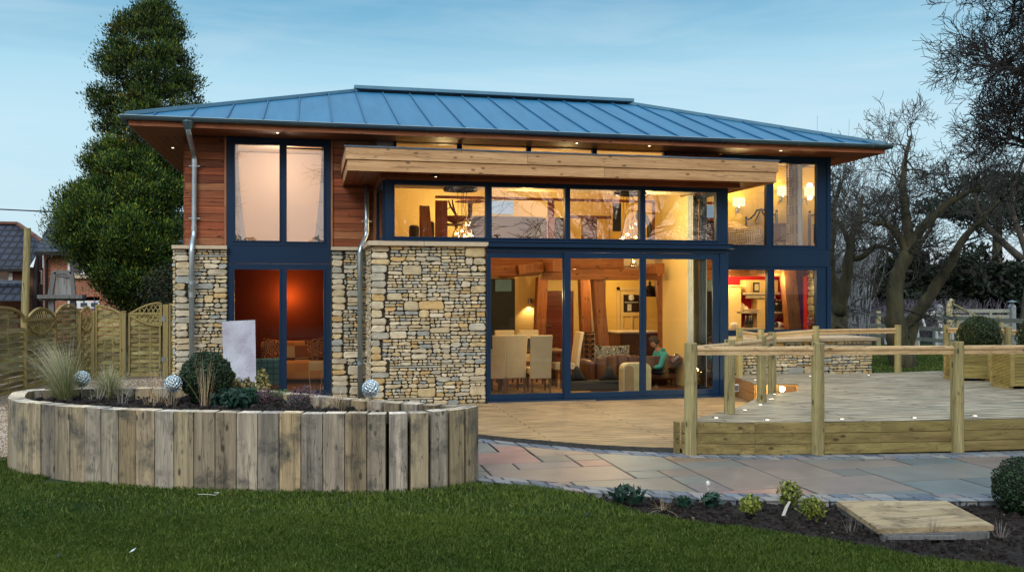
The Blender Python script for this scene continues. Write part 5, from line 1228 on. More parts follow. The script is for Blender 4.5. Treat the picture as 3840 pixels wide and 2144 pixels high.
def tuft(name,loc,label,cat,group=None,specs=()):
    V=[];C=[]
    for k,s in enumerate(specs):
        v,c=blades(base=loc,**s); V.append(v);C.append(c)
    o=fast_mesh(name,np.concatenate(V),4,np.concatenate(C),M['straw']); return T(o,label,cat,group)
def on(u,v,z=SZ): return tuple(A(u,v,z=z))
grn=[(.26,.32,.09),(.36,.38,.14),(.46,.45,.24),(.18,.26,.06)]; pal_=[(.62,.58,.42),(.52,.50,.32),(.72,.70,.58),(.34,.38,.18)]
tuft('feather_grass',on(243,1508),'tall pale feather grass blowing to the left in the planter','plant','feather grasses in the planter',[dict(n=520,h=.62,spread=.34,w=.0042,cols=grn,seed=1,droop=.5,lean=(-.06,0)),dict(n=340,h=.86,spread=.22,w=.004,cols=pal_,seed=2,droop=.9,lean=(-.16,0),segs=6)])
tuft('feather_grass',on(408,1497),'shorter rounded green grass clump between the two left globe ornaments','plant','feather grasses in the planter',[dict(n=700,h=.46,spread=.62,w=.0042,cols=grn+pal_,seed=3,droop=1.5,segs=6)])
dry=[(.52,.38,.20),(.60,.48,.30),(.42,.30,.16),(.66,.58,.44)]
for k,(u,v,h,sp,n,lb) in enumerate(((590,1528,.62,.25,34,'tall dry brown seed stems left of the middle globe ornament'),(360,1512,.40,.3,9,'thin bare stems between the grass clumps'),(460,1525,.34,.4,10,'thin bare twigs behind the front sleepers'),(770,1535,.68,.24,30,'tall straw coloured stems in front of the box ball'),(560,1525,.30,.7,30,'drooping dry grass at the foot of the seed stems'),(1180,1535,.52,.14,3,'single arching dead stem near the sofa room door'),(1265,1540,.32,.75,90,'dry straw grass clump at the right end of the planter'),(1390,1545,.28,.7,60,'small dry grass clump under the right globe ornament'),(640,1530,.26,.8,30,'low tangle of dead grass right of the middle globe'))):
    tuft('dead_grass',on(u,v),lb,'plant','dead grasses and stems in the planter',[dict(n=n,h=h,spread=sp,w=.004 if n>20 else .0045,cols=dry if k not in(1,2) else [(.4,.38,.36),(.5,.48,.46)],seed=30+k,droop=1.2 if sp>.5 else .7,segs=6)])
# globe ornaments of wire rings
def globe(u,v,r,ub,vb,label):
    b=Vector(on(ub,vb)); c=A(u,v,y=b.y); g_=E('globe_ornament',b,label,'garden ornament','wire globe ornaments on stakes')
    part('stake',M['galv'],lambda m:m.tube([b,(c.x,c.y,c.z-r*.9)],.008,8),g_)
    mb=MB(); n=110
    for i in range(n):
        z=1-2*(i+.5)/n; a=i*2.39996; q=math.sqrt(1-z*z); d=Vector((q*math.cos(a),q*math.sin(a),z)); p=c+d*r
        x_=d.cross(Vector((0,0,1))).normalized() if abs(d.z)<.95 else Vector((1,0,0)); y_=d.cross(x_); rr=r*.19
        mb.tube([p+(x_*math.cos(t)+y_*math.sin(t))*rr for t in [k*2*PI/8 for k in range(9)]],.0032,4,cap=False,col=(1.7,1.7,1.7))
    part('wire_ball',M['galv'],lambda m:(m.add(mb.v,mb.f,(1.8,1.8,1.8))),g_)
    part('crystal_core',mk('clear_beads',(.55,.57,.54),(.14,.15,.14),scale=60,rough=.3,lo=.45,hi=.55),lambda m:m.ball(c,r*.86,16,10),g_,smooth=True)
globe(307,1420,.098,307,1500,'silver wire globe ornament on a stake beside the feather grass')
globe(650,1438,.098,652,1527,'silver wire globe ornament on a stake in the middle of the planter')
globe(1391,1457,.098,1394,1545,'silver wire globe ornament on a stake in front of the stone bay')
# leafy shrubs
def leafball(name,c,r,n,size,cols,seed,mat='leaf',sc_=(1,1,1),shell=.75,bumpy=.06,light=(0,-.4,.9),parent=None,elong=1.6):
    rng=np.random.default_rng(seed); d=rng.normal(size=(n,3)); d/=np.linalg.norm(d,axis=1)[:,None]
    rad=r*(shell+(1-shell)*rng.random(n)**.4+np.where(rng.random(n)<.05,rng.random(n)*.08,0))*(1+bumpy*np.sin(d[:,0]*9+seed)*np.cos(d[:,2]*8))
    p=np.array(c)+d*rad[:,None]*np.array(sc_)
    nrm=d+rng.normal(scale=.55,size=(n,3)); nrm/=np.linalg.norm(nrm,axis=1)[:,None]
    t_=np.cross(nrm,rng.normal(size=(n,3))); t_/=np.linalg.norm(t_,axis=1)[:,None]; b_=np.cross(nrm,t_)
    s=size*rng.uniform(.6,1.3,n)[:,None]
    V=np.stack([p-t_*s*elong*.5,p+b_*s*.45,p+t_*s*elong*.5,p-b_*s*.45],1).reshape(-1,3)
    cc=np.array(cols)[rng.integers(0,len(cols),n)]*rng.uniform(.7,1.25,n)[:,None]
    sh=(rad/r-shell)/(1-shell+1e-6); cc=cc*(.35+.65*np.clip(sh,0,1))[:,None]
    return fast_mesh(name,V,4,cc,M[mat],parent)
M['core']=mk('dark_shrub_core',(.008,.014,.007),rough=.95)
box_c=[(.018,.050,.020),(.028,.070,.025),(.045,.095,.035),(.014,.038,.018)]
def boxball(u,v,r,y,label,seed,n=5200,size=.02,cols=box_c,loc=None,group='clipped box balls',stem=None):
    c=A(u,v,y=y); e_=E('box_ball',(c.x,c.y,c.z-r),label,'shrub',group)
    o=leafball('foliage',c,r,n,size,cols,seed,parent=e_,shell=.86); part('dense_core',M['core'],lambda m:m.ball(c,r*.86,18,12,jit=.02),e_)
    return e_
p=on(770,1515); boxball(775,1412,.31,p[1],'dark green clipped ball bush in the planter before the left pier',5,n=6500,size=.022)
def shrub(u,v,r,cols,label,seed,n=900,size=.03,sc_=(1,1,1),cat='shrub',stems=6,z=SZ,group=None,name='shrub'):
    b=Vector(on(u,v,z)); e_=E(name,b,label,cat,group); c=(b.x,b.y,b.z+r*sc_[2]*.9)
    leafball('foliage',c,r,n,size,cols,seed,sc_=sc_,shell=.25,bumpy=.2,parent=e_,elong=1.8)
    rs=random.Random(seed)
    part('stems',M['twig'],lambda m:[m.tube([b,(c[0]+rs.uniform(-.6,.6)*r,c[1]+rs.uniform(-.6,.6)*r,c[2]+rs.uniform(0,.6)*r*sc_[2])],[.006,.002],4) for _ in range(stems)],e_)
    return e_
var_=[(.34,.32,.10),(.22,.25,.07),(.45,.42,.20),(.10,.15,.05),(.50,.40,.14)]
shrub(830,1505,.20,var_,'yellow variegated shrub against the right side of the box ball',61,1500,.024,(1,1,1.2))
shrub(915,1500,.15,[(.42,.30,.10),(.30,.28,.09),(.14,.20,.07),(.50,.40,.2)],'golden bronze leaved shrub below the leaning metal sheet',62,1200,.026,(1.1,1,1.0))
shrub(985,1500,.11,var_,'upright variegated sprig at the right corner of the metal sheet',63,700,.024,(.8,.8,1.9))
dkl=[(.02,.075,.05),(.03,.10,.07),(.015,.05,.035)]
shrub(880,1532,.19,dkl,'dark glossy leaved shrub at the front of the planter',64,700,.045,(1.4,1,.7))
shrub(945,1525,.10,[(.04,.16,.07),(.06,.2,.09)],'small bright green leafy sprig beside the dark glossy shrub',65,200,.04,(.8,.8,1.2))
for k,(u,v,r,cols,lb) in enumerate(((985,1520,.14,[(.16,.07,.14),(.24,.12,.20),(.08,.09,.04)],'low purple heather nearest the bronze shrub'),(1150,1522,.16,[(.16,.07,.15),(.22,.13,.21),(.08,.08,.05)],'low purple heather in the right half of the planter'),(1040,1512,.11,[(.12,.20,.05),(.2,.28,.08)],'low bright green heather cushion in the middle of the planter'),(1115,1530,.10,[(.10,.12,.10),(.16,.10,.14)],'small grey purple heather by the front sleepers'),(1130,1512,.07,[(.12,.20,.05),(.2,.28,.08)],'tiny yellow green plant between the heathers'))):
    shrub(u,v,r,cols,lb,70+k,900,.014,(1.5,1.2,.85),'heather',3,group='heathers in the planter',name='heather')
# ---- metal sheet leaning
b0=A(842,1463,y=16.9);b1=A(962,1470,y=16.75);t0=A(833,1205,y=17.02);t1=A(957,1199,y=16.95)
mb=MB(); th=Vector((0,-.03,0)); mb.add([b0,b1,t1,t0,b0+th,b1+th,t1+th,t0+th],[(0,1,2,3),(4,7,6,5),(0,4,5,1),(1,5,6,2),(2,6,7,3),(3,7,4,0)])
m_=mk('galvanised_speckle',(.50,.56,.66),(.30,.30,.38),scale=1.6,rough=.6,metal=.1,dirt=.0)
T_=m_.node_tree; tcn=N(T_,'ShaderNodeTexCoord'); f_=noise(T_,tcn.outputs['Object'],55,3,.7); bs=[n for n in T_.nodes if n.type=='BSDF_PRINCIPLED'][0]; old=bs.inputs['Base Color'].links[0].from_socket
T_.links.new(mixc(T_,ramp(T_,f_,[(.60,g(0)),(.66,g(.85))]),old,(.12,.08,.07)),bs.inputs['Base Color'])
T(mb.build('metal_sheet',m_),'tall speckled grey metal sheet leaning by the left window','metal sheet')
# ---- railings of round posts
def rpost(p,z0,z1,par,r=.075,ax=None):
    return part('post',M['round'],lambda m:m.tube([(p.x,p.y,z0),(p.x+R(-.004,.004),p.y,(z0+z1)/2),(p.x,p.y,z1-.012),(p.x,p.y,z1)],[r*1.02,r,r*.98,r*.93],16),par,smooth=False)
def rrail(a,b,par,r=.036):
    part('handrail',M['rail'],lambda m:(m.tube([a,b],r,12),m.beam(a-Vector((0,0,.05)),b-Vector((0,0,.05)),.055,.045)),par)
fp=[A(2591,1703,z=PZ_),A(3067,1703,z=PZ_),A(3590,1693,z=PZ_)]; fp.append(fp[2]+(fp[2]-fp[1])*1.0)
fr_=E('front_railing',(fp[1].x,fp[1].y,PZ_),'front railing of thick round posts along the raised deck','railing')
tops=[A(2591,1285,y=fp[0].y).z,A(3067,1284,y=fp[1].y).z,A(3590,1280,y=fp[2].y).z,1.19]
for p,z in zip(fp,tops): rpost(p,PZ_-.1,z,fr_,.08)
rz=A(2700,1307,y=fp[0].y).z
for a,b in zip(fp,fp[1:]): rrail(Vector((a.x+.06,a.y,rz)),Vector((b.x-.06,b.y,rz)),fr_)
sp_=[A(2736,1549,z=DZ),A(2856,1507,z=DZ),A(2895,1468,z=DZ)]
sr=E('step_railing',(sp_[1].x,sp_[1].y,DZ),'short curved railing beside the deck steps, lit by the floodlight','railing')
for p,v in zip(sp_,(1273,1260,1247)): rpost(p,DZ-.2,A(CCX,v,z=0).z if False else A(2736+ (p-sp_[0]).length*0,v,y=p.y).z+0,sr,.07)
rr=[Vector((fp[0].x+.05,fp[0].y+.02,rz+.01))]+[Vector((p.x,p.y-.0,A(2750,v,y=p.y).z)) for p,v in zip(sp_,(1293,1280,1268))]
for a,b in zip(rr,rr[1:]): rrail(a,b,sr,.032)
yr=15.86*1.0; yr=18.1
xs=[A(2773,1300,y=17.95).x,A(2853,1300,y=17.75).x]
bp=[A(2773,1411,z=DZ),A(2853,1407,z=DZ),A(3059,1403,z=DZ),A(3367,1396,z=DZ),A(3550,1394,z=DZ),A(3781,1416,z=DZ)]
rrl=E('rear_railing',(bp[3].x,bp[3].y,DZ),'rear railing of round posts between the dwarf wall and the back lawn','railing')
for p,v,u in zip(bp,(1228,1235,1222,1218,1218,1224),(2773,2853,3059,3367,3550,3781)): rpost(p,DZ-.3,A(u,v,y=p.y).z,rrl,.066)
vv=[(2773,1244),(2853,1255),(3059,1240),(3367,1235),(3550,1233),(3781,1241)]
rp=[Vector((p.x,p.y-.0,A(u,v,y=p.y).z)) for p,(u,v) in zip(bp,vv)]
for a,b in list(zip(rp,rp[1:]))[:3]+[(rp[4],rp[5])]: rrail(a,b,rrl,.03)
rrail(rp[5],rp[5]+Vector((1.0,-.9,-.0)),rrl,.03)
# galvanised fixing brackets under the rails
for p_,u_,v_ in ((sp_[1],2852,1298),(sp_[2],2894,1283),(bp[0],2776,1256)):
    q=A(u_,v_,y=p_.y-.085); part('bracket',M['galv'],lambda m:(m.box(q.x-.035,q.x+.035,q.y-.004,q.y,q.z-.03,q.z+.03),m.ball((q.x-.02,q.y-.006,q.z-.015),.006,6,4,col=(.2,.2,.2)),m.ball((q.x+.02,q.y-.006,q.z+.015),.006,6,4,col=(.2,.2,.2))),rrl if u_==2776 else sr)
q=A(*KP(505,582),y=ue[0].y-.25); so3=E('outdoor_socket',q,'white weatherproof socket box on the side of the lit deck step','socket')
part('box',M['white'],lambda m:m.box(q.x-.09,q.x+.09,q.y-.03,q.y+.03,q.z-.07,q.z+.07),so3,bevel=.01)
part('cover',M['galv'],lambda m:m.box(q.x-.06,q.x+.01,q.y-.036,q.y-.031,q.z-.05,q.z+.05),so3)
# deck lights
M['disc']=emit('deck_light_glow',(1,.83,.62),4)
for u,v in ((2686,1566),(2794,1537),(2852,1517),(2889,1496),(2905,1477),(2832,1424),(3038,1410),(3258,1406),(2878,1574),(3158,1571),(3430,1566),(3657,1559),(3790,1423)):
    p=A(u,v,z=DZ); q='round recessed deck light glowing in the upper deck'
    e_=E('deck_light',p,{2686:'recessed deck light nearest the corner where the front railing starts',2794:'recessed deck light just behind the second curved edge post',2852:'recessed deck light at the foot of the middle step railing post',2889:'recessed deck light just in front of the floodlight',2905:'recessed deck light closest beside the floodlight',2832:'recessed deck light on the corner above the lit steps',3038:'recessed deck light before the dwarf wall, right of the steps',3258:'recessed deck light on the rear edge beside the back lawn',2878:'front row deck light between the first two thick round posts',3158:'front row deck light just right of the middle thick round post',3430:'front row deck light midway between middle and right thick posts',3657:'front row deck light beyond the right thick round post',3790:'recessed deck light between the two square planters'}[u],'deck light','recessed lights in the upper deck')
    part('bezel',M['steel'],lambda m:m.lathe([(.0,.001),(.035,.001),(.043,.004),(.046,.001)],p,16),e_); part('lens',M['disc'],lambda m:m.lathe([(0,.0035),(.024,.0035)],p,14),e_)
# floodlight in the step recess
p=A(2933,1458,z=.30); fl2=E('floodlight',p,'brightly lit garden floodlight by the deck steps','floodlight')
part('housing',M['black'],lambda m:m.box(p.x-.05,p.x+.05,p.y+.01,p.y+.06,p.z-.05,p.z+.05),fl2,bevel=.006)
part('lens',emit('floodlight_lens',(1,.80,.42),160),lambda m:m.ball((p.x,p.y-.0,p.z),.045,12,8),fl2)
part('bracket',M['black'],lambda m:m.box(p.x-.01,p.x+.01,p.y+.02,p.y+.04,.0,p.z-.05),fl2)
lamp((p.x-.1,p.y-.07,p.z+.05),40,(1,.74,.26),.03,'floodlight_light')
tri=[A(2960,1442,z=DZ),A(2993,1465,z=DZ),A(2960,1465,z=DZ)]
# ---- square planters
M['ribbed']=wood('ribbed_planter_board',(.40,.34,.13),(.24,.19,.07),'x',2.,rough=.7)
def square_planter(cx,cyy,s,h,rz_,label):
    e_=EL('square_planter',(cx,cyy,DZ),label,'planter','square timber planters on the deck',rz_)
    for q in range(4):
        Rm=Matrix.Rotation(q*PI/2,3,'Z'); mb=MB()
        for k in range(5):
            kk=R(.8,1.15)
            z0=.05+k*(h-.05)/5; hh=(h-.05)/5
            mb_=MB(); mb_.box(-s/2+.02,s/2-.02,-s/2,-s/2+.02,z0+.003,z0+hh-.003,(kk*.3,kk*.3,kk*.27))
            for j in range(5): mb_.box(-s/2+.02,s/2-.02,-s/2-.006,-s/2,z0+.006+j*hh/5,z0+.006+j*hh/5+hh/5*.55,(kk*1.25,kk*1.25,kk*1.1))
            for v in mb_.v: mb.v.append(tuple(Rm@Vector(v)))
            n0=len(mb.v)-len(mb_.v); mb.f+=[tuple(i+n0 for i in f) for f in mb_.f]; mb.c+=mb_.c
        c_=Rm@Vector((-s/2,-s/2,0)); mb.box(c_.x-.025,c_.x+.025,c_.y-.025,c_.y+.025,.05,h)
        mb.build('side_panel',M['ribbed'],e_)
    for sx in(-1,1): part('foot',M['ribbed'],lambda m:m.box(sx*s/2-.05,sx*s/2+.05,-s/2+.05,s/2-.05,.0,.049),e_)
    part('soil',M['soil'],lambda m:m.box(-s/2+.02,s/2-.02,-s/2+.02,s/2-.02,.1,h-.06),e_)
    return e_
c=A(3659,1432,z=DZ); sq=.60
pc=Vector((c.x+.16,c.y+.42)); square_planter(pc.x,pc.y,.58,.62,math.radians(-24),'square ribbed timber planter holding a ball bush, just right of the right thick post')
q=A(3672,1262,y=pc.y); ballc=[(.030,.060,.014),(.045,.080,.018),(.06,.10,.025),(.02,.04,.01)]
boxball(3672,1262,.385,pc.y,'olive green clipped ball bush growing in the nearer-left square planter',15,n=6000,size=.022,cols=ballc)
c2_=A(3793,1460,z=DZ); pc2=Vector((c2_.x+.42,c2_.y+.28)); square_planter(pc2.x,pc2.y,.62,.66,math.radians(-12),'square ribbed timber planter cut off by the right edge of the picture')
boxball(3908,1270,.40,pc2.y,'olive green ball bush at the right edge, in the cut off planter',16,n=5000,size=.022,cols=ballc)
# bottom right ball in the soil bed
boxball(3846,1828,.29,A(3846,1905,z=PZ_).y,'dark box ball at the right end of the soil bed, cut by the picture edge',17,n=6000,size=.017)
# cover board over the bed
mb=MB(); cs=[A(3137,1876,z=.0),A(3548,1876,z=0.),A(3727,1968,z=0.),A(3291,1980,z=0.)]
vs=[Vector((p.x,p.y,z)) for z in(-.045,.0) for p in cs]; mb.add(vs,[(4,7,6,5),(0,1,5,4),(1,2,6,5),(2,3,7,6),(3,0,4,7)])
M['ply']=wood('pale_cover_board',(.50,.41,.26),(.30,.23,.13),'x',2.2,rough=.7,dirt=.8,stain=(.10,.08,.05),dirtscale=4,fine=.7)
cov=T(mb.build('board_cover',M['ply']),'pale timber cover board lying on blocks over the soil bed','wooden board')
part('dark_frame',M['oldwood'],lambda m:m.poly([(p.x*(.98)+cs[0].x*.02+ (.03 if i in(0,3) else -.05),p.y+(.03 if i in(2,3) else -.03)) for i,p in enumerate([cs[3],cs[2],cs[1],cs[0]])],-.11,-.046),cov)
for u in(0,):
    a=cs[3];b=cs[2]; part('edge_batten',M['oldwood'],lambda m:m.beam((a.x+.05,a.y-.03,-.07),(b.x-.4,b.y-.03,-.07),.04,.03),cov)
# bed plants
hel=[(.025,.085,.055),(.035,.11,.07),(.02,.06,.045)]
yg=[(.20,.26,.03),(.28,.33,.05),(.12,.18,.025),(.32,.36,.07)]
bz=-.05
def G(a,b): return KG(a,b)
shrub(*G(1345,388),.10,yg,'bright yellow green shrublet at the left of the three in the soil bed',81,420,.022,(1.1,1,.9),z=bz,group='yellow green shrublets in the soil bed')
shrub(*G(1518,358),.115,yg,'tallest yellow green shrublet, behind the white plant tag',82,520,.022,(1.,1,1.1),z=bz,group='yellow green shrublets in the soil bed')
shrub(*G(1625,415),.11,yg,'yellow green shrublet to the right of the white plant tag',83,460,.022,(1.1,1,1.),z=bz,group='yellow green shrublets in the soil bed')
for k,(a,b,r,lb) in enumerate(((785,345,.13,'dark leaved hellebore nearest the lawn corner'),(1165,350,.08,'hellebore with a white flower at the paving edge'),(1040,350,.05,'smallest dark leaved hellebore in the middle of the bed'))):
    h_=shrub(*G(a,b),r,hel,lb,90+k,60 if k else 110,.055,(1.4,1,.7),z=bz,group='hellebores in the soil bed',cat='plant',name='hellebore')
    if k==1:
        q=Vector(on(*G(1150,320),z=bz)); part('flower',M['white'],lambda m:(m.tube([q,q+Vector((0,0,.13))],.003,5),m.ball(q+Vector((0,0,.14)),.022,8,5,(1,1,1.3),jit=.15)),h_)
q=Vector(on(*G(1490,400),z=bz)); T(part('plant_tag',M['white'],lambda m:m.add([q+Vector(v) for v in((-.02,0,0),(.015,0,.0),(.045,0,.07),(.075,.0,.125),(.05,0,.13),(.015,0,.08))],[(0,1,2,5),(5,2,3,4)]),None),'white plant tag stuck in the soil between the yellow green shrublets','plant tag')
for k,(a,b,lb) in enumerate(((1790,470,'sparse dead twigs left of the cover board'),(2165,478,'short dead twigs in front of the cover board'),(2470,500,'wiry dead twig tuft right of the cover board'))):
    tuft('dead_twigs',on(*G(a,b),z=bz),lb,'plant','dead twig tufts in the soil bed',[dict(n=26,h=.16,spread=.5,w=.0022,cols=[(.35,.31,.28),(.25,.22,.2)],seed=200+k,droop=.4)])
tuft('dead_grass',on(*G(950,372),z=bz),'pale dead stems beside the hellebores','plant',None,[dict(n=22,h=.2,spread=1.1,w=.003,cols=dry,seed=230,droop=1.8)])
# ---- side and back fence
def fence_panel(p,q,z0,z1,par,style,seed):
    """woven slat panel between plan points p,q; style 'arch','eye','dip','rise','square'"""
    rs=random.Random(seed); p=Vector((p[0],p[1],0));q=Vector((q[0],q[1],0)); d=(q-p); L_=d.length; d.normalize(); n_=Vector((d.y,-d.x,0))
    mat=M['fence'] if abs(d.x)>abs(d.y) else M['fence_y']
    def P(s,z,o=0): v=p+d*s+n_*o; return Vector((v.x,v.y,z))
    def topz(s):
        t=s/L_
        if style=='arch': return z1-.28+.36*math.sqrt(max(0,1-(2*t-1)**2))**1.0
        if style=='eye': return z1-.22
        if style=='dip': return z1+.02-.20*t*t
        if style=='rise': return z1-.20
        return z1
    mb=MB(); h=.098; z=z0; k=0
    while z<z1+.1:
        nn=8; s0=None
        kk=rs.uniform(.6,1.3); c=(kk*rs.uniform(.95,1.06),kk,kk*rs.uniform(.85,1.1))
        zt=z+h*.87
        # clip the slat by the panel's top line
        run=[]
        for i in range(nn+1):
            s=L_*i/nn
            if topz(s)>=zt-.02: run.append(s)
        if len(run)>=2:
            for a,b in zip(run,run[1:]):
                if b-a>L_/nn+.01: continue
                oa=.024*math.sin(a/L_*PI*3+k*PI);ob=.024*math.sin(b/L_*PI*3+k*PI)
                vs=[P(a,z,oa),P(b,z,ob),P(b,zt,ob),P(a,zt,oa),P(a,z,oa-.008),P(b,z,ob-.008),P(b,zt,ob-.008),P(a,zt,oa-.008)]
                mb.add(vs,[(0,1,2,3),(7,6,5,4),(3,2,6,7),(0,4,5,1)],c)
        z+=h*1.0; k+=1
    o=mb.build('fence_panel',mat,par)
    m2=MB()
    for s in (L_*.33,L_*.66): m2.beam(P(s,z0,-.01),P(s,topz(s)-.03,-.01),.03,.022)
    # frame and curved top
    for s in(.02,L_-.02): m2.beam(P(s,z0,.01),P(s,topz(s),.01),.035,.05)
    m2.beam(P(0,z0,.01),P(L_,z0,.01),.05,.04)
    n=14; pts=[P(L_*i/n,topz(L_*i/n)+.012,.012) for i in range(n+1)]
    for a,b in zip(pts,pts[1:]): m2.beam(a,b,.055,.045)
    m2.build('panel_frame',M['fence_z'],o)
    if style in('eye','rise'):
        m3=MB()
        if style=='eye':
            up=lambda t:z1-.22+.26*math.sin(PI*t)**.8; lo=lambda t:z1-.22-.30*math.sin(PI*t)**.8
        else: up=lambda t:z1-.20+.27*math.sin(PI/2*min(1,t*1.05)); lo=lambda t:z1-.20-.27*math.sin(PI/2*min(1,t*1.05)) if t<2 else 0
        A1=[P(L_*i/n,up(i/n),.02) for i in range(n+1)];B1=[P(L_*i/n,lo(i/n),.02) for i in range(n+1)]
        for Q in(A1,B1):
            for a,b in zip(Q,Q[1:]): m3.beam(a,b,.05,.04)
        if style=='rise':
            m3.beam(A1[-1],B1[-1],.05,.04)
        # diamond lattice clipped to the eye
        st=.10
        for sg in(-1,1):
            c0=-1.5
            while c0<L_+1.5:
                seg=[]
                for i in range(61):
                    zz_=z1-.55+i*.9/60; s=c0+sg*(zz_-z1+.2)*.62
                    if 0<=s<=L_ and lo(s/L_)<=zz_<=up(s/L_): seg.append((s,zz_))
                if len(seg)>1: m3.beam(P(seg[0][0],seg[0][1],.02+.006*sg),P(seg[-1][0],seg[-1][1],.02+.006*sg),.008,.022,up=tuple(n_.cross(Vector((0,0,1)))) )
                c0+=st
        m3.build('trellis',M['fence_z'],o)
        # dark gap behind the trellis stays open to what lies beyond
    return o
sf=E('side_fence',(-6.2,19.5,-.07),'side garden fence of arched and trellis topped woven panels','fence')
fx=[(-6.1,14.0),(A(0,1515,z=0).x-.15,16.4)]
pA=A(93,1457,z=-.05);pB=A(204,1430,z=-.05);pC=A(297,1418,z=-.05);pD=A(348,1414,z=-.05)
p0=pA+(pA-pB).normalized()*2.1; pm=p0+(pA-pB).normalized()*1.9
chain=[pm,p0,pA,pB,pC,pD]
def fpost(p,par,z1=1.62): part('fence_post',M['fence_z'],lambda m:(m.box(p.x-.045,p.x+.045,p.y-.045,p.y+.045,-.1,z1),m.box(p.x-.055,p.x+.055,p.y-.055,p.y+.055,z1+.001,z1+.02)),par)
zt=A(93,1165,y=pA.y).z
for k,(a,b,s) in enumerate(zip(chain,chain[1:],('eye','arch','eye','arch','eye'))): fence_panel(a,b,-.05,zt,sf,s,k)
for p in chain: fpost(p,sf,zt-.10)
bf=E('back_fence',(pD.x+1,pD.y,-.07),'back fence panel with a dipping top between the corner and the gate','fence')
pE=A(464,1412,z=-.05); pE=Vector((pE.x,pD.y,0)); pF=Vector((A(477,1400,y=pD.y).x,pD.y,0)); pG=Vector((A(612,1400,y=pD.y).x,pD.y,0))
zt2=A(400,1150,y=pD.y).z
fence_panel(pD+Vector((.06,0,0)),pE-Vector((.05,0,0)),-.05,zt2,bf,'dip',11); fpost(pE,bf,zt2-.12)
gt=E('garden_gate',(pF.x,pD.y,-.07),'woven garden gate with a curved trellis top beside the house','gate')
fence_panel(pF+Vector((.03,0,0)),pG-Vector((.05,0,0)),-.03,zt2+.02,gt,'rise',12)
for dz_ in(.35,1.3): part('hinge',M['galv'],lambda m:m.box(pG.x-.03,pG.x+.06,pD.y-.07,pD.y-.05,dz_-.06,dz_+.06),gt)
gp=E('gate_post',(pG.x+.06,pD.y,-.07),'thick square gate post next to the stone pier','post')
part('shaft',M['fence_z'],lambda m:m.box(pG.x+.0,pG.x+.12,pD.y-.06,pD.y+.06,-.1,zt2+.05),gp)
ef=E('end_fence',(pG.x+.8,pD.y,-.07),'short woven fence panel between the gate and the house wall','fence')
fence_panel(pG+Vector((.13,0,0)),pG+Vector((1.6,0,0)),-.03,zt2+.04,ef,'square',13)
# ---- tall pole, timber frame, cable
p=A(100,1300,y=pA.y+1.3); q1=A(98,855,y=p.y)
T(part('timber_pole',M['round'],lambda m:m.tube([(p.x-.06,p.y,-.1),(p.x-.04,p.y,1.2),(q1.x+.03,p.y,q1.z)],[.10,.085,.07],12),None),'tall round timber pole rising behind the side fence','pole')
ty_=26.5
def fa(a,b,y=ty_): u,v=KL(a,b); return A(u,v,y=y)
wf=E('timber_hopper',(fa(640,1100).x,ty_,0),'old grey tapered timber hopper on a wide shelf above the fence','timber frame')
a,b,c,d=fa(545,860),fa(722,860),fa(745,1100),fa(505,1100)
part('board_face',M['oldwood'],lambda m:(m.face([fa(575,900),fa(710,900),fa(735,1095),fa(540,1095)],(1.5,1.5,1.45))),wf)
part('frame',M['oldwood'],lambda m:(m.beam(a,b,.1,.1),m.beam(a,d,.12,.1,up=(0,1,0)),m.beam(b,c,.1,.1,up=(0,1,0)),m.beam(fa(560,880),fa(715,905),.06,.08)),wf)
part('shelf',M['oldwood'],lambda m:(m.beam(fa(400,1105),fa(850,1105),.5,.10),m.beam(fa(400,1120),fa(850,1128),.08,.12)),wf)
for x in(520,735): part('leg',M['oldwood'],lambda m:m.beam((fa(x,1130).x,ty_,fa(x,1130).z),(fa(x-10,1130).x,ty_,-.1),.14,.12),wf)
c0=A(-900,768,y=36.0);c1_=A(300,800,y=33.0)
T(part('overhead_cable',M['black'],lambda m:m.tube([c0,A(0,785,y=34.0),A(190,794,y=33.3),c1_],.022,5),None),'thin black overhead cable crossing the sky to the conifer','cable')
# ---- neighbouring houses
M['rbrick']=bricks('red_brickwork',(.36,.105,.05),(.26,.07,.04),(.32,.24,.17),w=.235,h=.08,ms=.012)
M['dbrick']=bricks('brown_brickwork',(.20,.085,.05),(.14,.06,.04),(.12,.09,.07),w=.235,h=.08,ms=.01)
M['tile']=bricks('dark_roof_tiles',(.035,.045,.075),(.022,.03,.055),(.004,.005,.01),w=.34,h=.30,ms=.05,plane='xz',rough=.6,bump=1.,off=.0)
M['tile2']=bricks('slate_roof_tiles',(.040,.055,.09),(.025,.035,.06),(.006,.008,.014),w=.28,h=.16,ms=.02,plane='xz',rough=.6,bump=.8)
M['dglass']=mk('dark_window_pane',(.05,.07,.10),(.02,.03,.05),scale=2,rough=.1,spec=.8)
def nb(a,b,y): u,v=KL(a,b); return A(u,v,y=y)
# left dark house
y1=44.0; hA=E('dark_roofed_house',(nb(200,900,y1).x,y1,0),'brown brick house with dark tiled roof at the far left','house')
xl=nb(-500,900,y1).x; xr=nb(375,900,y1).x; ze=nb(300,810,y1).z; zr=nb(100,375,y1+4).z
part('wall',M['dbrick'],lambda m:(m.box(xl,xr,y1,y1+8,-.3,ze)),hA)
part('roof',M['tile'],lambda m:(m.face([(xl-.2,y1-.4,ze-.1),(nb(310,800,y1).x,y1-.4,ze-.1),(nb(395,520,y1+2).x,y1+3,nb(395,540,y1+3).z),(nb(175,375,y1+4).x,y1+4,zr),(xl,y1+4,zr)]),m.face([(nb(310,800,y1).x,y1-.4,ze-.12),(xr+.1,y1+.2,nb(455,570,y1).z-.1),(nb(175,375,y1+4).x,y1+4,zr)])),hA)
part('ridge',M['dbrick'],lambda m:(m.beam((xl,y1+4,zr+.05),(nb(175,375,y1+4).x,y1+4,zr+.05),.25,.12),m.beam((nb(175,375,y1+4).x,y1+4,zr+.03),nb(460,570,y1+.3),.18,.1)),hA)
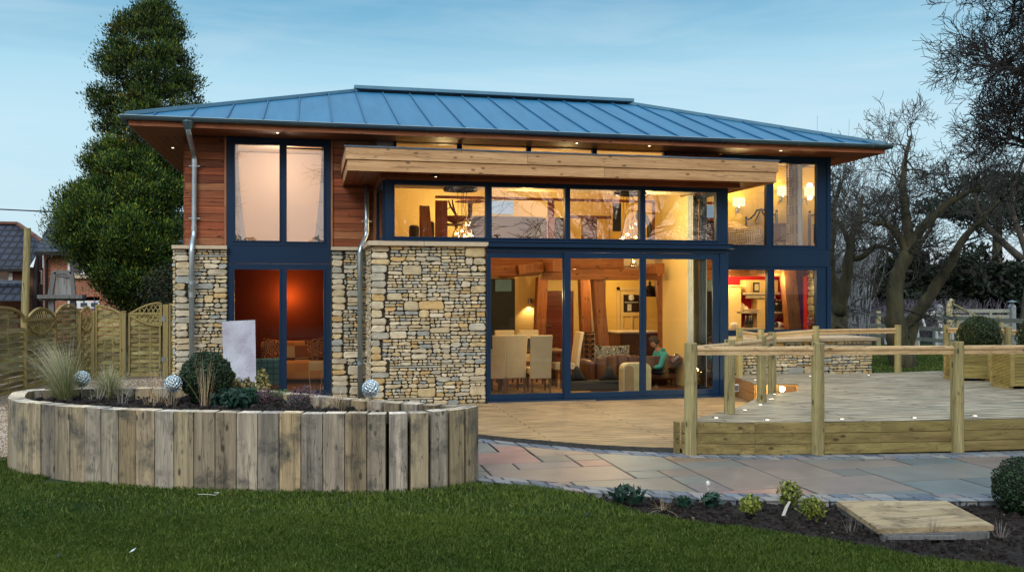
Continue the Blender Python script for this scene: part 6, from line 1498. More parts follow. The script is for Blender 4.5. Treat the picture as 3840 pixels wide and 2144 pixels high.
part('gutter',M['black'],lambda m:m.box(xl,nb(330,820,y1).x,y1-.5,y1-.38,ze-.2,ze-.08),hA)
part('side_wall',mk('dark_render',(.06,.045,.05),rough=.9),lambda m:m.face([(nb(320,900,y1-.02).x,y1-.02,-.3),(nb(430,900,y1-.02).x,y1-.02,-.3),(nb(430,590,y1-.02).x,y1-.02,nb(430,590,y1-.02).z),(nb(395,540,y1-.02).x,y1-.02,nb(395,560,y1-.02).z),(nb(330,820,y1-.02).x,y1-.02,nb(330,830,y1-.02).z)]),hA)
wa=part('window',M['upvc'],lambda m:m.box(nb(-60,930,y1).x,nb(130,930,y1).x,y1-.06,y1-.01,nb(0,940,y1).z,nb(0,832,y1).z),hA)
part('pane',M['dglass'],lambda m:(m.box(nb(-50,930,y1).x,nb(85,930,y1).x,y1-.09,y1-.07,nb(0,934,y1).z,nb(0,838,y1).z)),wa)
part('porch_roof',M['tile'],lambda m:m.add([nb(-300,1150,y1-2.5),nb(240,1150,y1-2.5),nb(255,965,y1-.3),nb(-300,965,y1-.3)],[(0,1,2,3)]),hA)
part('flashing',M['lead'],lambda m:m.beam(nb(-300,972,y1-.35),nb(258,972,y1-.35),.12,.25),hA)
part('alarm_box',M['white'],lambda m:m.box(nb(180,840,y1).x,nb(235,840,y1).x,y1-.12,y1-.02,nb(0,848,y1).z,nb(0,822,y1).z),hA,bevel=.03)
ws=part('window',M['upvc'],lambda m:m.box(nb(388,900,y1-.1).x,nb(422,900,y1-.1).x,y1-.09,y1-.03,nb(0,980,y1).z,nb(0,840,y1).z),hA)
part('pane',M['dglass'],lambda m:m.box(nb(393,900,y1-.1).x,nb(417,900,y1-.1).x,y1-.12,y1-.1,nb(0,972,y1).z,nb(0,848,y1).z),ws)
part('downpipe',M['black'],lambda m:m.tube([(nb(380,600,y1-.2).x,y1-.2,nb(380,620,y1).z),(nb(380,600,y1-.2).x,y1-.2,0)],.06,8),hA)
# red brick house
y2=40.0; hB=E('red_brick_house',(nb(800,900,y2).x,y2,0),'red brick house with white framed windows behind the conifer','house')
xl=nb(435,900,y2).x; xr=nb(1900,900,y2).x; ze=nb(500,650,y2).z
part('wall',M['rbrick'],lambda m:m.box(xl,xr,y2,y2+8,-.3,ze),hB)
part('roof',M['tile2'],lambda m:(m.face([(xl-.2,y2-.4,ze-.05),(xr,y2-.4,ze-.05),(xr,y2+4.5,nb(640,230,y2+4.5).z),(nb(640,300,y2+4.5).x-.3,y2+4.5,nb(640,230,y2+4.5).z)])),hB)
part('gutter',M['black'],lambda m:m.box(xl-.2,xr,y2-.52,y2-.41,ze-.18,ze-.04),hB)
part('dentil_course',M['rbrick'],lambda m:[m.box(nb(500+k*16,660,y2).x,nb(508+k*16,660,y2).x,y2-.06,y2,ze-.32,ze-.19) for k in range(20)],hB)
part('downpipe',M['black'],lambda m:m.tube([(nb(497,660,y2-.45).x,y2-.45,ze-.2),(nb(497,700,y2-.45).x,y2-.45,nb(0,710,y2).z),(nb(467,740,y2-.1).x,y2-.12,nb(0,745,y2).z),(nb(467,740,y2-.1).x,y2-.12,0)],.06,8),hB)
def nwin(a0,a1,b0,b1,n,lbl=None,arch_=False,sill=False):
    x0,x1=nb(a0,900,y2).x,nb(a1,900,y2).x; z0,z1=nb(0,b1,y2).z,nb(0,b0,y2).z
    w_=part('window',M['upvc'],lambda m:m.box(x0,x1,y2-.07,y2-.002,z0,z1),hB,bevel=.01)
    for k in range(n):
        s=(x1-x0)/n; part('pane',M['dglass'],lambda m:m.box(x0+k*s+.09,x0+(k+1)*s-.06,y2-.09,y2-.072,z0+.08,z1-.08),w_)
        if not arch_:
            def lead(m):
                xa_,xb_=x0+k*s+.09,x0+(k+1)*s-.06; xm=(xa_+xb_)/2; zm=(z0+z1)/2
                for f in(.33,.66): m.beam((xa_,y2-.095,z0+(z1-z0)*f),(xb_,y2-.095,z0+(z1-z0)*f),.01,.014)
                for f in(.33,.66): m.beam((xa_+(xb_-xa_)*f,y2-.095,z0+.08),(xa_+(xb_-xa_)*f,y2-.095,z1-.08),.01,.014,up=(0,1,0))
                for p_,q_ in(((xm,zm+.3),(xb_-.1,zm)),((xb_-.1,zm),(xm,zm-.3)),((xm,zm-.3),(xa_+.1,zm)),((xa_+.1,zm),(xm,zm+.3))): m.beam((p_[0],y2-.096,p_[1]),(q_[0],y2-.096,q_[1]),.01,.02,up=(0,1,0))
            part('leading',M['lead'],lead,w_)
    if sill: part('sill',M['coping'],lambda m:m.box(x0-.1,x1+.1,y2-.14,y2-.003,z0-.16,z0-.01),w_)
    return w_
nwin(685,1000,722,880,2,sill=True); nwin(685,1003,1150,1230,3)
part('brick_arch',M['rbrick'],lambda m:[m.beam((nb(670+k*13,1130,y2-.01).x,y2-.02,nb(0,1142,y2).z),(nb(668+k*13.2,1100,y2-.01).x,y2-.02,nb(0,1108,y2).z),.16,.05,up=(0,1,0)) for k in range(26)],hB)
q=nb(448,560,y2+2); part('vent_pipe',M['black'],lambda m:m.tube([(nb(450,560,y2+3).x,y2+3,nb(0,640,y2).z),(nb(450,480,y2+3).x,y2+3,nb(0,475,y2+3).z)],.10,8),hA)
# ---- field fence along the drive
ff=E('field_fence',(17.4,26,0),'grey three rail field fence along the back lawn','fence')
FX=19.7
def fyy(u,v): 
    p=A(u,v,x=FX); return p
ppos=[A(u,1250,x=FX) for u in(3175,3293,3431,3590,3750)]+[]
ppos=[p for p in ppos]
ys=[p.y for p in ppos]
ys=[ys[0]+7,ys[0]+3.5]+ys+[ys[-1]-2.2]
for y in ys: part('post',M['post_z'],lambda m:m.box(FX-.07,FX+.07,y-.06,y+.06,-.1,1.22),ff,bevel=.006)
for z in(1.10,.72,.36):
    for a,b in zip(ys,ys[1:]): part('rail',M['grey_rail'],lambda m:m.box(FX-.12,FX-.075,b+.01 if b<a else a,a-.01 if b<a else b,z-.06,z+.06),ff)
# tree guards (pale stakes of the young hedge)
k=0
for i in range(26):
    y=18+i*.85; p=Vector((FX+.9+R(-.2,.2),y,0)); 
    gd=part('tree_guard',mk('pale_guard',(.55,.62,.66),rough=.6) if i==0 else M['guard'],lambda m:m.tube([(p.x,p.y,-.05),(p.x+R(-.06,.06),p.y,.62)],.045,6),None)
    if i==0: M['guard']=gd.data.materials[0]
    T(gd,'pale plastic tree guard standing behind the field fence','tree guard','tree guards along the field fence')
# gate
gy2=28.5
def gq(a,b): u,v=KF(a,b); return A(u,v,y=gy2)
fg=E('field_gate',(gq(2000,500).x,gy2,0),'lichened five bar field gate with a diagonal brace','gate')
gl,gr=gq(1595,410),gq(2400,410)
for b in(412,492,552,610): part('bar',M['grey_rail'],lambda m:m.beam((gl.x,gy2,gq(0,b).z),(gr.x,gy2,gq(0,b+4).z),.05,.13),fg)
part('brace',M['fence_y'],lambda m:(m.beam(gq(1590,285),gq(2130,560),.06,.13,up=(0,1,0)),m.beam(gq(1860,560),gq(1980,490),.05,.11,up=(0,1,0))),fg)
part('hanging_stile',M['post_z'],lambda m:m.tube([(gl.x,gy2,0),gq(1600,330),gq(1640,255)],[.10,.10,.09],8),fg)
part('closing_stile',M['grey_rail'],lambda m:m.box(gr.x-.06,gr.x+.06,gy2-.04,gy2+.04,0,gr.z),fg)
for x in(1865,2130): part('upright',M['grey_rail'],lambda m:m.box(gq(x,500).x-.05,gq(x,500).x+.05,gy2-.06,gy2-.03,.1,gl.z),fg)
for k,(a,b,tp) in enumerate(((1472,1557,322),(2440,2500,312))):
    a_,b_=gq(a,400).x,gq(b,400).x; zt_=gq(0,tp).z
    T(part('gate_post',M['oldwood'],lambda m:(m.box(a_,b_,gy2+.1,gy2+.1+(b_-a_),-.1,zt_-.12,(1.8,1.9,2)),m.add([(a_,gy2+.1,zt_-.119),(b_,gy2+.1,zt_-.119),(b_,gy2+.1+b_-a_,zt_-.119),(a_,gy2+.1+b_-a_,zt_-.119)]+[(a_+.08,gy2+.18,zt_),(b_-.08,gy2+.18,zt_),(b_-.08,gy2+.02+b_-a_,zt_),(a_+.08,gy2+.02+b_-a_,zt_)],[(0,1,5,4),(1,2,6,5),(2,3,7,6),(3,0,4,7),(4,5,6,7)],(1.8,1.9,2))),None),['thick grey stone like gate post left of the field gate','grey gate post right of the field gate, beside the post lamp'][k],'gate post','field gate posts')
q=gq(2395,300); T(part('post_lamp',M['galv'],lambda m:(m.tube([(q.x,gy2-.1,0),(q.x,gy2-.1,q.z-.1)],.05,8),m.lathe([(.05,-.1),(.06,.0),(.02,.02),(.17,.05),(.0,.11)],(q.x,gy2-.1,q.z),12)),None),'slim metal post lamp with a flat cap by the field gate','lamp post')
a,b,c,d=gq(1240,465),gq(1430,420),gq(1495,690),gq(1290,640)
T(part('broken_frame',M['white'],lambda m:(m.beam(a,b,.1,.12),m.beam(b,c,.1,.1,up=(0,1,0)),m.beam(a,d,.06,.06,up=(0,1,0))),None),'tilted broken white frame behind the field fence','frame')
# ================================================================ VEGETATION
def tube_np(paths,n=3):
    """many tapered tubes -> quads; paths list of (pts list, radii list)"""
    V=[];
    for pts,rad in paths:
        P_=np.array(pts); m=len(P_); d=np.gradient(P_,axis=0); d/=np.linalg.norm(d,axis=1)[:,None]+1e-9
        ref=np.array([.3,.2,1.]) if abs(d[0][2])<.8 else np.array([1.,.1,0]); a=np.cross(d,ref); a/=np.linalg.norm(a,axis=1)[:,None]+1e-9; b=np.cross(d,a)
        r=np.array(rad)[:,None]; rings=[P_+(a*math.cos(2*PI*k/n)+b*math.sin(2*PI*k/n))*r for k in range(n)]
        for k in range(n):
            k2=(k+1)%n; V.append(np.stack([rings[k][:-1],rings[k2][:-1],rings[k2][1:],rings[k][1:]],1).reshape(-1,3))
    return np.concatenate(V)
def grow(p,d,L_,r,depth,out,rs,gnarl=.35,up=.12,twig=.0035,kids=(3,5),lo=.45,spread=.9,droop=0.):
    n=max(3,int(L_/.16)) if depth>1 else 4; pts=[tuple(p)]; rad=[r]; q=Vector(p); dd=Vector(d).normalized(); step=L_/n; nodes=[]
    for i in range(n):
        dd=(dd+Vector((rs.gauss(0,gnarl),rs.gauss(0,gnarl),rs.gauss(0,gnarl)))*.35+Vector((0,0,up-droop))*.25).normalized()
        q=q+dd*step; rr=r+(max(twig,r*.35)-r)*(i+1)/n; pts.append(tuple(q)); rad.append(rr); nodes.append((q.copy(),dd.copy(),rr))
    out.append((pts,rad,depth))
    if depth<=0: return
    k=rs.randint(*kids)+(1 if depth>1 else 0)
    for j in range(k):
        i=min(n-1,int(n*(lo+(1-lo)*(j+rs.random())/k))) if n>2 else n-1
        q,dd,rr=nodes[i]; ax=Vector((rs.gauss(0,1),rs.gauss(0,1),rs.gauss(0,.7))); nd=(dd+ax.normalized()*spread*rs.uniform(.5,1.1)).normalized()
        grow(q,nd,L_*rs.uniform(.5,.78),max(twig,rr*rs.uniform(.5,.75)),depth-1,out,rs,gnarl,up,twig,kids,.2,spread,droop)
def bare_tree(name,limbs,seed,label,cat='tree',group=None,depth=4,L0=1.5,twig=.004,starts=26,mat='bark',kids=(3,5),gn=.35,droop=0,spread=.9,up=.12,r0=.03,frac=.3,tw='twig'):
    rs=random.Random(seed); b=limbs[0][0][0]; e_=E(name,(b[0],b[1],0),label,cat,group); out=[]
    mb=MB()
    for pts,rad in limbs:
        P_=[Vector(p) for p in pts]; sm=[];sr=[]
        for i in range(len(P_)-1):
            for s in range(5):
                t_=s/5; a=P_[max(i-1,0)];b_=P_[i];c=P_[i+1];d=P_[min(i+2,len(P_)-1)]
                sm.append(.5*((2*b_)+(c-a)*t_+(2*a-5*b_+4*c-d)*t_*t_+(3*b_-a-3*c+d)*t_**3)+Vector((rs.gauss(0,1),rs.gauss(0,1),0))*rad[i]*.07); sr.append((rad[i]+(rad[i+1]-rad[i])*t_)*rs.uniform(.92,1.1))
        sm.append(P_[-1]);sr.append(rad[-1]); mb.tube(sm,sr,10)
        L_=len(sm)
        for k in range(starts):
            i=int(L_*(frac+(1-frac)*rs.random()**.8)); i=min(i,L_-1); dirn=(sm[min(i+1,L_-1)]-sm[max(i-1,0)]).normalized()
            nd=(dirn*.5+Vector((rs.gauss(0,1),rs.gauss(0,1),rs.gauss(.3-droop,.7))).normalized()).normalized()
            grow(sm[i],nd,L0*rs.uniform(.6,1.15),min(r0,sr[i]*.6),depth-1,out,rs,gn,up,twig,kids,.25,spread,droop)
    mb.build('trunk',M[mat],e_,smooth=True)
    th_=[(p,r) for p,r,d in out]; V=tube_np(th_,3); c=np.ones((len(V)//4,3))*np.random.default_rng(seed).uniform(.7,1.2,(len(V)//4,1))
    fast_mesh('crown',V,4,c,M[tw],e_); return e_
def t3(lst,y,dy=0):
    out=[]
    for i,(a,b) in enumerate(lst):
        u,v=KT(a,b); out.append(tuple(A(u,v,y=y+dy*i)))
    return out
yA=24.0
bare_tree('bare_tree',[(t3([(165,1440),(178,1360),(180,1300),(140,1130),(118,960),(135,800),(150,640),(190,480)],yA,.1),[.34,.27,.24,.17,.14,.11,.08,.04]),
    (t3([(180,1310),(205,1200),(245,960),(262,820),(300,700),(330,560)],yA,-.15),[.2,.18,.15,.11,.08,.04]),
    (t3([(262,970),(330,950),(400,890),(470,892),(560,940)],yA,-.2),[.07,.09,.08,.06,.04]),
    (t3([(250,900),(200,760),(120,700),(60,600)],yA,.1),[.09,.07,.05,.03])],
    5,'forked bare tree nearest the right corner of the house',starts=10,L0=.95,depth=4,mat='mossbark',twig=.007,gn=.8,kids=(3,4))
yB=20.6
bare_tree('bare_tree',[(t3([(590,1655),(560,1500),(540,1350),(530,1180),(560,1050),(612,935)],yB,0),[.34,.28,.24,.20,.18,.19]),
    (t3([(612,935),(575,850),(522,775),(470,745),(395,738)],yB,.1),[.13,.11,.10,.06,.03]),
    (t3([(622,935),(618,800),(603,690),(585,500),(600,330),(640,180)],yB,.1),[.15,.13,.12,.09,.06,.03]),
    (t3([(640,925),(700,780),(850,630),(960,560),(1100,500)],yB,-.1),[.14,.12,.10,.07,.04]),
    (t3([(580,1630),(640,1380),(720,1250),(800,1130),(890,990),(960,850),(1080,720),(1200,600)],yB+.2,-.1),[.20,.18,.16,.15,.13,.10,.07,.04])],
    8,'big gnarled bare tree with a leaning second trunk on the back lawn',starts=12,L0=.9,depth=4,mat='mossbark',twig=.0062,gn=.8,kids=(3,4))
# overhanging tree at the upper right
yC=15.0
def n3(lst,y,dy=0): return [tuple(A(u,v,y=y+dy*i)) for i,(u,v) in enumerate(lst)]
bare_tree('overhanging_tree',[(n3([(4500,1500),(4450,900),(4300,400),(4150,0),(4100,-400)],yC),[.4,.32,.25,.18,.1]),
    (n3([(4330,500),(4120,380),(3980,310),(3840,270),(3720,240)],yC,.1),[.16,.12,.09,.06,.03]),
    (n3([(4200,150),(4000,60),(3900,10),(3760,-40)],yC,.2),[.14,.1,.07,.04]),
    (n3([(4400,760),(4200,660),(4030,600),(3900,560),(3790,510)],yC,.1),[.14,.11,.08,.05,.03])],
    23,'dark dense overhanging tree filling the upper right corner',starts=36,L0=.8,depth=4,droop=.1,twig=.0055,frac=.35,kids=(3,5),spread=.85,gn=.8,tw='dark_twig')
# background trees further right, behind the hedge
for k,(u0,y,s,lb) in enumerate(((3350,38,9,'hazy bare tree behind the hedge, left of the gap'),(3830,31,10,'hazy bare tree behind the hedge at the right edge'))):
    p=A(u0,1000,y=y); bare_tree('bare_tree',[([(p.x,y,0),(p.x+.3,y,3),(p.x-.2,y+.3,5.5),(p.x+.2,y,s*.75)],[.14,.12,.09,.05]),([(p.x+.2,y,2.8),(p.x+1.6,y-.3,4.6),(p.x+2.6,y,6.2)],[.15,.1,.04]),([(p.x,y,3.2),(p.x-1.5,y+.4,4.8),(p.x-2.3,y,6.4)],[.15,.1,.04])],40+k,lb,starts=4,L0=1.6,depth=4,twig=.006,r0=.05,group='bare trees beyond the hedge')
# dark evergreen hedge behind the fence
def leafbox(name,x0,x1,y0,y1,z0,z1,n,size,cols,seed,parent,wob=.35):
    rng=np.random.default_rng(seed); x=rng.uniform(x0,x1,n); zf=rng.random(n)**.8; y=y0+(y1-y0)*rng.random(n)**1.7
    top=z1+wob*(np.sin(x*1.3)+.6*np.sin(x*3.1+1)+.4*np.sin(x*7.3)); z=z0+(top-z0)*zf; y=y+.35*np.sin(x*2.1)+.3*np.sin(z*2.7+x)
    p=np.stack([x,y,z],1); nrm=rng.normal(size=(n,3))+np.array([0,-.8,.5]); nrm/=np.linalg.norm(nrm,axis=1)[:,None]
    t_=np.cross(nrm,rng.normal(size=(n,3))); t_/=np.linalg.norm(t_,axis=1)[:,None]; b_=np.cross(nrm,t_); s=size*rng.uniform(.5,1.4,n)[:,None]
    V=np.stack([p-t_*s,p+b_*s*.5,p+t_*s,p-b_*s*.5],1).reshape(-1,3); cl=.6+.4*np.sin(x*1.9+z*2.3)*np.sin(z*3.1-x*.7)
    cc=np.array(cols)[rng.integers(0,len(cols),n)]*(rng.uniform(.6,1.3,n)*cl)[:,None]; return fast_mesh(name,V,4,cc,M['leaf'],parent)
hd=E('hedge',(22,37,0),'tall dark evergreen hedge closing the view behind the field fence','hedge')
hy0=36.0; zh=A(3300,962,y=37).z
leafbox('foliage',11.0,46.0,hy0-.6,hy0+1.2,-.2,zh,52000,.13,[(.012,.032,.016),(.018,.045,.02),(.010,.024,.014),(.03,.05,.02)],3,hd)
part('dense_core',M['core'],lambda m:m.box(11,46,hy0+.6,hy0+2,-.3,zh-.35),hd)
# low conifer band seen through trees
cb=E('pine_tree',(A(3715,800,y=46).x,46,0),'distant pine with a lichened trunk beyond the hedge','tree')
q=A(3740,900,y=46); part('trunk',M['mossbark'],lambda m:m.tube([(q.x,46,0),(q.x,46,8.2)],[.35,.2],8),cb)
for k,(dx,z,r) in enumerate(((0,8.2,2.2),(2.5,7.2,2.4),(-2.6,6.8,2.0),(4.8,6.6,2.2),(1,6.3,2.8))): leafball('foliage',(q.x+dx,46,z),r,3500,.14,[(.012,.03,.02),(.02,.045,.03)],300+k,sc_=(1.5,.8,.38),shell=.2,parent=cb)
# bramble thicket and pale stemmed shrubs
rs=random.Random(77); paths=[]
for i in range(1500):
    x=rs.uniform(14.0,26.0); y=rs.uniform(28.8,32.5); h=rs.uniform(.6,2.3)*(1.15 if x<19.5 else .75); a=rs.uniform(0,2*PI); s=rs.uniform(.4,1.5)
    pts=[(x+s*math.cos(a)*t_+rs.gauss(0,.05),y+s*math.sin(a)*t_*.6,h*math.sin(PI*min(1,t_*.75))+rs.gauss(0,.04)) for t_ in(0,.25,.5,.75,1)]; paths.append((pts,[.014,.012,.010,.008,.005]))
V=tube_np(paths,3); c=np.repeat(np.random.default_rng(5).uniform(.6,1.6,(len(paths),1)),3*4,0)*np.array([[.9,.85,1.0]])
o=fast_mesh('bramble_thicket',V,4,c[:len(V)//4],mk('bramble_stems',(.13,.13,.14),(.08,.078,.083),rough=.9)); o['kind']='stuff'; T(o,'grey purple bramble thicket between the field fence and the hedge','brambles')
for k,(a,b,n) in enumerate(((170,1250,9),(265,1270,10),(330,1260,10))):
    u,v=KT(a,b); y=27.6; p=A(u,v,y=y); rs=random.Random(90+k); out=[]
    for i in range(n):
        d=Vector((rs.gauss(0,.14),rs.gauss(0,.1),1)); grow((p.x+rs.gauss(0,.18),y,0.0),d,rs.uniform(2.6,4.0),.028,2,out,rs,.10,.25,.006,(3,4),.3,.45)
    V=tube_np([(q_,r) for q_,r,_ in out],3); o=fast_mesh('pale_shrub',V,4,np.ones((len(V)//4,3)),M['pale_twig']); T(o,['clump of pale upright stems left behind the forked tree','clump of pale upright stems in the fork of the bare tree','clump of pale upright stems right of the forked tree'][k],'shrub','pale stemmed shrubs by the hedge')
# ---- conifer
yT=28.5
prof=[(8,560,600),(40,500,640),(90,420,680),(170,390,710),(240,355,735),(330,330,750),(400,335,765),(450,360,770),(520,345,760),(600,320,740),(680,330,720),(740,230,720),(800,205,700),(860,190,700),(920,225,700),(970,285,700),(1035,355,700),(1090,405,700),(1129,455,690),(1175,500,680)]
def cprof(v):
    for (a,l0,r0_),(b,l1,r1_) in zip(prof,prof[1:]):
        if a<=v<=b: k=(v-a)/(b-a); return l0+(l1-l0)*k,r0_+(r1_-r0_)*k
    return prof[-1][1:]
ce=E('conifer_tree',(A(560,1100,y=yT).x,yT,0),'tall dark green conifer with an irregular billowing crown','tree')
rng=np.random.default_rng(17); rs=random.Random(17); V=[];C=[]
cols=np.array([(.012,.036,.010),(.022,.055,.010),(.050,.085,.010),(.10,.125,.014),(.014,.040,.014)])
nclump=760
for i in range(nclump):
    v=rs.choice([rs.uniform(12,1165),rs.uniform(560,1165)]); l,r_=cprof(v); cu=(l+r_)/2; hw=(r_-l)/2
    th_=rs.uniform(-PI,PI); q=rs.random()**.34*.97
    u=cu+hw*q*math.sin(th_); depth=math.cos(th_)*q*hw/118.
    if 250<v<620 and rs.random()<.12 : continue
    if v>1000 and rs.random()<.3: continue
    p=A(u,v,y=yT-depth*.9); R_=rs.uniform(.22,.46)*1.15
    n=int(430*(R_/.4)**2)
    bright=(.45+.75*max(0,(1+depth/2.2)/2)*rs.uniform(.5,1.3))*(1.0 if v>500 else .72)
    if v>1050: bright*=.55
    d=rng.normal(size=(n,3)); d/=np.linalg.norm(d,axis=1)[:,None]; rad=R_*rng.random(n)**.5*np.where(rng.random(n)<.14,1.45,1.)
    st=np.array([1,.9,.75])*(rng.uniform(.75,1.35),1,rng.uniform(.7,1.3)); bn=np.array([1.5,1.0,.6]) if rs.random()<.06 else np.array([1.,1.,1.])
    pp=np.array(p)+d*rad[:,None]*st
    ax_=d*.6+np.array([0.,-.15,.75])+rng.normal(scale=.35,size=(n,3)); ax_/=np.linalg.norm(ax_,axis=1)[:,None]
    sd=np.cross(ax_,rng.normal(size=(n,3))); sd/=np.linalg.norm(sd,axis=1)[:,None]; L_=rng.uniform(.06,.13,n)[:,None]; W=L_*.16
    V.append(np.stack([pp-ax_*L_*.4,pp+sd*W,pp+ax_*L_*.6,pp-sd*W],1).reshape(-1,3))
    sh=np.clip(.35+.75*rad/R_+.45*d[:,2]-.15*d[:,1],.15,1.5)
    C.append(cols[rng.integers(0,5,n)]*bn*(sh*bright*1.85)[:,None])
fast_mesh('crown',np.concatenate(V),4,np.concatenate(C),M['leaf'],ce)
def ctr(m):
    for k,(u0,u1,v1,r) in enumerate(((560,590,60,.13),(530,470,200,.10),(600,650,150,.10),(500,330,700,.09),(620,640,420,.1),(540,500,420,.1))):
        a=A(u0,1250,y=yT);a.z=-.1; b=A(u1,v1,y=yT); mid=a.lerp(b,.5)+Vector((R(-.2,.2),R(-.2,.2),0)); m.tube([a,mid,b],[r*1.6,r,.02],8)
    for k in range(60):
        v=R(80,1100); l,r_=cprof(v); a=A(570,v+60,y=yT); b=A(R(l+30,r_-30),v,y=yT+R(-1,1)); m.tube([a,a.lerp(b,.5)+Vector((0,0,.1)),b],[.05,.03,.012],5)
part('trunk',M['bark'],ctr,ce)
# dark shrub behind gate and below conifer
sb=E('shrub',(A(640,1150,y=24.5).x,24.5,0),'dark rough evergreen undergrowth behind the gate beneath the conifer','shrub')
for k,(u,v,r) in enumerate(((640,1090,.8),(655,1180,.6))): leafball('foliage',A(u,v,y=25.0),r,2600,.05,[(.014,.030,.010),(.022,.042,.012),(.05,.045,.02)],400+k,shell=.1,parent=sb)
# trees standing behind the photographer (they show in the glass)
for k,(x,y,s) in enumerate(((-9,-13,8.5),(-2,-16,9.5),(5,-14,9),(12,-12,8.5),(20,-11,9))):
    if k==0: bt=bare_tree('bare_tree',[([(x,y,0),(x+.3,y,2.5),(x-.2,y+.3,5),(x+.2,y,s*.9)],[.28,.22,.16,.06]),([(x+.2,y,2.4),(x+1.8,y-.3,4.6),(x+3,y,6.8)],[.15,.1,.04]),([(x,y,2.8),(x-1.8,y+.4,4.8),(x-3,y,7)],[.15,.1,.04])],60,'bare winter tree mirrored in the upper windows',starts=22,L0=2.1,depth=4,twig=.008,r0=.05,group='bare trees mirrored in the glass')
    else:
        c=copy_thing(bt,(x,y,0),k*1.3)
hm=E('hedge',(3,-19,0),'unseen dark hedge added behind the camera to darken the door reflections','hedge')  # added out of view so the doors mirror dark leaves, not sky
leafbox('foliage',-22,30,-20,-18.4,-.2,4.6,16000,.16,[(.012,.032,.016),(.02,.04,.015)],31,hm); part('dense_core',M['core'],lambda m:m.box(-22,30,-20.5,-19.2,-.3,4.4),hm)
# ---- grass blades on the front lawn
def lawn_blades(n,test,seed,h=(.025,.055),w=.0022,z=-.075,name='grass_blades'):
    rng=np.random.default_rng(seed)
    x,y=test(rng,n); n=len(x); az=rng.uniform(0,2*PI,n); tl=np.abs(rng.normal(0,.55,n)); H=rng.uniform(*h,n)
    patch=.5+.5*np.sin(x*1.1+1.3*np.sin(y*.9))*np.sin(y*1.7+x*.6); fine=.5+.5*np.sin(x*6.1+2*np.sin(y*4.))*np.sin(y*7.7+x*3.)
    H=H*(.75+.45*fine)
    base=np.stack([x,y,np.full(n,z)],1); dx=np.cos(az);dy=np.sin(az)
    mid=base+np.stack([dx*np.sin(tl)*H*.45,dy*np.sin(tl)*H*.45,np.cos(tl)*H*.6],1); tip=mid+np.stack([dx*np.sin(tl+.5)*H*.55,dy*np.sin(tl+.5)*H*.55,np.cos(tl+.5)*H*.5],1)
    sd=np.stack([-dy,dx,np.zeros(n)],1); sd=sd+rng.normal(scale=.5,size=(n,3))*np.array([1,1,0]); sd/=np.linalg.norm(sd,axis=1)[:,None]; W=w*rng.uniform(.7,1.4,n)[:,None]
    V=np.stack([base-sd*W,base+sd*W,mid+sd*W*.8,tip,mid-sd*W*.8],1).reshape(-1,3)
    c1=np.array([(.145,.225,.036)]);c2=np.array([(.045,.105,.018)]);c3=np.array([(.30,.34,.10)])
    low=.5+.5*np.sin(x*.55+2.1+np.sin(y*.8)*1.5)*np.sin(y*.62+x*.2); k=(patch*.5+fine*.35+low*.35+rng.random(n)*.35-.15)[:,None]; c=c2+(c1-c2)*np.clip(k,0,1.2); yl=(rng.random(n)<.10+.16*fine*low)[:,None]; H_=0; c=np.where(yl,c3*rng.uniform(.6,1.1,n)[:,None],c)*rng.uniform(.75,1.2,n)[:,None]
    return fast_mesh(name,V,5,c,M['blade'])
le=[(p.x,p.y) for p in lawn_edge]
lx=np.array([p[0] for p in le]);ly_=np.array([p[1] for p in le])
rx=np.array([p.x for p in op]);ryy=np.array([p.y for p in op])
def inpoly(x,y,px_,py_):
    c=np.zeros(len(x),bool); j=len(px_)-1
    for i in range(len(px_)):
        cond=((py_[i]>y)!=(py_[j]>y))&(x<(px_[j]-px_[i])*(y-py_[i])/(py_[j]-py_[i]+1e-12)+px_[i]); c^=cond; j=i
    return c
def mk_test(f0,f1):
    def test(rng,n):
        # uniform over the frustum footprint between two distances
        f=np.sqrt(rng.uniform(f0*f0,f1*f1,n)); s=rng.uniform(-.62,.62,n); x=f*(SN+s*CS); y=f*(CS-s*SN)
        edge=np.interp(x,lx,ly_,left=10.9,right=ly_[-1]); x=x+0*edge
        wig=.03*np.sin(x*9)+.02*np.sin(x*23)
        left=x<lx[0]; ok=np.where(left,y<np.where(x<-2.8,12.1+.0*x,10.4),y<edge+wig); ok&=~inpoly(x,y,rx,ryy)
        return x[ok],y[ok]
    return test
o=lawn_blades(330000,mk_test(5.6,8.2),1); o['kind']='stuff'; T(o,'short green lawn grass in the foreground','grass')
o=lawn_blades(200000,mk_test(8.2,12.4),2,(.03,.06),.003); o['kind']='stuff'; T(o,'lawn grass growing up to the sleepers and the bed edge','grass')
def tb(rng,n):
    x=rng.uniform(9.8,20.5,n);y=rng.uniform(15.,30,n); 
    ok=(y>15.2+.12*(x-9.8)) ; return x[ok],y[ok]
o=lawn_blades(70000,tb,3,(.04,.08),.008,-.03); o['kind']='stuff'; T(o,'grass of the back lawn beyond the raised deck','grass')
# leaves, stones scattered on lawn
for k,(u,v,lb) in enumerate(((497,2066,'curled grey leaf lying on the lawn at the bottom left'),(218,2085,'flat blue grey leaf on the lawn near the left corner'),(2200,1930,'small dark leaf on the lawn near the soil bed'))):
    p=A(u,v,z=-.035); T(part('fallen_leaf',M['voile'] if k==0 else M['slate'],lambda m:m.add([p+Vector((-.02,-.03,0)),p+Vector((.012,-.02,.012)),p+Vector((.022,.03,.02)),p+Vector((-.008,.02,.008))],[(0,1,2,3)]),None),lb,'leaf')
p=A(790,1850,z=-.03); T(part('wire_offcut',M['white'],lambda m:m.tube([p+Vector((-.12,0,0)),p+Vector((-.02,-.06,.01)),p+Vector((.05,-.07,0)),p+Vector((.08,.0,.01)),p+Vector((.03,.04,0))],.0025,5),None),'thin white curl of twine on the lawn before the planter','twine')
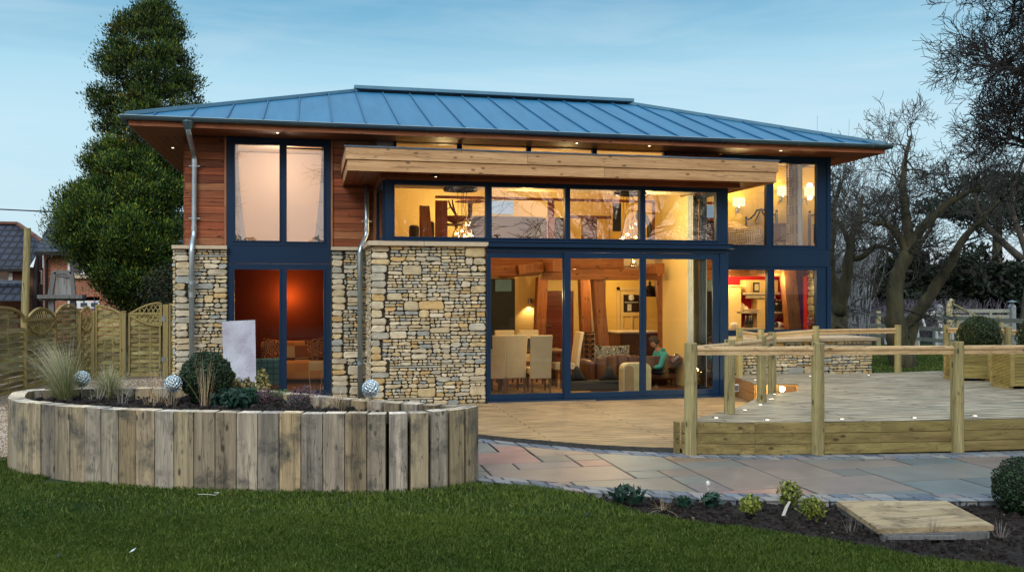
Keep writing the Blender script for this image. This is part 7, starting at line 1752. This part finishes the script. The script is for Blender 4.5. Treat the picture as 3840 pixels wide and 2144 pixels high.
# ================================================================ THE BOY (skinned body, seated, reading)
def skin(name,nodes,edges,mat,parent,sub=2,root=0):
    me=bpy.data.meshes.new(name); me.from_pydata([n[0] for n in nodes],edges,[]); me.materials.append(mat)
    o=bpy.data.objects.new(name,me); COL.objects.link(o)
    if parent is not None:
        o.parent=parent
        if parent.name in PW: o.matrix_parent_inverse=PW[parent.name].inverted()
    m=o.modifiers.new('skin','SKIN'); m.use_smooth_shade=True
    sv=me.skin_vertices[0] if me.skin_vertices else None
    for i,n in enumerate(nodes):
        r=n[1]; sv.data[i].radius=(r,r) if not isinstance(r,tuple) else r; sv.data[i].use_root=(i==root)
    if sub: s=o.modifiers.new('sub','SUBSURF'); s.levels=sub; s.render_levels=sub
    return o
hc=A(*KD(1480,865),y=17.5)     # head centre
S=1.0; hx,hyb,hz=hc
boy=E('person',(hx+.1,17.6,0),'boy in a teal hoodie sitting with his head bent down over a book','person')
M['skin_']=mk('skin',(.52,.27,.17),(.48,.24,.15),rough=.5,spec=.3,tint=False); M['hair']=mk('dark_brown_hair',(.035,.018,.01),(.015,.008,.005),scale=30,st=(1,1,.3),rough=.6,bump=.5); M['hood']=mk('teal_hoodie',(.04,.32,.34),(.03,.25,.27),scale=6,rough=.9,bump=.3,tint=False); M['jean']=mk('dark_jeans',(.03,.045,.08),rough=.9,tint=False)
neck=Vector((hx+.085,hyb+.02,hz-.15)); chest=neck+Vector((.06,.02,-.17)); pelv=Vector((chest.x+.05,hyb+.05,.36))
nodes=[(pelv,.15),(pelv.lerp(chest,.5),.145),(chest,(.15,.13)),(neck+Vector((.02,0,-.06)),.085),(neck,.055),(neck.lerp(hc,.5),.05)]
edges=[(0,1),(1,2),(2,3),(3,4),(4,5)]
for s in(-1,1):
    i=len(nodes); sh=chest+Vector((0,s*.19,.08)); el=sh+Vector((-.10,s*.06,-.26)); wr=el+Vector((-.24,-s*.10,-.0)); pm=wr+Vector((-.06,-s*.01,.0))
    nodes+=[(sh,.06),(el,.047),(wr,.032),(pm,(.034,.02))]; edges+=[(2,i),(i,i+1),(i+1,i+2),(i+2,i+3)]
    hip=len(nodes); kn=pelv+Vector((-.42,s*.11,.02)); an=kn+Vector((-.02,0,-.40)); nodes+=[(pelv+Vector((-.05,s*.10,-.02)),.095),(kn,.065),(an,.045),(an+Vector((-.17,0,-.04)),.04)]; edges+=[(0,hip),(hip,hip+1),(hip+1,hip+2),(hip+2,hip+3)]
    # fingers curled on the book
    for f in range(5):
        b0=pm+Vector((0,-s*.02+f*.012*s,0)); l=[.045,.06,.066,.06,.048][f]
        if f==0: pts=[wr+Vector((-.01,-s*.02,.01)),wr+Vector((-.03,-s*.045,.02)),wr+Vector((-.055,-s*.055,.02))]
        else: pts=[b0,b0+Vector((-l*.5,0,.004)),b0+Vector((-l*.85,0,-.014)),b0+Vector((-l,0,-.03))]
        skin('finger',[(p,.009-.001*k) for k,p in enumerate(pts)],[(k,k+1) for k in range(len(pts)-1)],M['skin_'],boy,1)
body=skin('body',nodes,edges,M['skin_'],boy,2)
# hoodie: a second, slightly larger skin over trunk and arms
hn=[(pelv+Vector((0,0,.02)),.165),(pelv.lerp(chest,.5),.162),(chest,(.168,.15)),(neck+Vector((.03,0,-.055)),.10),(neck+Vector((.035,0,-.015)),.082)]; he=[(0,1),(1,2),(2,3),(3,4)]
for s in(-1,1):
    i=len(hn); sh=chest+Vector((0,s*.19,.08)); el=sh+Vector((-.10,s*.06,-.26)); wr=el+Vector((-.21,-s*.088,0)); hn+=[(sh,.078),(el,.062),(wr,.045)]; he+=[(2,i),(i,i+1),(i+1,i+2)]
skin('hoodie',hn,he,M['hood'],boy,2)
skin('hood',[(neck+Vector((.05,-.09,-.0)),.03),(neck+Vector((.12,-.04,-.02)),.05),(neck+Vector((.13,.05,-.02)),.05),(neck+Vector((.06,.11,0)),.03)],[(0,1),(1,2),(2,3)],M['hood'],boy,2)
jn=[(pelv,.165),(pelv+Vector((.02,0,.04)),.15)];je=[(0,1)]
for s in(-1,1):
    i=len(jn); kn=pelv+Vector((-.42,s*.11,.02)); an=kn+Vector((-.02,0,-.36)); jn+=[(pelv+Vector((-.06,s*.10,-.02)),.105),(kn,.078),(an,.062)]; je+=[(0,i),(i,i+1),(i+1,i+2)]
skin('jeans',jn,je,M['jean'],boy,2)
# head: shaped ellipsoid tilted forward (facing -x and down)
def head(m):
    n,k=20,14; rot=Matrix.Rotation(math.radians(-32),3,'Y'); vs=[]
    for i in range(k+1):
        t_=PI*i/k
        for j in range(n):
            a=2*PI*j/n; x=math.sin(t_)*math.cos(a);y=math.sin(t_)*math.sin(a);z=math.cos(t_)
            px=x*.098;py=y*.078;pz=z*.125
            if x<0 and z<.1: px*=1.0; 
            if z<-.2: py*=1-.35*(-z-.2); px*=(1-.10*(-z-.2)) if x<0 else (1-.5*(-z-.2))
            if x<-.5 and abs(y)<.28 and -.35<z<.12: px-=.022*(1-abs(y)/.28)*(1-abs(z+.12)/.3 if abs(z+.12)<.3 else 0)  # nose
            if x<-.6 and .1<abs(y)<.5 and .0<z<.2: px+=.008
            vs.append(tuple(hc+rot@Vector((px,py,pz))))
    m.add(vs,[(i*n+j,(i+1)*n+j,(i+1)*n+(j+1)%n,i*n+(j+1)%n) for i in range(k) for j in range(n)])
    for s in(-1,1): m.ball(hc+rot@Vector((.01,s*.08,-.01)),.024,8,6,(.7,.35,1.2))
hdo=part('head',M['skin_'],head,boy,smooth=True)
rot=Matrix.Rotation(math.radians(-32),3,'Y')
part('eye',M['black'],lambda m:[m.ball(hc+rot@Vector((-.088,s*.032,.012)),.008,8,6) for s in(-1,1)],hdo)
part('mouth',mk('lips',(.35,.10,.08),rough=.5),lambda m:m.ball(hc+rot@Vector((-.088,0,-.068)),.018,8,5,(.4,1.1,.3)),hdo)
def hair(m):
    n,k=22,12; rs=random.Random(2); vs=[]
    for i in range(k+1):
        t_=PI*.62*i/k
        for j in range(n):
            a=2*PI*j/n; x=math.sin(t_)*math.cos(a); lim=.62 if x>-.2 else .38
            tt=min(t_,PI*lim); x=math.sin(tt)*math.cos(a);y=math.sin(tt)*math.sin(a);z=math.cos(tt); q=1+rs.uniform(-.03,.05)
            vs.append(tuple(hc+rot@Vector((x*.112*q+.004,y*.092*q,z*.142*q+.002))))
    m.add(vs,[(i*n+j,(i+1)*n+j,(i+1)*n+(j+1)%n,i*n+(j+1)%n) for i in range(k) for j in range(n)])
part('hair',M['hair'],hair,boy,smooth=True)
bk_=chest+Vector((-.36,0,-.17)); T(part('book',M['white'],lambda m:(m.beam(bk_+Vector((-.08,.0,.02)),bk_+Vector((.06,.0,.02)),.24,.02)),None),'pale open book held on the lap of the boy','book')
# ================================================================ LIGHT, SKY, CAMERA
w=bpy.data.worlds.new("World"); sc.world=w; w.use_nodes=True; t=w.node_tree; t.nodes.clear(); L=t.links
out=N(t,'ShaderNodeOutputWorld'); bg=N(t,'ShaderNodeBackground'); L.new(bg.outputs[0],out.inputs[0])
tc=N(t,'ShaderNodeTexCoord'); sp=N(t,'ShaderNodeSeparateXYZ'); L.new(tc.outputs['Generated'],sp.inputs[0])
mp=N(t,'ShaderNodeMapping'); mp.inputs['Scale'].default_value=(.9,.9,7); mp.inputs['Rotation'].default_value=(0,.10,0); L.new(tc.outputs['Generated'],mp.inputs[0])
cl=noise(t,mp.outputs[0],1.7,7,.55,.5)
zz=N(t,'ShaderNodeMath',operation='MULTIPLY_ADD'); L.new(cl,zz.inputs[0]); zz.inputs[1].default_value=.10; 
zo=N(t,'ShaderNodeMath',operation='ADD'); L.new(sp.outputs['Z'],zo.inputs[0]); zo.inputs[1].default_value=-.05; L.new(zo.outputs[0],zz.inputs[2])
front=ramp(t,zz.outputs[0],[(0,(.80,.80,.86)),(.05,(.60,.80,.90)),(.16,(.53,.78,.91)),(.22,(.43,.71,.87)),(.31,(.15,.42,.64)),(.37,(.16,.44,.66)),(.55,(.72,.92,1.08)),(1,(.95,1.05,1.15))])
back=ramp(t,zz.outputs[0],[(0,(.80,.56,.46)),(.06,(1.2,.93,.82)),(.22,(1.15,.98,.90)),(.40,(1.40,1.50,1.60)),(.7,(1.35,1.5,1.65)),(1,(1.1,1.25,1.4))])
bf=N(t,'ShaderNodeMapRange'); L.new(sp.outputs['Y'],bf.inputs[0]); bf.inputs[1].default_value=.15; bf.inputs[2].default_value=-.35; bf.inputs[3].default_value=0; bf.inputs[4].default_value=1
c=mixc(t,bf.outputs[0],front,back)
# left part of the sky a little paler, streaks of thin cloud
cl2=noise(t,mp.outputs[0],3.1,8,.6,.8); c=mixc(t,ramp(t,cl2,[(.45,g(0)),(.75,g(.28))]),c,(.78,.86,.92))
sky=N(t,'ShaderNodeTexSky',sky_type='NISHITA'); sky.sun_disc=False; sky.sun_elevation=math.radians(6); sky.sun_rotation=math.radians(200)
c=mixc(t,.006,c,sky.outputs[0],'ADD')
L.new(c,bg.inputs[0]); bg.inputs[1].default_value=1.0
sl=bpy.data.lights.new('sun','SUN'); sl.energy=1.5; sl.angle=math.radians(25); sl.color=(1,.95,.88); so=bpy.data.objects.new('sun',sl); COL.objects.link(so)
so.rotation_euler=Vector((.45,.8,-.62)).to_track_quat('-Z','Y').to_euler()
cd=bpy.data.cameras.new('camera'); co=bpy.data.objects.new('camera',cd); COL.objects.link(co); sc.camera=co
cd.sensor_width=36; cd.lens=36*CF/3840; cd.shift_y=12/3840; cd.clip_end=2000; cd.clip_start=.1
co.location=(0,0,EYE); co.rotation_euler=(math.radians(90),0,-TH)
sc.view_settings.view_transform='Standard'; sc.view_settings.look='None'; sc.view_settings.exposure=0
sc.render.engine='CYCLES'; cy=sc.cycles; cy.max_bounces=8; cy.transparent_max_bounces=24; cy.diffuse_bounces=4; cy.glossy_bounces=4; cy.transmission_bounces=4
cy.sample_clamp_indirect=4; cy.use_denoising=True; cy.caustics_reflective=False; cy.caustics_refractive=False
